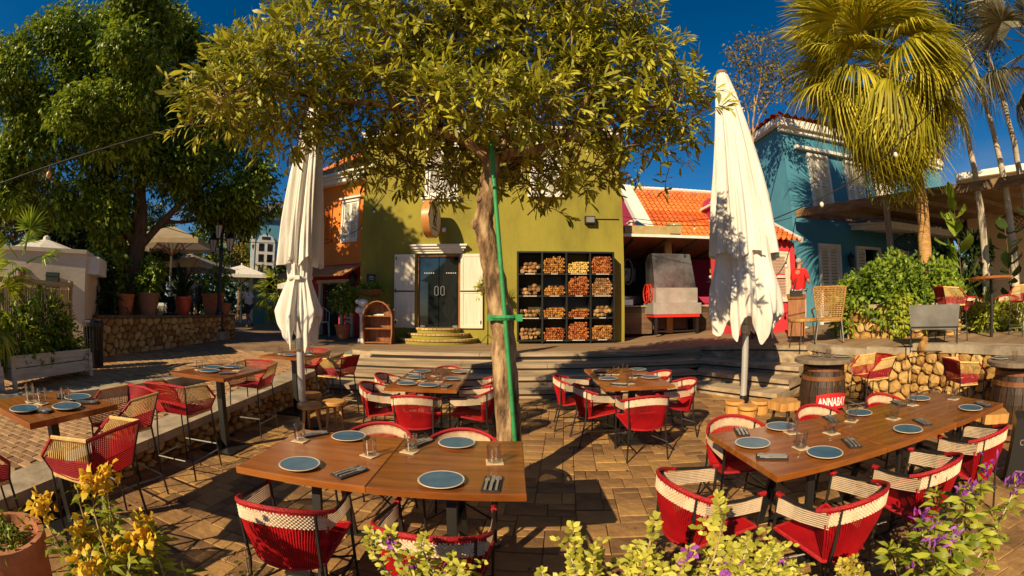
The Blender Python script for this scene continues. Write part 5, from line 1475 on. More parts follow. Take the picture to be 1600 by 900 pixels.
# ---------------------------------------------------------------- low rope armchair (faces +y)
def rim_pt(phi, k=1.0, dz=0.0):
    return Vector((.315 * k * math.cos(phi), -.02 + .285 * k * math.sin(phi), .665 + .085 * max(0, -math.sin(phi)) ** 1.3 + dz))
PH = [R(a) for a in np.linspace(188, 352, 29)]
def make_chair():
    t = bpy.data.objects.new('rope_armchair', None); COL.objects.link(t)
    tag(t, 'x', 'chair', 'red rope armchairs on the patio', 'thing')
    for s in (-1, 1):
        MB().tube([(s * .285, .27, .645), (s * .275, .27, .42), (s * .265, .275, 0)], .0115, 6).build('leg', M_black, t, smooth=True)
        p = rim_pt(R(270 + s * 52))
        MB().tube([p, (s * .235, -.20, .36), (s * .265, -.285, 0)], .0115, 6).build('leg', M_black, t, smooth=True)
        MB().tube([(s * .285, .27, .645), (s * .305, .1, .655), rim_pt(R(270 + s * 84))], .011, 6).build('arm_rail', M_black, t, smooth=True)
        MB().tube([(s * .284, .285, .652), (s * .288, .235, .652)], .017, 7).build('end_cap', M_redrim, t, smooth=True)
        ac = MB()
        for k in range(8):
            z0 = .635 - .012 * k
            a = Vector((s * .288, .262, z0))
            b = rim_pt(R(270 + s * 62), 1.0, -.035 - .0115 * k)
            for q in (0, .5): ac.tube([a + Vector((s * .004 * q, 0, -.006 * q)), a.lerp(b, .5) + Vector((s * .012, 0, -.004)), b], .0042, 4, cap=False)
        tag(ac.build('arm_cords', M_cream, t), kind='stuff')
        MB().bar((s * .27, .26, .20), (s * .262, -.262, .20), .014).build('stretcher', M_black, t)
    MB().tube([(-.27, .26, .20), (0, .05, .27), (.262, -.262, .20)], .008, 5).build('cross_brace', M_black, t)
    MB().tube([(.27, .26, .20), (0, .05, .262), (-.262, -.262, .20)], .008, 5).build('cross_brace', M_black, t)
    MB().tube([rim_pt(p) for p in PH], .0125, 8).build('back_rim', M_redrim, t, smooth=True)
    # seat: cords over a bowed frame
    def seat_pt(u, v):                       # u -1..1 across, v 0 front .. 1 back
        w = .275 - .05 * v
        back_y = -.02 - .20 * math.sqrt(max(0, 1 - (u * .82) ** 2))
        y = .265 + (back_y - .265) * v
        return Vector((u * w, y, .425 - .075 * v - .022 * math.sin(PI * v) * (1 - u * u) + .012 * u * u))
    sc_ = MB()
    n = 46
    for k in range(n):
        u = -1 + 2 * k / (n - 1)
        sc_.tube([seat_pt(u, v) for v in (0, .33, .66, 1)], .0062, 4, cap=False, flat=.8)
    tag(sc_.build('seat', M_red, t), kind='stuff')
    ring = [seat_pt(-1 + 2 * k / 12, 0) for k in range(13)] + [seat_pt(1, v) for v in (.33, .66)] + [seat_pt(1 - 2 * k / 16, 1) for k in range(17)] + [seat_pt(-1, v) for v in (.66, .33)]
    MB().tube(ring, .0125, 6, closed=True).build('seat_frame', M_redrim, t, smooth=True)
    # upright red cords of the back
    bc = MB()
    nb = 44
    for k in range(nb):
        f = k / (nb - 1)
        phi = R(203 + 134 * f)
        top = rim_pt(phi); bot = seat_pt(-1 + 2 * f, 1) + Vector((0, 0, .004))
        md = top.lerp(bot, .5) + Vector((math.cos(phi) * .018, math.sin(phi) * .018, 0))
        bc.tube([top, rim_pt(phi, 1.0, -.030)], .0056, 4, cap=False)
        bc.tube([rim_pt(phi, .995, -.088), md, bot], .0056, 4, cap=False)
    tag(bc.build('back_cords', M_red, t), kind='stuff')
    # woven cream band
    wb = MB()
    for row in range(8):
        dz = -.026 - row * .0096
        pts = []
        for k in range(61):
            phi = R(206 + 128 * k / 60)
            io = .0036 * (1 if (k + row) % 2 else -1)
            pts.append(rim_pt(phi, 1.0 + io / .3, dz))
        wb.tube(pts, .0058, 4, cap=False)
    tag(wb.build('woven_band', M_cream, t), kind='stuff')
    return t
chair0 = make_chair()
chair0.scale = (.885, .90, .97)
used = [False]
def chair(x, y, deg, label):
    if not used[0]:
        used[0] = True; chair0.location = (x, y, 0.004); chair0.rotation_euler = (0, 0, R(deg)); chair0['label'] = label
        return chair0
    return dup(chair0, (x, y, 0.004), R(deg), label)
for args in [
    (-1.14, 1.86, 3, 'red rope armchair nearest the yellow flowers at the near table'),
    (-.36, 1.80, -4, 'red rope armchair behind the pale shrub at the near table'),
    (-1.02, 2.98, 178, 'red rope armchair across the near table beside the wooden stools'),
    (-.36, 2.90, 183, 'red rope armchair across the near table in front of the tree trunk'),
    (1.08, 2.12, -84, 'red rope armchair at the near end of the long right table'),
    (1.72, 1.66, 12, 'red rope armchair at the front of the long table nearest its corner'),
    (2.52, 1.66, 9, 'second red rope armchair along the front of the long right table'),
    (3.45, 1.74, 5, 'red rope armchair at the front of the long table nearest the photo edge'),
    (1.80, 2.96, 176, 'red rope armchair behind the long table next to its left end'),
    (2.72, 2.95, 181, 'red rope armchair behind the middle of the long right table'),
    (3.66, 2.93, 178, 'red rope armchair behind the far end of the long right table'),
    (-1.06, 4.62, 2, 'red rope armchair at the near end of the back left table'),
    (-1.58, 5.02, -88, 'red rope armchair on the left side of the back left table, nearer one'),
    (-1.62, 5.75, -92, 'red rope armchair on the left side of the back left table, farther one'),
    (-.45, 5.02, 86, 'red rope armchair on the trunk side of the back left table, nearer one'),
    (-.45, 5.72, 92, 'red rope armchair on the trunk side of the back left table, farther one'),
    (-1.0, 6.46, 180, 'red rope armchair at the far end of the back left table by the steps'),
    (1.44, 4.50, 1, 'red rope armchair at the near end of the back right table, full in the sun'),
    (1.02, 5.10, -84, 'red rope armchair on the left of the back right table, nearer one'),
    (.84, 5.78, -95, 'red rope armchair on the left of the back right table, farther one'),
    (2.08, 5.16, 88, 'red rope armchair on the right of the back right table, nearer one'),
    (2.02, 5.92, 95, 'red rope armchair on the right of the back right table, farther one')]:
    chair(*args)

# ---------------------------------------------------------------- tables
def make_table(w, d, h, label, loc, legstyle='trestle', name='wooden_table'):
    t = thing(name, label, 'table', loc)
    MB().cbox((0, 0, h - .019), (w - .003, d, .038), .004).build('tabletop', M_wood, t)
    if legstyle == 'trestle':
        for s in (-1, 1):
            lg = MB(); lg.bar((0, s * d * .20, h - .038), (s * .0, s * d * .34, .02), .055, .03, up=(0, 1, 0)); lg.build('leg', M_black, t)
            MB().box((0, s * d * .36, .012), (.5, .06, .02)).build('foot', M_black, t)
        MB().box((0, 0, h - .05), (.06, d * .6, .022)).build('bearer', M_black, t)
        MB().bar((0, -d * .28, .33), (0, d * .28, .33), .03).build('cross_rail', M_black, t)
    else:
        MB().box((0, 0, (h - .04) / 2), (.075, .075, h - .045)).build('column', M_black, t)
        MB().box((0, 0, .010), (.46, .46, .016)).build('base_plate', M_black, t)
        MB().box((0, 0, h - .045), (.36, .36, .012)).build('top_plate', M_black, t)
    return t
make_table(.80, .87, .75, 'square wooden table, left half of the near laid pair', (-1.13, 2.37, .004))
make_table(.80, .87, .752, 'square wooden table, trunk side half of the near laid pair', (-.328, 2.365, .004))
make_table(.93, .89, .75, 'wooden table section at the near end of the long right row', (1.85, 2.285, .004))
make_table(.93, .89, .752, 'middle wooden table section of the long right row', (2.785, 2.285, .004))
make_table(.93, .89, .75, 'wooden table section at the far right end of the long row', (3.72, 2.28, .004))
make_table(.83, .83, .75, 'square wooden table, near half of the back left pair', (-1.02, 5.03, .004), 'ped')
make_table(.83, .83, .751, 'square wooden table, far half of the back left pair', (-1.02, 5.865, .004), 'ped')
make_table(.84, .78, .75, 'square wooden table, near half of the back right pair', (1.46, 5.05, .004), 'ped')
make_table(.84, .78, .751, 'square wooden table, far half of the back right pair', (1.48, 5.835, .004), 'ped')
make_table(.84, .82, .91, 'high square wooden table at the left edge beside the street', (-3.25, 1.70, .004), 'ped', 'high_table')
make_table(.80, .86, .91, 'high square wooden table in the middle of the row along the street wall', (-3.28, 4.02, .004), 'ped', 'high_table')
make_table(.80, .80, .91, 'high square wooden table farthest along the street wall by the umbrella', (-3.34, 6.00, .004), 'ped', 'high_table')
ht = thing('high_table', 'round brown high table on the upper terrace at the right', 'table', (7.9, 3.85, .97))
MB().lathe([(.44, 1.0), (.46, 1.01), (.46, 1.045), (.44, 1.05)], 28).build('tabletop', M_wood, ht)
MB().tube([(0, 0, .02), (0, 0, 1.0)], .035, 8).build('column', M_black, ht)
MB().box((0, 0, .012), (.5, .5, .02)).build('base_plate', M_black, ht)

# ---------------------------------------------------------------- bar stool with rope sides (faces +y)
def make_stool():
    t = bpy.data.objects.new('rope_bar_stool', None); COL.objects.link(t)
    tag(t, 'x', 'bar stool', 'rope bar stools', 'thing')
    SZ = .63
    C = {}
    for s in (-1, 1):
        sf, sr = Vector((s * .215, .21, SZ)), Vector((s * .205, -.20, SZ))
        MB().tube([sf, (s * .235, .245, 0)], .0095, 6).build('leg', M_black, t)
        MB().tube([sr, (s * .235, -.245, 0)], .0095, 6).build('leg', M_black, t)
        bt = Vector((s * .265, -.275, .905)); am = Vector((s * .295, .04, .885)); af = Vector((s * .27, .225, .735))
        C[s] = (sf, sr, bt, am, af)
        MB().tube([sr, bt, am, af, sf], .0095, 6).build('side_frame', M_black, t)
        MB().tube([bt, am], .0125, 6).build('arm_wrap', M_yellow, t)
        MB().tube([am, af], .0125, 6).build('arm_front', M_redrim, t)
        MB().tube([(s * .232, .24, .18), (s * .232, -.238, .18)], .008, 5).build('foot_rail', M_greymetal, t)
        # lower red cords run front to back, upper straw cords hang from the arm
        lo = MB(); hi = MB()
        for k in range(9):
            f = (k + .5) / 9
            a = sf.lerp(af, f * .95); b = sr.lerp(bt, f * .50)
            lo.tube([a, a.lerp(b, .5) + Vector((s * .006, 0, 0)), b], .0052, 4, cap=False)
        for k in range(20):
            f = k / 19
            top = bt.lerp(am, f); bot = sr.lerp(bt, .50).lerp(sf.lerp(af, .95), f * .86)
            hi.tube([top, bot], .0048, 4, cap=False)
        tag(lo.build('side_cords', M_darkred, t), kind='stuff'); tag(hi.build('upper_side_cords', M_yellow, t), kind='stuff')
        bs_ = MB()
        for k in range(5):
            a = sf.lerp(af, .0) + Vector((0, 0, -.003 - .006 * k)); b = sr + Vector((0, 0, -.003 - .006 * k)); bs_.tube([a, b], .005, 4, cap=False)
        tag(bs_.build('edge_cords', M_yellow, t), kind='stuff')
    b0, b1 = C[-1], C[1]
    MB().tube([b0[2], (b0[2] + b1[2]) / 2 + Vector((0, -.02, .012)), b1[2]], .0125, 6).build('back_rail', M_redrim, t)
    bk = MB()
    for k in range(30):
        f = k / 29
        top = b0[2].lerp(b1[2], f) + Vector((0, -.02, .008)) * math.sin(PI * f); mid = b0[1].lerp(b1[1], f).lerp(top, .42)
        bk.tube([top, mid], .0050, 4, cap=False)
    for k in range(10):
        f = (k + .3) / 10 * .45
        bk.tube([b0[1].lerp(b0[2], f), (b0[1].lerp(b0[2], f) + b1[1].lerp(b1[2], f)) / 2 + Vector((0, -.012, 0)), b1[1].lerp(b1[2], f)], .0052, 4, cap=False)
    tag(bk.build('back_cords', M_red, t), kind='stuff')
    se = MB()
    for k in range(34):
        f = k / 33
        se.tube([b0[0].lerp(b1[0], f), (b0[0].lerp(b1[0], f) + b0[1].lerp(b1[1], f)) / 2 + Vector((0, 0, -.015)), b0[1].lerp(b1[1], f)], .0062, 4, cap=False)
    tag(se.build('seat', M_darkred, t), kind='stuff')
    MB().tube([(-.232, .24, .24), (.232, .24, .24)], .008, 5).build('foot_rail', M_greymetal, t)
    MB().tube([(-.232, -.238, .18), (.232, -.238, .18)], .008, 5).build('foot_rail', M_black, t)
    return t
stool0 = make_stool()
sused = [False]
def stool(x, y, z, deg, label):
    if not sused[0]:
        sused[0] = True; stool0.location = (x, y, z); stool0.rotation_euler = (0, 0, R(deg)); stool0['label'] = label; return stool0
    return dup(stool0, (x, y, z), R(deg), label)
for a in [(-2.55, 1.60, .004, 100, 'rope bar stool behind the yellow flowers with its back to the chairs'),
          (-3.05, .86, .004, -8, 'rope bar stool cut off by the left edge of the photo'),
          (-3.22, 2.42, .004, 172, 'rope bar stool on the far side of the left edge high table'),
          (-3.18, 3.24, .004, 5, 'rope bar stool with red back in front of the middle high table'),
          (-3.36, 4.80, .004, 183, 'rope bar stool behind the middle high table beside the stone wall'),
          (-2.68, 6.14, .004, 80, 'rope bar stool beside the left umbrella pole facing the street'),
          (-3.42, 6.72, .004, 178, 'rope bar stool at the far side of the farthest high table'),
          (5.05, 4.52, .004, 78, 'rope bar stool between the barrel with the red sign and the stone wall'),
          (5.72, 3.20, .004, -118, 'rope bar stool in front of the stone wall beside the second barrel'),
          (7.25, 4.42, .97, -125, 'rope bar stool on the upper terrace beside the metal trough'),
          (8.35, 3.30, .97, 60, 'rope bar stool on the upper terrace at the right edge')]:
    stool(*a)
# two red armchairs in shade behind the upper table
dup(chair0, (8.9, 4.75, .99), R(150), 'shaded red rope armchair on the upper terrace behind the round table')
dup(chair0, (9.2, 4.1, .99), R(110), 'red rope armchair on the upper terrace nearest the fiddle leaf figs')

# ---------------------------------------------------------------- barrel tables
def barrel(label, loc, rz, toplabel=None):
    t = thing('barrel_table', label, 'barrel', loc, rz)
    prof = [(.27, 0), (.305, .15), (.335, .33), (.345, .45), (.335, .57), (.305, .74), (.28, .86)]
    n = 18
    for k in range(n):
        a0, a1 = 2 * PI * k / n + .012, 2 * PI * (k + 1) / n - .012
        V = []; F = []
        for (r_, z) in prof:
            for a in (a0, (a0 + a1) / 2, a1): V.append((r_ * math.cos(a), r_ * math.sin(a), z))
            V.append(((r_ - .03) * math.cos((a0 + a1) / 2), (r_ - .03) * math.sin((a0 + a1) / 2), z))
        for i in range(len(prof) - 1):
            b, c = i * 4, i * 4 + 4
            F += [(b, b + 1, c + 1, c), (b + 1, b + 2, c + 2, c + 1), (b + 2, b + 3, c + 3, c + 2), (b + 3, b, c, c + 3)]
        MB()._add(V, F).build('stave', M_barrel, t)
    for (z, r_) in ((.06, .292), (.20, .322), (.68, .325), (.80, .300)):
        MB().lathe([(r_ - .004, z - .028), (r_ + .006, z - .028), (r_ + .004, z + .028), (r_ - .006, z + .028)], 24).build('hoop', M_hoop, t)
    MB().lathe([(.25, .80), (.25, .86)], 18).build('head', M_barrel, t)
    MB().lathe([(.42, .875), (.44, .885), (.44, .925), (.42, .935)], 28).build('tabletop', mat('grey_round_top', (.16, .115, .075), .7, (.27, .20, .13), 3, 6, stretch=(1, 6, 1), bump=.15), t)
    return t
barrel('oak barrel table with dark staves beside the red lettered sign', (4.22, 4.72, .004), .3)
barrel('oak barrel table at the right edge of the photo', (5.85, 2.42, .004), .1)
# red sign with white lettering hung on the barrel
sgn = thing('red_sign', 'curved red sign reading ANNABAY in white on the barrel', 'sign', (4.22, 4.72, .004))
azc = math.atan2(-4.72, -4.22)               # towards the camera
def arcpt(a, r_, z): return (r_ * math.cos(a), r_ * math.sin(a), z)
m = MB(); nn = 20
a0, a1 = azc - .22, azc + 1.20
V = []; F = []
for k in range(nn + 1):
    a = a0 + (a1 - a0) * k / nn
    bow = .035 * math.sin(PI * k / nn)
    V += [arcpt(a, .352, .29), arcpt(a, .352, .47 + bow), arcpt(a, .364, .47 + bow), arcpt(a, .364, .29)]
for k in range(nn):
    b = k * 4
    F += [(b, b + 4, b + 5, b + 1), (b + 1, b + 5, b + 6, b + 2), (b + 2, b + 6, b + 7, b + 3), (b + 3, b + 7, b + 4, b)]
F += [(0, 1, 2, 3), (nn * 4 + 3, nn * 4 + 2, nn * 4 + 1, nn * 4)]
m._add(V, F); m.build('panel', M_signred, sgn)
def text_mesh(txt, size, bold=.0):
    cu = bpy.data.curves.new('lettering', 'FONT'); cu.body = txt; cu.size = size; cu.align_x = 'CENTER'; cu.extrude = .0; cu.offset = bold
    o = bpy.data.objects.new('lettering', cu); COL.objects.link(o)
    dg = bpy.context.evaluated_depsgraph_get(); me = bpy.data.meshes.new_from_object(o.evaluated_get(dg))
    bpy.data.objects.remove(o); return me
me = text_mesh('ANNABAY', .13, .004)
xs_ = [v.co.x for v in me.vertices]; w_ = max(xs_) - min(xs_); cx_ = (max(xs_) + min(xs_)) / 2
for v in me.vertices:
    u = (v.co.x - cx_) / w_
    a = (a0 + a1) / 2 + u * (a1 - a0) * .90
    z = .325 + v.co.y * 1.18 + .012 * math.cos(u * PI)
    v.co = Vector(arcpt(a, .367, z))
me.materials.clear(); me.materials.append(M_signwhite)
mesh_obj('lettering', me, sgn)

# ---------------------------------------------------------------- small wooden stools round the umbrella feet
def log_stool(label, loc, r_, h, legs=True, group=None, wav=False):
    t = thing('wooden_stool', label, 'stool', loc, rnd.uniform(0, 6), group)
    if wav:
        poly = [(r_ * (1 + .10 * math.sin(5 * a) + .05 * math.sin(9 * a)) * math.cos(a), r_ * (1 + .10 * math.sin(5 * a) + .05 * math.sin(9 * a)) * math.sin(a)) for a in np.linspace(0, 2 * PI, 36)[:-1]]
        MB().prism(poly, h - .10, h).build('seat', M_pale_wood, t)
    else:
        MB().lathe([(r_ * .92, h - .055), (r_, h - .045), (r_, h - .010), (r_ * .94, h), (.001, h)], 24).build('seat', M_pale_wood, t, smooth=True)
    if legs:
        for k in range(3):
            a = 2 * PI * k / 3
            MB().tube([(r_ * .55 * math.cos(a), r_ * .55 * math.sin(a), h - .05), (r_ * .85 * math.cos(a), r_ * .85 * math.sin(a), 0)], [.022, .016], 8).build('leg', M_pale_wood if not wav else M_black, t)
    else:
        MB().lathe([(r_ * .9, 0), (r_ * .96, h - .07)], 20).build('stump', M_pale_wood, t)
    return t
GS = 'wooden stools round the umbrella feet'
log_stool('round wooden stool with legs nearest the laid table at the left umbrella', (-2.60, 5.02, .004), .17, .40, True, GS)
log_stool('round wooden stool to the right of the left umbrella foot', (-2.33, 5.22, .004), .16, .42, True, GS)
log_stool('round wooden stool behind the left umbrella pole', (-2.86, 5.56, .004), .17, .42, True, GS)
log_stool('round golden wood stump left of the right umbrella foot', (3.42, 5.90, .004), .16, .20, False, GS)
log_stool('round golden wood stump in front of the right umbrella foot', (3.50, 5.62, .004), .16, .17, False, GS)
log_stool('round golden wood stump to the right of the right umbrella foot', (3.80, 5.74, .004), .16, .20, False, GS)
log_stool('low rough edged log slice stool in front of the lettered barrel', (3.40, 4.55, .004), .20, .46, True, GS, True)
log_stool('rough edged log slice stool beside the second barrel under the long table end', (5.0, 2.35, .004), .22, .48, True, GS, True)

# ---------------------------------------------------------------- tableware
def make_plate():
    t = bpy.data.objects.new('plate', None); COL.objects.link(t); tag(t, 'x', 'plate', 'stoneware plates', 'thing')
    MB().lathe([(.06, 0), (.085, .004), (.118, .014), (.122, .017), (.119, .020), (.111, .018), (.111, .0165), (.001, .0165)], 30, cap=False).build('body', M_plate_rim, t, smooth=True)
    MB().lathe([(.112, .0186), (.108, .0150), (.088, .0085 + .0085), (.001, .0168)][:1] + [(.108, .0178), (.08, .0172), (.001, .0170)], 30, cap=False).build('glaze', M_glaze, t, smooth=True)
    return t
def make_glass():
    t = bpy.data.objects.new('drinking_glass', None); COL.objects.link(t); tag(t, 'x', 'glass', 'drinking glasses', 'thing')
    MB().lathe([(.001, .001), (.034, .001), (.038, .005), (.041, .108), (.040, .1085), (.0375, .014), (.001, .012)], 18, cap=False).build('tumbler', M_glass, t, smooth=True)
    return t
def make_cutlery():
    t = bpy.data.objects.new('cutlery_set', None); COL.objects.link(t); tag(t, 'x', 'cutlery', 'cutlery sets on dark napkins', 'thing')
    MB().cbox((0, 0, .004), (.095, .20, .007), .002).build('napkin', M_napkin, t)
    f = MB(); f.bar((-.027, -.09, .012), (-.027, .025, .012), .012, .005)
    f.box((-.027, .037, .012), (.024, .026, .003))
    for k in range(4): f.box((-.0325 + .005 * k, .062, .0125), (.0028, .034, .0025))
    f.build('fork', M_cutlery, t)
    k_ = MB(); k_.bar((0, -.095, .013), (0, .0, .013), .014, .007); k_.bar((.001, .0, .013), (.002, .095, .013), .019, .003); k_.build('knife', M_cutlery, t)
    s_ = MB(); s_.bar((.028, -.09, .012), (.028, .035, .012), .011, .005); s_.ball((.028, .06, .012), .021, 10, 6, (.9, 1.5, .28)); s_.build('spoon', M_cutlery, t, smooth=True)
    return t
def make_coaster():
    me = MB().cbox((0, 0, .002), (.10, .10, .004), .001).mesh('paper_coaster', M_coaster)
    o = bpy.data.objects.new('paper_coaster', me); COL.objects.link(o); return tag(o, 'x', 'coaster', 'kraft paper coasters', 'thing')
W0 = {'plate': make_plate(), 'glass': make_glass(), 'cutlery': make_cutlery(), 'coaster': make_coaster()}
WU = {}
def ware(kind, x, y, z, rz, label, scale=None):
    o = W0[kind]
    if kind in WU: o = dup(o, (x, y, z), rz, label)
    else: WU[kind] = 1; o.location = (x, y, z); o.rotation_euler = (0, 0, rz); o['label'] = label
    return o
def setting(tz, tname, plates, glasses, cuts):
    for (x, y, w) in plates: ware('plate', x, y, tz, rnd.uniform(0, 6), 'cream rimmed blue plate ' + w + ' ' + tname)
    for (x, y, c, w) in glasses:
        if c: ware('coaster', x, y, tz + .0005, rnd.uniform(-.5, .5), 'kraft paper coaster ' + w + ' ' + tname)
        ware('glass', x + rnd.uniform(-.01, .01), y + rnd.uniform(-.01, .01), tz + (.005 if c else .0005), 0, 'clear tumbler ' + w + ' ' + tname)
    for (x, y, a, w) in cuts: ware('cutlery', x, y, tz + .0005, R(a), 'napkin cutlery ' + w + ' ' + tname)
setting(.757, 'on the near laid table', [(-1.11, 2.70, 'at the far left place'), (-1.18, 2.09, 'at the front left place'), (-.36, 2.70, 'at the far place by the trunk'), (-.36, 2.06, 'at the front right place')],
        [(-1.40, 2.53, 1, 'at the left end'), (-.85, 2.40, 1, 'left of the table seam'), (-.63, 2.52, 1, 'right of the table seam'), (-.10, 2.38, 1, 'at the right end')],
        [(-1.37, 2.70, -38, 'at the far left corner'), (-.87, 2.09, -30, 'beside the front seam'), (-.60, 2.70, -25, 'by the far seam'), (-.10, 2.05, -3, 'at the front right corner')])
setting(.757, 'on the long right table', [(1.95, 2.62, 'at the back of the near section'), (1.54, 2.37, 'at the near end'), (1.85, 1.98, 'at the front of the near section'), (2.79, 2.60, 'at the back of the middle section'), (2.73, 1.99, 'at the front of the middle section'), (3.70, 2.60, 'at the back of the far section'), (3.72, 1.98, 'at the front of the far section')],
        [(1.95, 2.48, 1, 'by the back plate of the near section'), (1.80, 2.16, 1, 'behind the front plate'), (2.20, 2.31, 1, 'before the first seam'), (2.58, 2.48, 1, 'behind the first seam'), (2.92, 2.30, 1, 'in the middle section'), (3.45, 2.50, 1, 'behind the second seam'), (3.98, 2.34, 1, 'at the far end')],
        [(1.52, 2.10, 62, 'at the near left corner'), (1.62, 2.66, -20, 'at the back left corner'), (2.16, 2.05, -25, 'at the front before the first seam'), (2.47, 2.62, -20, 'at the back after the first seam'), (3.02, 2.06, -22, 'at the front before the second seam'), (3.40, 2.64, -20, 'at the back after the second seam'), (3.98, 1.98, -20, 'at the front far end')])
setting(.757, 'on the back left table', [(-1.22, 4.86, 'front left'), (-.95, 4.80, 'front centre'), (-1.22, 5.32, 'middle left'), (-.74, 5.30, 'middle right'), (-.72, 5.90, 'far right'), (-1.25, 5.85, 'far left')],
        [(-1.10, 5.15, 1, 'near the middle'), (-.88, 5.12, 1, 'right of the middle'), (-1.0, 5.55, 1, 'at the centre'), (-.90, 5.75, 0, 'towards the far end')],
        [(-.75, 4.82, -10, 'front right'), (-1.28, 5.08, 70, 'at the left side'), (-1.3, 5.6, 80, 'at the far left side')])
setting(.757, 'on the back right table', [(1.20, 5.22, 'middle left'), (1.75, 5.20, 'middle right'), (1.24, 5.92, 'far left'), (1.80, 5.92, 'far right')],
        [(1.38, 4.88, 1, 'near the front'), (1.55, 5.30, 1, 'in the middle'), (1.40, 5.62, 1, 'left of the far seam'), (1.56, 5.80, 0, 'towards the far end')],
        [(1.25, 4.86, 60, 'front left'), (1.68, 5.48, 80, 'at the right side'), (1.22, 5.55, 70, 'at the left side')])
setting(.917, 'on the left edge high table', [(-3.18, 1.42, 'at the front'), (-3.02, 1.73, 'at the right side'), (-3.24, 1.98, 'at the back')],
        [(-3.29, 1.64, 1, 'in the middle'), (-3.40, 1.60, 1, 'left of the middle'), (-3.18, 1.82, 1, 'towards the back'), (-3.54, 1.66, 0, 'at the left')],
        [(-3.08, 1.52, -60, 'at the front'), (-3.05, 1.95, -40, 'at the back right'), (-3.42, 1.92, 60, 'at the back left')])
setting(.917, 'on the middle high table', [(-3.30, 3.86, 'at the front'), (-3.28, 4.28, 'at the back'), (-3.45, 4.1, 'at the left')], [(-3.08, 4.12, 1, 'at the right'), (-3.5, 3.9, 1, 'at the left corner')], [(-3.05, 3.88, -40, 'at the front right')])
setting(.917, 'on the farthest high table', [(-3.3, 5.8, 'at the front'), (-3.25, 6.2, 'at the back')], [(-3.55, 5.95, 1, 'at the left'), (-3.1, 6.1, 1, 'at the right')], [(-3.05, 5.85, -40, 'at the front right')])
setting(.941, 'on the lettered barrel', [(4.42, 4.56, 'at the right')], [(4.06, 4.74, 0, 'at the left'), (4.22, 4.62, 0, 'in the middle')], [(4.2, 4.9, 40, 'at the back')])
setting(.941, 'on the right edge barrel', [(5.7, 2.62, 'at the back')], [(5.72, 2.40, 0, 'at the front')], [])

# ---------------------------------------------------------------- closed umbrellas
def drape(prof, folds, amp, n=200, seed=1, hem=0.0, hemn=4, twist=.0, ph0=0.0):
    """cloth hanging round a pole: prof [(z, r)] top to bottom, pleats deepen downwards"""
    r = random.Random(seed)
    ph = [r.uniform(0, 6.28) for _ in range(6)]
    V = []; F = []
    m = len(prof)
    for i, (z, rad, am) in enumerate(prof):
        f = i / (m - 1)
        for k in range(n):
            a = 2 * PI * k / n
            w = (math.sin(folds * a + ph[0] + twist * f + .5 * math.sin(5 * f + ph[1])) * .55 + .26 * math.sin((folds * 2 - 1) * a + ph[1] + 2 * f) + .20 * math.sin((folds * 4 + 1) * a + ph[5] - 3 * f) + .32 * math.sin(3 * a + ph[2] + 1.5 * f)) * am
            sharp = abs(math.sin(folds * .5 * a + ph[3])) ** .6 * am * .5
            rr = rad * (1 + w - sharp + .25 * am)
            dz = 0
            if hem: dz = hem * f ** 6 * (abs(math.sin(hemn * .5 * a + ph[4])) - .4 + .25 * math.sin(7 * a + ph[5]))
            V.append((rr * math.cos(a), rr * math.sin(a), z + dz))
    for i in range(m - 1):
        for k in range(n):
            l = (k + 1) % n
            F.append((i * n + k, (i + 1) * n + k, (i + 1) * n + l, i * n + l))
    return V, F
def interp(prof, n):
    P = np.array(prof, float); t = np.linspace(0, len(P) - 1, n); i = np.minimum(t.astype(int), len(P) - 2); f = (t - i)[:, None]
    f = f * f * (3 - 2 * f) * .5 + f * .5
    return [tuple(q) for q in P[i] * (1 - f) + P[i + 1] * f]
def umbrella(label, loc, ztop, outer, inner, seed, poletop, tie=None):
    t = thing('closed_umbrella', label, 'umbrella', loc)
    MB().tube([(0, 0, .02), (0, 0, poletop)], .054, 14).build('pole', M_alu, t, smooth=True)
    MB().lathe([(.30, 0), (.30, .03), (.06, .04), (.06, .25), (.045, .26)], 16).build('foot', M_black, t)
    MB().lathe([(.06, outer[-1][0] - 1.18), (.075, outer[-1][0] - 1.15), (.075, outer[-1][0] - 1.02), (.06, outer[-1][0] - 1.0)], 12).build('collar', M_steel, t)
    V, F = drape(interp(outer, 30), 8, 1, seed=seed, hem=.10, hemn=6)
    tag(mesh_obj('canopy', np_mesh('canopy', V, F, M_cloth, True), t), None)
    V, F = drape(interp(inner, 24), 6, 1, seed=seed + 3, hem=.34, hemn=8)
    mesh_obj('canopy_skirt', np_mesh('canopy_skirt', V, F, M_cloth, True), t)
    MB().lathe([(.02, ztop + .06), (.10, ztop + .05), (.115, ztop), (.10, ztop - .03)], 14).build('cap', mat('umbrella_cap', (.22, .13, .08), .6), t)
    if tie is not None:
        MB().tube([(tie[1] * math.cos(a), tie[1] * math.sin(a), tie[0] + .01 * math.sin(3 * a)) for a in np.linspace(0, 2 * PI, 30)[:-1]], .018, 5, closed=True, flat=1.3).build('tie_strap', M_cloth, t)
        MB().box((tie[1] * .3, -tie[1] - .01, tie[0]), (.07, .03, .05)).build('buckle', M_cloth, t)
    return t
umbrella('tall closed cream umbrella tied at the waist at the left', (-2.87, 5.33, .004), 4.62,
         [(4.62, .08, .05), (4.25, .15, .18), (3.5, .215, .24), (2.8, .26, .27), (2.22, .285, .30)],
         [(2.5, .17, .12), (2.22, .17, .16), (2.02, .148, .2), (1.86, .185, .3), (1.55, .25, .40), (1.25, .22, .44)], 3, 4.5, (2.03, .162))
umbrella('tall closed cream umbrella hanging loose at the right in front of the stall', (3.62, 5.98, .004), 5.62,
         [(5.62, .10, .05), (5.2, .18, .18), (4.4, .30, .24), (3.4, .44, .26), (2.38, .53, .29)],
         [(2.7, .42, .12), (2.3, .46, .18), (1.9, .53, .28), (1.5, .54, .36), (1.28, .50, .38)], 8, 5.5)

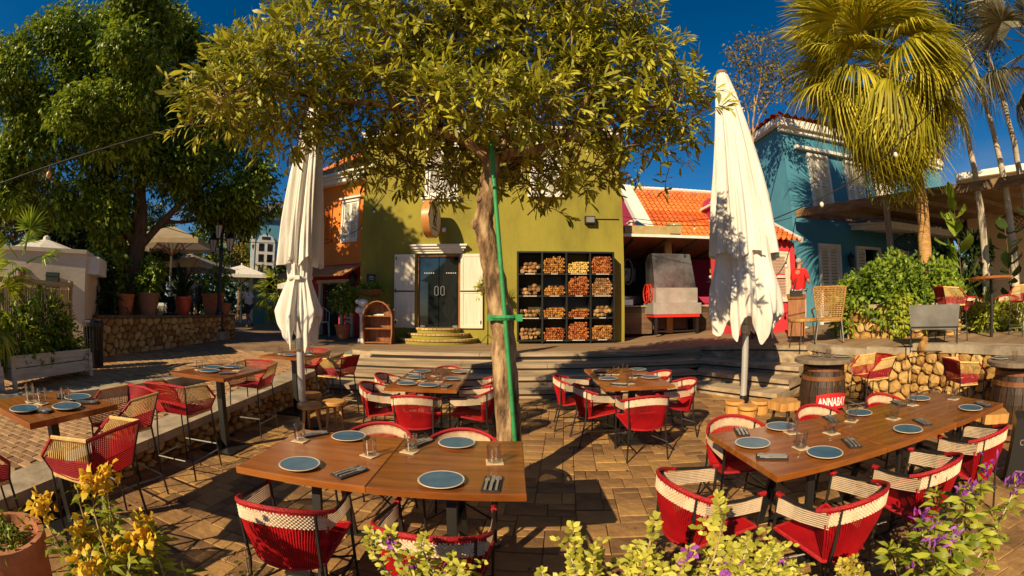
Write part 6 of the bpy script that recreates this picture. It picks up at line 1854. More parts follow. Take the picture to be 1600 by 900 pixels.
# ---------------------------------------------------------------- firewood shelf
fs = thing('firewood_shelf', 'black sixteen compartment shelf of firewood against the green wall', 'shelf', (.16, 11.86, .68))
SW, SH, SD = 2.72, 2.52, .42
for k in range(5):
    MB().box((k * SW / 4, SD / 2, SH / 2 + (.0 if k in (1, 3) else .04)), (.045, SD, SH + (.08 if k in (1, 3) else 0))).build('upright', M_black, fs)
    for i in range(4):
        MB().box(((i + .5) * SW / 4, SD / 2 - .003, .08 + k * (SH - .06) / 4), (SW / 4 - .05, SD, .045)).build('shelf_board', M_black, fs)
for row in range(4):
    for i in range(4):
        if (row, i) in ((0, 0),): continue
        z = .08 + row * (SH - .06) / 4
        lb = MB().box(((i + .5) * SW / 4, -.006, z + .002), (.20 + .09 * ((i * 7 + row * 3) % 4), .004, .036)).build('label_strip', M_black, fs)
        tw_ = MB()
        wv = .18 + .09 * ((i * 7 + row * 3) % 4)
        x = (i + .5) * SW / 4 - wv / 2
        while x < (i + .5) * SW / 4 + wv / 2:
            cw = rnd.uniform(.012, .024); tw_.box((x + cw / 2, -.0095, z + .002), (cw, .003, .022)); x += cw + .008
        tag(tw_.build('label_print', M_signwhite, lb), kind='stuff')
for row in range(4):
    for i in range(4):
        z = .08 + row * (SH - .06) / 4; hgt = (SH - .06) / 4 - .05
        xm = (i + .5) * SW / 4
        if row in (1, 2) and i > 0:  # black sheets put in for the shade behind the logs, split by a slit
            MB().box((xm, SD - .02, z + .025 + .10), (SW / 4 - .05, .015, .17)).build('backing', M_black, fs)
            MB().box((xm, SD - .02, z + .025 + (.27 + hgt) / 2), (SW / 4 - .05, .015, hgt - .27)).build('backing', M_black, fs)
        else: MB().box((xm, SD - .02, z + .025 + hgt / 2), (SW / 4 - .05, .015, hgt)).build('backing', mat('olive_shade', (.05, .042, .012), .9), fs)  # olive darkened to paint the shade at the back of the bay
PM = [[('c', .30), ('a', .32), ('a', .46), ('b', .38)], [('c', .24), ('b', .28), ('a', .20), ('c2', .28)], [('c', .26), ('b', .24), ('a', .52), ('d', .46)], [('c', .28), ('b', .46), ('e', .34), ('a', .50)]]
NM = {'c': 'round coconut husks', 'c2': 'mixed husks and split logs', 'a': 'orange split firewood', 'b': 'golden brown split firewood', 'd': 'pale brown split firewood', 'e': 'yellow round firewood'}
RN = ['bottom row', 'second lowest row', 'second highest row', 'top row']
CN = ['first column', 'second column', 'third column', 'last column']
for row in range(4):
    for i in range(4):
        kd, hh = PM[row][i]
        x0, x1 = i * SW / 4 + .03, (i + 1) * SW / 4 - .03
        z0 = .08 + row * (SH - .06) / 4 + .023
        m = MB()
        rr = .062 if kd[0] == 'c' else .032
        z = rr; q = 0
        while z < hh + rr * .2:
            x = rr * (1 if q % 2 else 1.6)
            frac = z / hh
            while x < x1 - x0 - rr:
                edge = abs((x / (x1 - x0)) - .55) * 2
                if frac < 1.10 - .35 * edge ** 2 + rnd.uniform(-.12, .12):
                    r_ = rr * rnd.uniform(.75, 1.15); cx, cz = x0 + x + rnd.uniform(-.008, .008), z0 + z + rnd.uniform(-.006, .006)
                    if kd[0] == 'c' and rnd.random() < .8: m.ball((cx, .12 + rnd.uniform(0, .1), cz), r_ * 1.1, 8, 5, (1.1, 1, .9))
                    else:
                        y0 = rnd.uniform(-.01, .06); n_ = rnd.choice((5, 6, 4)); ph = rnd.uniform(0, 6)
                        V = [(cx + r_ * math.cos(ph + 2 * PI * k / n_), y, cz + r_ * math.sin(ph + 2 * PI * k / n_)) for y in (y0, y0 + .3) for k in range(n_)]
                        m._add(V, [tuple(range(n_))] + [(k, k + n_, (k + 1) % n_ + n_, (k + 1) % n_) for k in range(n_)])
                x += rr * 1.9
            z += rr * 1.65; q += 1
        ml = {'c': M_log_c, 'c2': M_log_c, 'a': M_log_a, 'b': M_log_b, 'd': M_log_c, 'e': mat('split_log_yellow', (.56, .34, .06), .8, (.78, .56, .18), 6, island=.8, ramp=(.2, .8))}[kd]
        o = thing('firewood_pile', NM[kd] + ' piled in the ' + CN[i] + ' of the ' + RN[row], 'firewood', (.16, 11.86, .68), 0, 'firewood piles in the shelf')
        tag(m.build('log_stack', ml, o), kind='stuff')
# wall lights on the green facade
t = thing('wall_floodlight', 'black floodlight box high on the green wall above the shelf', 'floodlight', (2.28, 12.22, 4.22))
MB().box((0, 0, 0), (.30, .20, .22)).build('lamp_case', M_black, t); MB().box((0, -.102, 0), (.24, .01, .16)).build('lens', M_greymetal, t)
MB().tube([(.15, .06, .05), (.9, .06, .06)], .012, 5).build('conduit', M_black, t)
t = thing('wall_camera', 'small white camera on the green wall beneath the round sign', 'camera', (-1.98, 12.24, 3.92)); MB().ball((0, -.02, 0), .06).build('dome', M_white, t); MB().box((0, .03, .05), (.1, .06, .06)).build('mount', M_white, t)
t = thing('menu_board', 'small framed chalk menu board on the shaded green wall', 'menu board', (-4.18, 12.26, 2.52))
for x in (-.16, .16): MB().box((x, 0, 0), (.03, .03, .30)).build('frame', M_warmwood, t)
for z in (-.135, .135): MB().box((0, 0, z), (.29, .03, .03)).build('frame', M_warmwood, t)
b_ = MB().box((0, .004, 0), (.29, .01, .24)).build('board', M_dark, t)
m = MB()
for k, w in enumerate((.14, .18, .12)): m.box((.0, -.003, .06 - .045 * k), (w, .004, .014))
tag(m.build('chalk_lines', M_signwhite, b_), kind='stuff')
# boat shaped bookshelf
bt = thing('boat_shelf', 'upright wooden boat used as a shelf in front of the green wall', 'shelf', (-3.66, 11.35, .665), R(6))
bw, bhh = .42, 1.18
out_ = [(-bw * .92, 0), (-bw, .3), (-bw, .72)] + [(-bw * math.cos(a), .72 + (bhh - .72) * math.sin(a)) for a in np.linspace(.2, PI - .2, 9)] + [(bw, .72), (bw, .3), (bw * .92, 0)]
for a, b in zip(out_, out_[1:]):
    V = [(a[0], -.16, a[1]), (b[0], -.16, b[1]), (b[0] * .93, .20, b[1] * .97), (a[0] * .93, .20, a[1] * .97)]; V += [(x * .92, y, z * .975 if z > .1 else z) for x, y, z in V]
    MB()._add(V, [(0, 1, 2, 3), (7, 6, 5, 4), (0, 4, 5, 1), (1, 5, 6, 2), (2, 6, 7, 3), (3, 7, 4, 0)]).build('hull_plank', M_warmwood, bt)
for k in range(6):
    x = -.36 + k * .144; zt_ = .72 + (bhh - .72) * math.sqrt(max(0, 1 - (x / bw) ** 2)) * .96
    MB().box((x, .185, zt_ / 2), (.138, .02, zt_)).build('backing', M_warmwood, bt)
for z in (.04, .42, .76): MB().box((0, .01, z), (bw * 1.8, .32, .03)).build('shelf_board', M_warmwood, bt)
cb = thing('cloth_bundle', 'small pale folded cloth on the boat shelf', 'cloth', (-3.6, 11.3, 1.442)); MB().cbox((0, 0, .012), (.3, .16, .02), .006).build('fold', M_white, cb); MB().cbox((.03, .01, .030), (.2, .12, .014), .005).build('fold', M_white, cb)
# weathered white stone ornament beside it
so = thing('stone_ornament', 'white carved stone ornament behind the wooden boat shelf', 'statue', (-4.16, 11.5, .66))
m = MB(); m.lathe([(.16, 0), (.16, .1), (.10, .16), (.09, .7), (.12, .82)], 12); m.build('plinth', M_white, so, smooth=True)
m = MB(); m.ball((0, 0, 1.12), .13, 10, 7, (1.2, .9, .9)); m.ball((-.12, -.04, .92), .10, 9, 6); m.ball((.02, 0, .9), .12, 9, 6); m.ball((-.16, -.02, 1.16), .07, 8, 5); m.build('figure', M_white, so, smooth='full')
# flower baskets on stands
for (lab, x, y, z, r_) in (('wide hanging basket of ferns on a stand before the shaded wall', -3.98, 11.75, 2.12, .40), ('small wire basket of trailing flowers on a tripod stand by the trunk', -.66, 11.75, 2.20, .28)):
    t = thing('flower_basket', lab, 'flower basket', (x, y, .665))
    zz = z - .665
    MB().lathe([(.02, zz - .16), (r_ * .7, zz - .12), (r_, zz + .04), (r_ * .94, zz + .05)], 18).build('bowl', mat('coir_basket', (.10, .05, .02), .95, (.20, .11, .045), 20, bump=.6), t)
    MB().tube([(0, 0, .0), (0, 0, zz - .14)], .014, 6).build('stem', M_black, t)
    for k in range(3):
        a = 2 * PI * k / 3 + .5; MB().tube([(0, 0, .28), (.26 * math.cos(a), .26 * math.sin(a), .0)], .009, 5).build('leg', M_black, t)
    P, O = lobe_points([(0, 0, zz + .08, r_ * .95, .12, 1), (-r_ * .9, 0, zz - .02, r_ * .3, .25, .8), (r_ * .8, -.05, zz, r_ * .3, .14, .6)], 150, .3)
    pp, dd, ll, ww = clumps(P, O, 6, .03, .09, .035, droop=.3)
    leaf_obj('foliage', pp, dd, ll, ww, L_lime if r_ < .3 else L_shrub, t)
    P = np.repeat(np.array([[0, 0, zz + .05]]), 70, 0) + npr.normal(size=(70, 3)) * [r_ * .35, .08, .02]; D = npr.normal(size=(70, 3)) * [.45, .45, .1] + [0, 0, 1]
    leaf_obj('grass_blades', P, D, .45 * (.6 + .5 * npr.rand(70)), .012, L_lime if r_ < .3 else L_shrub, t)
# potted shrub and white cafe chair in front of the crimson house
pot('terracotta pot with a rounded bush in front of the crimson house', (-5.05, 12.15, .70), .24, .44)
bush('leafy_plant', 'rounded dark bush in the terracotta pot by the crimson house', (-5.05, 12.15, 1.1), [(0, 0, .75, .48, .36, 1), (.1, 0, .95, .35, .3, 1), (0, 0, .2, .05, .2, .2)], 220, 6, .10, .05, L_ficus)
def cafe_chair(label, loc, rz):
    t = thing('cafe_chair', label, 'chair', loc, rz)
    for (x, y) in ((-.2, -.2), (.2, -.2), (-.2, .2), (.2, .2)): MB().tube([(x, y, .44), (x * 1.1, y * 1.1, 0)], .012, 5).build('leg', M_white, t)
    MB().lathe([(.23, .44), (.23, .46), (.001, .465)], 16).build('seat', M_white, t)
    m = MB(); m.tube([(-.2, .2, .45), (-.21, .24, .75), (0, .26, .92), (.21, .24, .75), (.2, .2, .45)], .012, 5)
    for x in (-.1, 0, .1): m.tube([(x, .22, .45), (x, .26, .88)], .008, 4)
    m.build('backrest', M_white, t)
cafe_chair('white metal cafe chair before the crimson house door', (-6.0, 12.7, .73), R(20))
cafe_chair('white metal cafe chair half hidden behind the left umbrella', (-6.7, 12.9, .73), R(160))
ct = thing('cafe_table', 'round cafe table before the crimson house', 'table', (-6.35, 12.4, .73)); MB().lathe([(.32, .70), (.33, .72), (.32, .74)], 18).build('tabletop', M_white, ct); MB().tube([(0, 0, 0), (0, 0, .7)], .02, 6).build('column', M_black, ct); MB().lathe([(.2, 0), (.2, .02), (.03, .04)], 12).build('base_plate', M_black, ct)
# street cafe further on: dark tables under the trees
for k, (x, y) in enumerate(((-9.6, 17.2), (-10.3, 18.2), (-8.9, 16.2))):
    t = thing('street_table', ('second dark cafe table along the far street', 'farthest dark cafe table along the far street', 'nearest dark cafe table along the far street')[k], 'table', (x, y, .73), 0, 'dark tables along the far street'); MB().box((0, 0, .73), (.8, .8, .04)).build('tabletop', M_darkwood, t)
    for (a, b) in ((-.35, -.35), (.35, -.35), (-.35, .35), (.35, .35)): MB().bar((a, b, 0), (a, b, .71), .04).build('leg', M_black, t)
parasol('folded edge of a cream parasol beside the left umbrella down the street', (-8.2, 15.6, .73), .9, 1.75, .35, R(15), M_cloth)
# stainless bin by the trunk
sbn = thing('steel_bin', 'small stainless steel bin beside the tree trunk', 'bin', (-.36, 5.0, .004)); sbn.location = (-.33, 4.35, .004)
MB().lathe([(.085, 0), (.085, .30), (.08, .31), (.075, .305), (.001, .30)], 20, cap=False).build('body', M_steel, sbn, smooth=True)
MB().box((.16, .02, .12), (.09, .05, .24)).build('side_box', mat('pale_plastic', (.5, .48, .44), .5), sbn)

# ---------------------------------------------------------------- wicker chair and table on the upper terrace
wc = thing('wicker_chair', 'high backed rattan chair seen from behind beside the planter', 'chair', (6.12, 6.72, .95), R(-38))
def bp(u, v):                                 # back shell: u -1..1, v 0..1 up, seen from -y
    w = .24 + .12 * v - .02 * v * v
    return Vector((u * w, -.22 - .10 * v + .10 * u * u, .40 + .62 * v))
m = MB()
for k in range(17): m.tube([bp(u, (k + .5) / 17) + Vector((0, .010 * (1 if (q + k) % 2 else -1), 0)) for q, u in enumerate(np.linspace(-1, 1, 21))], .014, 4, cap=False)
for k in range(10): m.tube([bp(-1 + 2 * k / 9, v) for v in np.linspace(0, 1, 6)], .010, 4, cap=False)
tag(m.build('woven_back', M_rattan, wc), kind='stuff')
MB().tube([bp(-1, v) for v in np.linspace(0, 1, 6)] + [bp(u, 1.02) for u in np.linspace(-.9, .9, 9)] + [bp(1, v) for v in np.linspace(1, 0, 6)], .02, 6).build('back_rim', M_rattan, wc)
for s in (-1, 1):
    MB().tube([bp(s, .42), (s * .36, .0, .62), (s * .36, .22, .58), (s * .30, .28, .42)], .02, 6).build('armrest', M_rattan, wc)
    for y in (-.2, .22): MB().tube([(s * .24, y, .40), (s * .29, y * 1.25, 0)], .014, 6).build('leg', M_greymetal, wc)
MB().lathe([(.30, .38), (.31, .41), (.27, .44), (.001, .45)], 18).build('seat', M_rattan, wc)
wt = thing('rattan_table', 'low rattan side table beside the high backed chair', 'table', (5.66, 7.05, .90))
MB().lathe([(.28, .42), (.30, .44), (.30, .49), (.28, .50)], 18).build('tabletop', M_rattan, wt)
for k in range(4): a = PI / 4 + k * PI / 2; MB().tube([(.22 * math.cos(a), .22 * math.sin(a), .42), (.26 * math.cos(a), .26 * math.sin(a), 0)], .012, 5).build('leg', M_black, wt)
dk = thing('host_stand', 'wooden host stand with a dark menu beside the man in red', 'stand', (6.28, 8.05, .98), R(-35))
MB().box((0, 0, .42), (.40, .32, .84)).build('body', M_warmwood, dk); MB().box((0, -.02, .87), (.45, .36, .03), rot=Euler((R(14), 0, 0))).build('lectern_top', M_warmwood, dk); MB().box((0, -.04, .91), (.3, .24, .03), rot=Euler((R(40), 0, 0))).build('menu', M_dark, dk)

# ---------------------------------------------------------------- people
def skin_body(name, joints, edges, material, parent, root=0, sub=2):
    me = bpy.data.meshes.new(name)
    me.from_pydata([j[0] for j in joints], edges, [])
    o = bpy.data.objects.new(name, me); COL.objects.link(o)
    md = o.modifiers.new('skin', 'SKIN'); md.use_smooth_shade = True
    for i, v in enumerate(me.skin_vertices[0].data):
        v.radius = joints[i][1] if isinstance(joints[i][1], tuple) else (joints[i][1], joints[i][1]); v.use_root = (i == root)
    sd = o.modifiers.new('sub', 'SUBSURF'); sd.levels = sub; sd.render_levels = sub
    dg = bpy.context.evaluated_depsgraph_get()
    m2 = bpy.data.meshes.new_from_object(o.evaluated_get(dg))
    bpy.data.objects.remove(o); bpy.data.meshes.remove(me)
    m2.materials.clear(); m2.materials.append(material)
    m2.polygons.foreach_set('use_smooth', [True] * len(m2.polygons))
    return mesh_obj(name, m2, parent)
def person(label, loc, rz, pose, mats, scale=1.0, hairstyle='short'):
    """pose: dict of joint positions; x right, y forward, z up"""
    t = thing('person', label, 'person', loc, rz); t.scale = (scale,) * 3
    p = pose; skin, shirt, legs_, hair, shoe = mats
    J = [(p['pelvis'], (.135, .105)), (p['belly'], (.135, .105)), (p['chest'], (.15, .11)), (p['neck'], .055), (p['chin'], .062), (p['head'], .088), (p['crown'], .07)]
    E = [(0, 1), (1, 2), (2, 3), (3, 4), (4, 5), (5, 6)]
    for s in 'LR':
        b = len(J)
        J += [(p['sho' + s], .06), (p['elb' + s], .042), (p['wri' + s], .030)]
        E += [(2, b), (b, b + 1), (b + 1, b + 2)]
        b = len(J)
        J += [(p['hip' + s], .085), (p['kne' + s], .055), (p['ank' + s], .038), (p['toe' + s], .035)]
        E += [(0, b), (b, b + 1), (b + 1, b + 2), (b + 2, b + 3)]
    skin_body('body', J, E, skin, t)
    # shirt and trousers follow the body a little outside it
    S = [(p['pelvis'], (.15, .12)), (p['belly'], (.162, .135)), (p['chest'], (.178, .145)), (tuple(Vector(p['chest']).lerp(Vector(p['neck']), .95)), .078)]
    ES = [(0, 1), (1, 2), (2, 3)]
    for s in 'LR':
        b = len(S); S += [(p['sho' + s], .076), (tuple(Vector(p['sho' + s]).lerp(Vector(p['elb' + s]), .75)), .062)]; ES += [(2, b), (b, b + 1)]
    skin_body('shirt', S, ES, shirt, t, 1)
    T = [(p['pelvis'], (.148, .118))]; ET = []
    for s in 'LR':
        b = len(T); end = p['ank' + s] if mats is not WALK else tuple(Vector(p['hip' + s]).lerp(Vector(p['kne' + s]), .9))
        T += [(p['hip' + s], .10)] + ([(p['kne' + s], .07), (end, .06)] if mats is not WALK else [(end, .088)])
        ET += [(0, b), (b, b + 1)] + ([(b + 1, b + 2)] if mats is not WALK else [])
    skin_body('trousers', T, ET, legs_, t)
    h = Vector(p['head']); c = Vector(p['crown']); f = Vector((0, 1, 0))
    m = MB(); m.ball(tuple(h.lerp(c, .62) + Vector((0, -.026, .004))), .088, 14, 9, (.96, 1.02, .86)); m.build('hair', hair, t, smooth='full')
    MB().ball(tuple(h + Vector((0, .095, -.012))), .018, 7, 5, (.8, 1.1, 1.3)).build('nose', skin, t, smooth='full')
    for s in (-1, 1):
        MB().ball(tuple(h + Vector((s * .088, 0, -.01))), .022, 7, 5, (.5, 1, 1.4)).build('ear', skin, t, smooth='full')
        MB().ball(tuple(h + Vector((s * .032, .083, .018))), .011, 6, 4).build('eye', M_hair_dark, t)
    MB().box(tuple(h + Vector((0, .086, -.052))), (.04, .008, .006)).build('mouth', M_hair_dark, t)
    for s in 'LR':
        w = Vector(p['wri' + s]); d = (w - Vector(p['elb' + s])).normalized(); side = d.cross(Vector((0, 0, 1)))
        if side.length < .1: side = Vector((1, 0, 0))
        side.normalize(); nn_ = side.cross(d)
        m = MB(); m.tube([w - d * .02, w + d * .04, w + d * .085], [.028, .040, .034], 8, flat=.5)
        for k in range(4):
            b0_ = w + d * .08 + side * (.027 - .018 * k); L_ = (.062, .072, .068, .054)[k]
            m.tube([b0_, b0_ + d * L_ * .5 - nn_ * .008, b0_ + d * L_ - nn_ * .03], [.0095, .009, .007], 6)
        b0_ = w + d * .03 + side * .035; m.tube([b0_, b0_ + d * .03 + side * .022, b0_ + d * .06 + side * .026 - nn_ * .012], [.011, .010, .008], 6)
        m.build('hand', skin, t, smooth='full')
        a = Vector(p['ank' + s]); q = Vector(p['toe' + s]); m = MB(); dd_ = (q - a); dd_.z = 0; dd_.normalize() if dd_.length > 0 else None
        z0 = min(a.z, q.z) - .03
        m.tube([(a.x - dd_.x * .07, a.y - dd_.y * .07, a.z - .04), (a.x + dd_.x * .04, a.y + dd_.y * .04, (a.z + q.z) / 2 - .015), (q.x + dd_.x * .05, q.y + dd_.y * .05, q.z - .005)], [.045, .05, .035], 8, flat=.85); m.build('shoe', shoe, t, smooth='full')
    return t
WALK = (M_skin2, M_shirt_white, M_shorts, M_hair_dark, M_black)
MAN = (M_skin, M_shirt_red, M_jeans, M_hair, M_white)
stand = dict(pelvis=(0, 0, .95), belly=(0, .01, 1.10), chest=(0, .0, 1.30), neck=(0, -.01, 1.48), chin=(0, .02, 1.53), head=(0, .025, 1.61), crown=(0, .01, 1.69),
             shoL=(-.19, -.01, 1.40), elbL=(-.25, .02, 1.13), wriL=(-.14, .22, 1.12), shoR=(.19, -.01, 1.40), elbR=(.25, .04, 1.13), wriR=(.12, .25, 1.18),
             hipL=(-.09, 0, .90), kneL=(-.10, .02, .48), ankL=(-.10, -.02, .09), toeL=(-.11, .13, .045), hipR=(.09, 0, .90), kneR=(.11, .04, .48), ankR=(.12, .0, .09), toeR=(.14, .15, .045))
walk = dict(pelvis=(0, 0, .93), belly=(0, .02, 1.08), chest=(0, .05, 1.28), neck=(0, .07, 1.45), chin=(0, .11, 1.50), head=(0, .115, 1.58), crown=(0, .10, 1.66),
            shoL=(-.19, .05, 1.38), elbL=(-.23, .12, 1.12), wriL=(-.2, .32, 1.02), shoR=(.19, .04, 1.38), elbR=(.24, -.12, 1.14), wriR=(.22, -.10, .90),
            hipL=(-.09, 0, .89), kneL=(-.09, -.05, .48), ankL=(-.09, -.36, .20), toeL=(-.09, -.30, .06), hipR=(.09, 0, .89), kneR=(.10, .20, .50), ankR=(.10, .18, .09), toeR=(.10, .33, .045))
person('man in a red shirt and pale jeans standing beside the crimson kiosk', (6.95, 8.75, 1.06), R(-68), stand, MAN, 1.0)
person('person in pale shirt and dark shorts walking past the lamp', (-11.0, 15.6, .73), R(75), walk, WALK, 1.02)
bg_ = thing('shoulder_bag', 'dark bag hanging at the hip of the man in red', 'bag', (6.72, 8.82, 1.78), R(-32)); MB().cbox((0, 0, 0), (.12, .28, .22), .03).build('body', M_dark, bg_); MB().tube([(0, -.1, .1), (.12, -.05, .45), (.2, .05, .62)], .012, 5).build('strap', M_dark, bg_)
sit = dict(stand); sit.update(pelvis=(0, 0, .50), belly=(0, .0, .65), chest=(0, .02, .86), neck=(0, .03, 1.03), chin=(0, .06, 1.08), head=(0, .065, 1.16), crown=(0, .05, 1.24), shoL=(-.19, .02, .96), elbL=(-.24, .10, .72), wriL=(-.14, .30, .74), shoR=(.19, .02, .96), elbR=(.24, .10, .72), wriR=(.14, .30, .74),
           hipL=(-.09, .02, .50), kneL=(-.12, .42, .50), ankL=(-.12, .42, .09), toeL=(-.12, .55, .045), hipR=(.09, .02, .50), kneR=(.12, .42, .50), ankR=(.12, .42, .09), toeR=(.12, .55, .045))
SIT1 = (M_skin2, mat('dark_top', (.03, .025, .03), .9), M_shorts, M_hair_dark, M_black)
SIT2 = (M_skin2, M_shirt_white, M_shorts, M_hair_dark, M_black)
for (lab, loc, rz, ms) in (('seated guest in dark clothes behind the brown clay pot', (-10.0, 9.35, 1.3), R(-60), SIT1), ('seated guest in dark clothes facing the first guest behind the pots', (-9.7, 10.0, 1.3), R(140), SIT1), ('seated guest in a pale shirt left of the street lamp', (-9.75, 10.9, 1.3), R(60), SIT2)):
    person(lab, loc, rz, sit, ms, .98)
    t = thing('cafe_chair', 'dark chair under the ' + lab, 'chair', loc, rz)
    MB().box((0, 0, .43), (.42, .42, .03)).build('seat', M_black, t); MB().box((0, -.2, .68), (.40, .025, .4)).build('backrest', M_black, t)
    for (x, y) in ((-.18, -.18), (.18, -.18), (-.18, .18), (.18, .18)): MB().bar((x, y, 0), (x, y, .42), .025).build('leg', M_black, t)

# ---------------------------------------------------------------- cables with bulbs
def cable(label, pts, sag, bulbs, warm=False, r_=.010, n=24):
    a = [Vector(p) for p in pts]
    t = thing('string_light', label, 'string light', tuple(a[0]))
    P = []
    for i in range(len(a) - 1):
        for k in range(n): f = k / n; P.append(a[i].lerp(a[i + 1], f) + Vector((0, 0, -sag * 4 * f * (1 - f))))
    P.append(a[-1]); o = a[0]
    MB().tube([p - o for p in P], r_, 5).build('cable', M_string, t)
    for f in bulbs:
        p = P[int(f * (len(P) - 1))] - o
        s_ = MB().tube([p + Vector((0, 0, -.005)), p + Vector((0, 0, -.07))], .016, 6).build('socket', M_black, t)
        MB().ball(tuple(p + Vector((0, 0, -.105))), .036, 9, 7, (1, 1, 1.25)).build('bulb', M_bulb_warm if warm else M_bulb, t, smooth='full')
    return t
cable('string of amber bulbs crossing in front of the ficus at the upper left', [(-7.2, 1.6, 2.75), (-2.75, 3.35, 3.55), (-1.4, 3.7, 3.8)], .06, (.08, .27, .50), True)
cable('string of white bulbs from the stall side to the upper right corner', [(3.95, 6.1, 2.95), (5.3, 4.6, 3.6), (6.0, 2.0, 4.9)], .05, (.30, .62))
cable('cable with bulbs between the green building and the stall roof', [(3.3, 12.2, 4.35), (6.0, 12.0, 4.35), (9.2, 11.4, 4.7)], .12, (.30, .55))
cable('lower cable between the green building and the crimson kiosk', [(3.3, 12.2, 4.2), (6.4, 11.4, 4.1), (7.5, 9.6, 4.0)], .10, (.35,))
cable('bulb cable from the orange house to the green wall', [(-6.6, 11.4, 3.2), (-4.75, 12.4, 4.0), (-3.9, 12.25, 5.1)], .08, (.2, .42, .62, .85))
cable('thin cable across the left street near the lamp', [(-10.5, 8.6, 4.1), (-8.6, 10.7, 3.6), (-6.0, 13.2, 3.9)], .12, ())
cable('bulb cable hanging below the pergola corner', [(5.72, 7.2, 3.4), (5.9, 7.9, 2.6), (6.4, 9.2, 2.3)], .05, (.5,))

# ---------------------------------------------------------------- foreground plants
def stems_plant(label, name, loc, stems, nleaf, L, W, lm, cat='shrub', whorl=2, up=.5, flowers=None, fmat=None, curl=.1, mid=.6, tip=.9):
    """upright stems with leaves set along them; stems: (x, y, top z, lean)"""
    t = thing(name, label, cat, loc)
    LP_, LD, LL, LW = [], [], [], []
    FP, FD = [], []
    for (x, y, z, lx, ly) in stems:
        pts = [Vector((x * .4, y * .4, 0)), Vector((x * .8, y * .8, z * .5)), Vector((x + lx * .6, y + ly * .6, z * .85)), Vector((x + lx, y + ly, z))]
        limb_obj('stem', pts, .007, .0025, M_bark if rnd.random() < .6 else M_bark_pale, t, n=5)
        P, _ = limb(pts, 1, 1)
        m = len(P)
        for k in range(nleaf):
            f = .30 + .70 * (k / (nleaf - 1))
            i = min(int(f * (m - 1)), m - 2); p = P[i].lerp(P[i + 1], f * (m - 1) - i)
            tdir = (P[i + 1] - P[i]).normalized()
            for w in range(whorl):
                a = k * 1.9 + w * 2 * PI / whorl + rnd.uniform(-.4, .4)
                s_ = Vector((math.cos(a), math.sin(a), 0))
                LP_.append(p); LD.append(s_ + tdir * (up + (.6 if f > .92 else 0)) + Vector((0, 0, rnd.uniform(-.15, .15))))
                q = rnd.uniform(.75, 1.15) * (1.05 - .35 * f * f); LL.append(L * q); LW.append(W * q)
        # short side shoots
        for k in range(3):
            f = rnd.uniform(.35, .85); i = int(f * (m - 1)); p = P[i]
            a = rnd.uniform(0, 6.28); d = Vector((math.cos(a), math.sin(a), .8)).normalized() * rnd.uniform(.05, .12)
            for w in range(9):
                q = p + d * (w / 8); a2 = w * 2.2
                LP_.append(q); LD.append(Vector((math.cos(a2), math.sin(a2), up))); s2 = rnd.uniform(.6, 1.0); LL.append(L * s2); LW.append(W * s2)
        if flowers and rnd.random() < flowers:
            FP.append(P[int(rnd.uniform(.75, 1) * (m - 1))]); FD.append(Vector((rnd.uniform(-1, 1), rnd.uniform(-1, .2), .6)))
    leaf_obj('foliage', np.array([tuple(p) for p in LP_]), np.array([tuple(p) for p in LD]), np.array(LL), np.array(LW), lm, t, curl=curl, mid=mid)
    return t, FP
def flower_heads(parent, spots, n, L, W, m_, spread=.02, name='flower'):
    for p in spots:
        P = np.repeat(np.array([tuple(p)]), n, 0) + npr.normal(size=(n, 3)) * spread
        D = npr.normal(size=(n, 3)) + [0, -.3, .25]
        tag(leaf_obj(name, P, D, L * (.7 + .5 * npr.rand(n)), W, m_, parent, mid=.65), kind='stuff')
rs3 = random.Random(21)
# pale sage shrub along the bottom middle, grown in a long planter on the ground
fp = thing('long_planter', 'long low clay planter at the bottom of the photo under the pale shrub', 'planter', (.30, 1.20, .004))
MB()._add(trap(-.85, .85, .0, -.92, .92, .30, -.13, .13, -.16, .16), BF).build('trough', M_terra, fp); MB().box((0, 0, .305), (1.76, .27, .012)).build('soil', M_soil, fp)
st_ = []
for (px, top, nst) in ((-.64, .72, 5), (-.56, .52, 4), (-.42, .40, 4), (-.28, .36, 4), (-.10, .58, 4), (.06, .40, 4), (.14, .70, 3), (.25, .40, 4), (.38, .46, 4), (.46, .68, 3), (.58, .42, 4), (.72, .36, 3), (.82, .28, 2), (-.5, .48, 6), (-.34, .44, 6), (-.18, .46, 6), (0, .46, 6), (.18, .48, 6), (.34, .50, 6), (.5, .50, 6), (.66, .44, 6)):
    for k in range(nst):
        st_.append((px + rs3.uniform(-.08, .08), rs3.uniform(-.10, .12), top * rs3.uniform(.60, 1.0), rs3.uniform(-.06, .06), rs3.uniform(-.02, .10)))
sg_, FP = stems_plant('pale yellow green sage shrub with purple flowers along the bottom', 'sage_shrub', (.30, 1.20, .30), st_, 17, .043, .023, L_sage, whorl=3, up=.35, flowers=.30)
flower_heads(sg_, FP, 14, .032, .018, M_purple, .009)
# yellow trumpet flowers at the lower left
pot('terracotta pot holding the yellow trumpet flowers at the lower left', (-1.44, .98, .004), .17, .30)
st_ = [(rs3.uniform(-.30, .24), rs3.uniform(-.22, .22), rs3.uniform(.34, .68), rs3.uniform(-.12, .10), rs3.uniform(-.05, .1)) for k in range(19)]
yf, FP = stems_plant('yellow trumpet flower plant with lance shaped leaves at the lower left', 'trumpet_flower', (-1.46, .98, .27), st_, 9, .092, .024, L_lime, whorl=2, up=.25, curl=.22)
tips = [Vector((s[0] + s[3], s[1] + s[4], s[2] + .02)) for s in st_]
flower_heads(yf, [tips[k] + Vector((0, 0, .02)) for k in range(0, 19, 2)], 46, .044, .030, M_yellowflower, .026)
pot('large terracotta pot cut off by the lower left corner', (-2.42, .76, .004), .24, .52, mat('aged_terracotta', (.34, .12, .05), .85, (.52, .22, .10), 5, bump=.3))
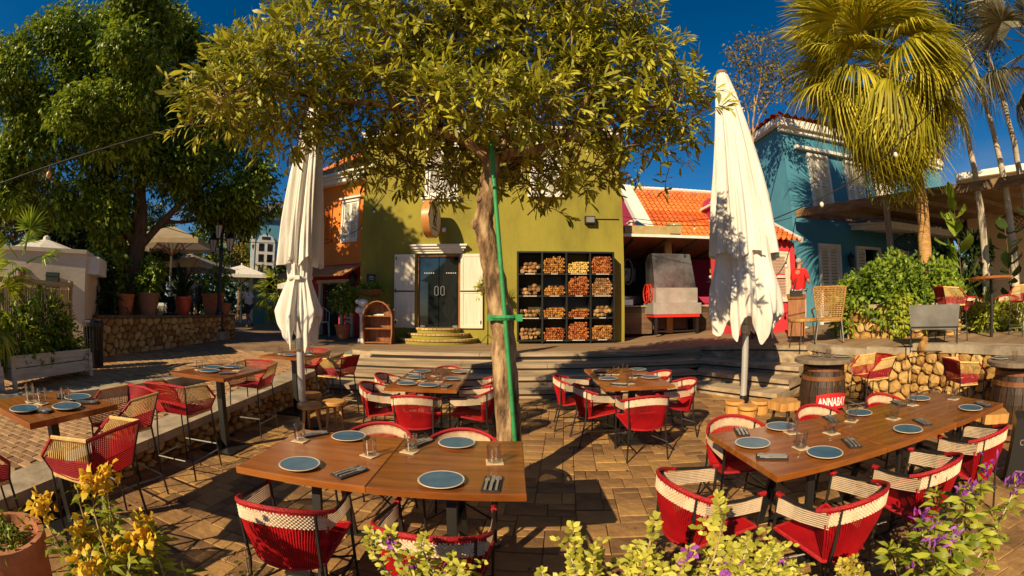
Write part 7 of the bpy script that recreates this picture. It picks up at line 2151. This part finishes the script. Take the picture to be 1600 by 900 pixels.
bush('low_plant', 'low green plant inside the corner terracotta pot', (-2.42, .76, .44), [(0, 0, .05, .14, .06, 1)], 60, 6, .05, .02, L_ficus, stems=2)
# thin twig with small yellow leaves in front of the near chair
tw_, FP = stems_plant('thin bare twig plant with few yellow leaves before the near chair', 'twig_plant', (-.98, 1.16, .004), [(0, 0, .72, -.02, .06), (-.06, .02, .5, -.12, .05), (.05, 0, .44, .10, .02)], 8, .03, .012, L_gold, whorl=1)
# purple star flowers at the lower right
pot('terracotta pot under the purple star flowers at the lower right', (1.82, .88, .004), .20, .26)
st_ = [(rs3.uniform(-.30, .30), rs3.uniform(-.26, .26), rs3.uniform(.24, .50), rs3.uniform(-.1, .1), rs3.uniform(-.06, .12)) for k in range(15)] + [(.24, .05, .64, .05, 0), (.1, .0, .58, .02, .05), (-.1, .06, .50, -.05, .05), (.3, -.1, .58, .1, .0)]
pf, FP = stems_plant('purple star flowered plant with long leaves at the lower right', 'star_flower', (1.80, .90, .25), st_, 6, .10, .027, L_lime, whorl=2, up=.15, curl=.25)
tips = [Vector((s[0] + s[3], s[1] + s[4], s[2] + .01)) for s in st_]
flower_heads(pf, [tips[k] for k in list(range(0, 15, 2)) + [15, 16, 17, 18]], 26, .044, .012, M_purple, .024)
yv, FP = stems_plant('small yellow variegated plant at the bottom before the long table chairs', 'variegated_plant', (1.50, 1.20, .004), [(rs3.uniform(-.14, .14), rs3.uniform(-.1, .1), rs3.uniform(.26, .50), rs3.uniform(-.03, .03), 0) for k in range(16)], 12, .036, .024, mat('variegated_leaf', (.30, .26, .03), .5, (.66, .52, .06), 2, island=.7, trans=.3, ramp=(.2, .8)), whorl=3, up=.3)

# ---------------------------------------------------------------- the house across the square, behind the camera (it shows in the door glass)
oh = thing('opposite_house', 'brown gabled house across the square reflected in the door glass', 'building', (-3.4, -19, 0))
MB().box((0, 0, 2.2), (9.6, 5, 4.4)).build('wall', M_darkwood, oh)
MB()._add([(-5.4, 2.7, 4.3), (5.4, 2.7, 4.3), (0, 2.7, 8.6), (-5.4, -2.7, 4.3), (5.4, -2.7, 4.3), (0, -2.7, 8.6)], [(0, 1, 2), (5, 4, 3), (0, 2, 5, 3), (1, 4, 5, 2), (0, 3, 4, 1)]).build('roof', M_dark, oh)
for x in (-3, 0, 3): MB().box((x, 2.55, 2.4), (1.0, .1, 1.5)).build('window', M_greywood, oh)
MB().box((1.5, 1, 7.6), (.8, .8, 1.8)).build('chimney', M_darkwood, oh)
# dry leaves blown over the patio
fl = MB()
for k in range(150):
    x, y = rnd.uniform(-3.4, 5.0), rnd.uniform(1.4, 7.6); a = rnd.uniform(0, 6.28); l_ = rnd.uniform(.03, .07)
    c, s_ = math.cos(a), math.sin(a); w = l_ * .3; h = rnd.uniform(.004, .018)
    fl._add([(x - c * l_ / 2, y - s_ * l_ / 2, .008), (x - s_ * w / 2, y + c * w / 2, .008 + h), (x + c * l_ / 2, y + s_ * l_ / 2, .010 + h * .3), (x + s_ * w / 2, y - c * w / 2, .008)], [(0, 3, 2, 1)])
tag(fl.build('fallen_leaves', mat('dry_leaf', (.09, .045, .015), .8, (.26, .15, .04), 3, island=.7)), 'dry brown leaves scattered over the patio slabs', 'leaves', kind='stuff')

# ---------------------------------------------------------------- far line of trees closing the view
rt = random.Random(77)
FT = []
for k in range(90):
    a = R(-80 + 160 * k / 89) + rt.uniform(-.01, .01); d = rt.uniform(42, 60)
    FT.append((d * math.sin(a), d * math.cos(a), .7 + rt.uniform(1.5, 3.2), rt.uniform(1.6, 2.6), rt.uniform(1.6, 2.6), 1))
P, O = lobe_points(FT, 3600, .6)
pp, dd, ll, ww = clumps(P, O, 6, .3, .75, .4, droop=.2)
tag(leaf_obj('treeline', pp, dd, ll, ww, L_dark), 'dark line of distant trees beyond the streets', 'trees', kind='stuff')

# black box with pale lettering at the right edge
bb = thing('black_box', 'black box with pale lettering at the right edge behind the last chair', 'box', (4.62, 1.62, .004), R(-62))
MB().cbox((0, 0, .30), (.42, .36, .60), .02).build('body', M_black, bb)
me = text_mesh('cou', .12)
me.materials.clear(); me.materials.append(M_greymetal)
mesh_obj('lettering', me, bb, (-.05, -.183, .36), (PI / 2, 0, 0))
MB().box((-.02, -.182, .12), (.20, .004, .014)).build('lettering_line', M_greymetal, bb)
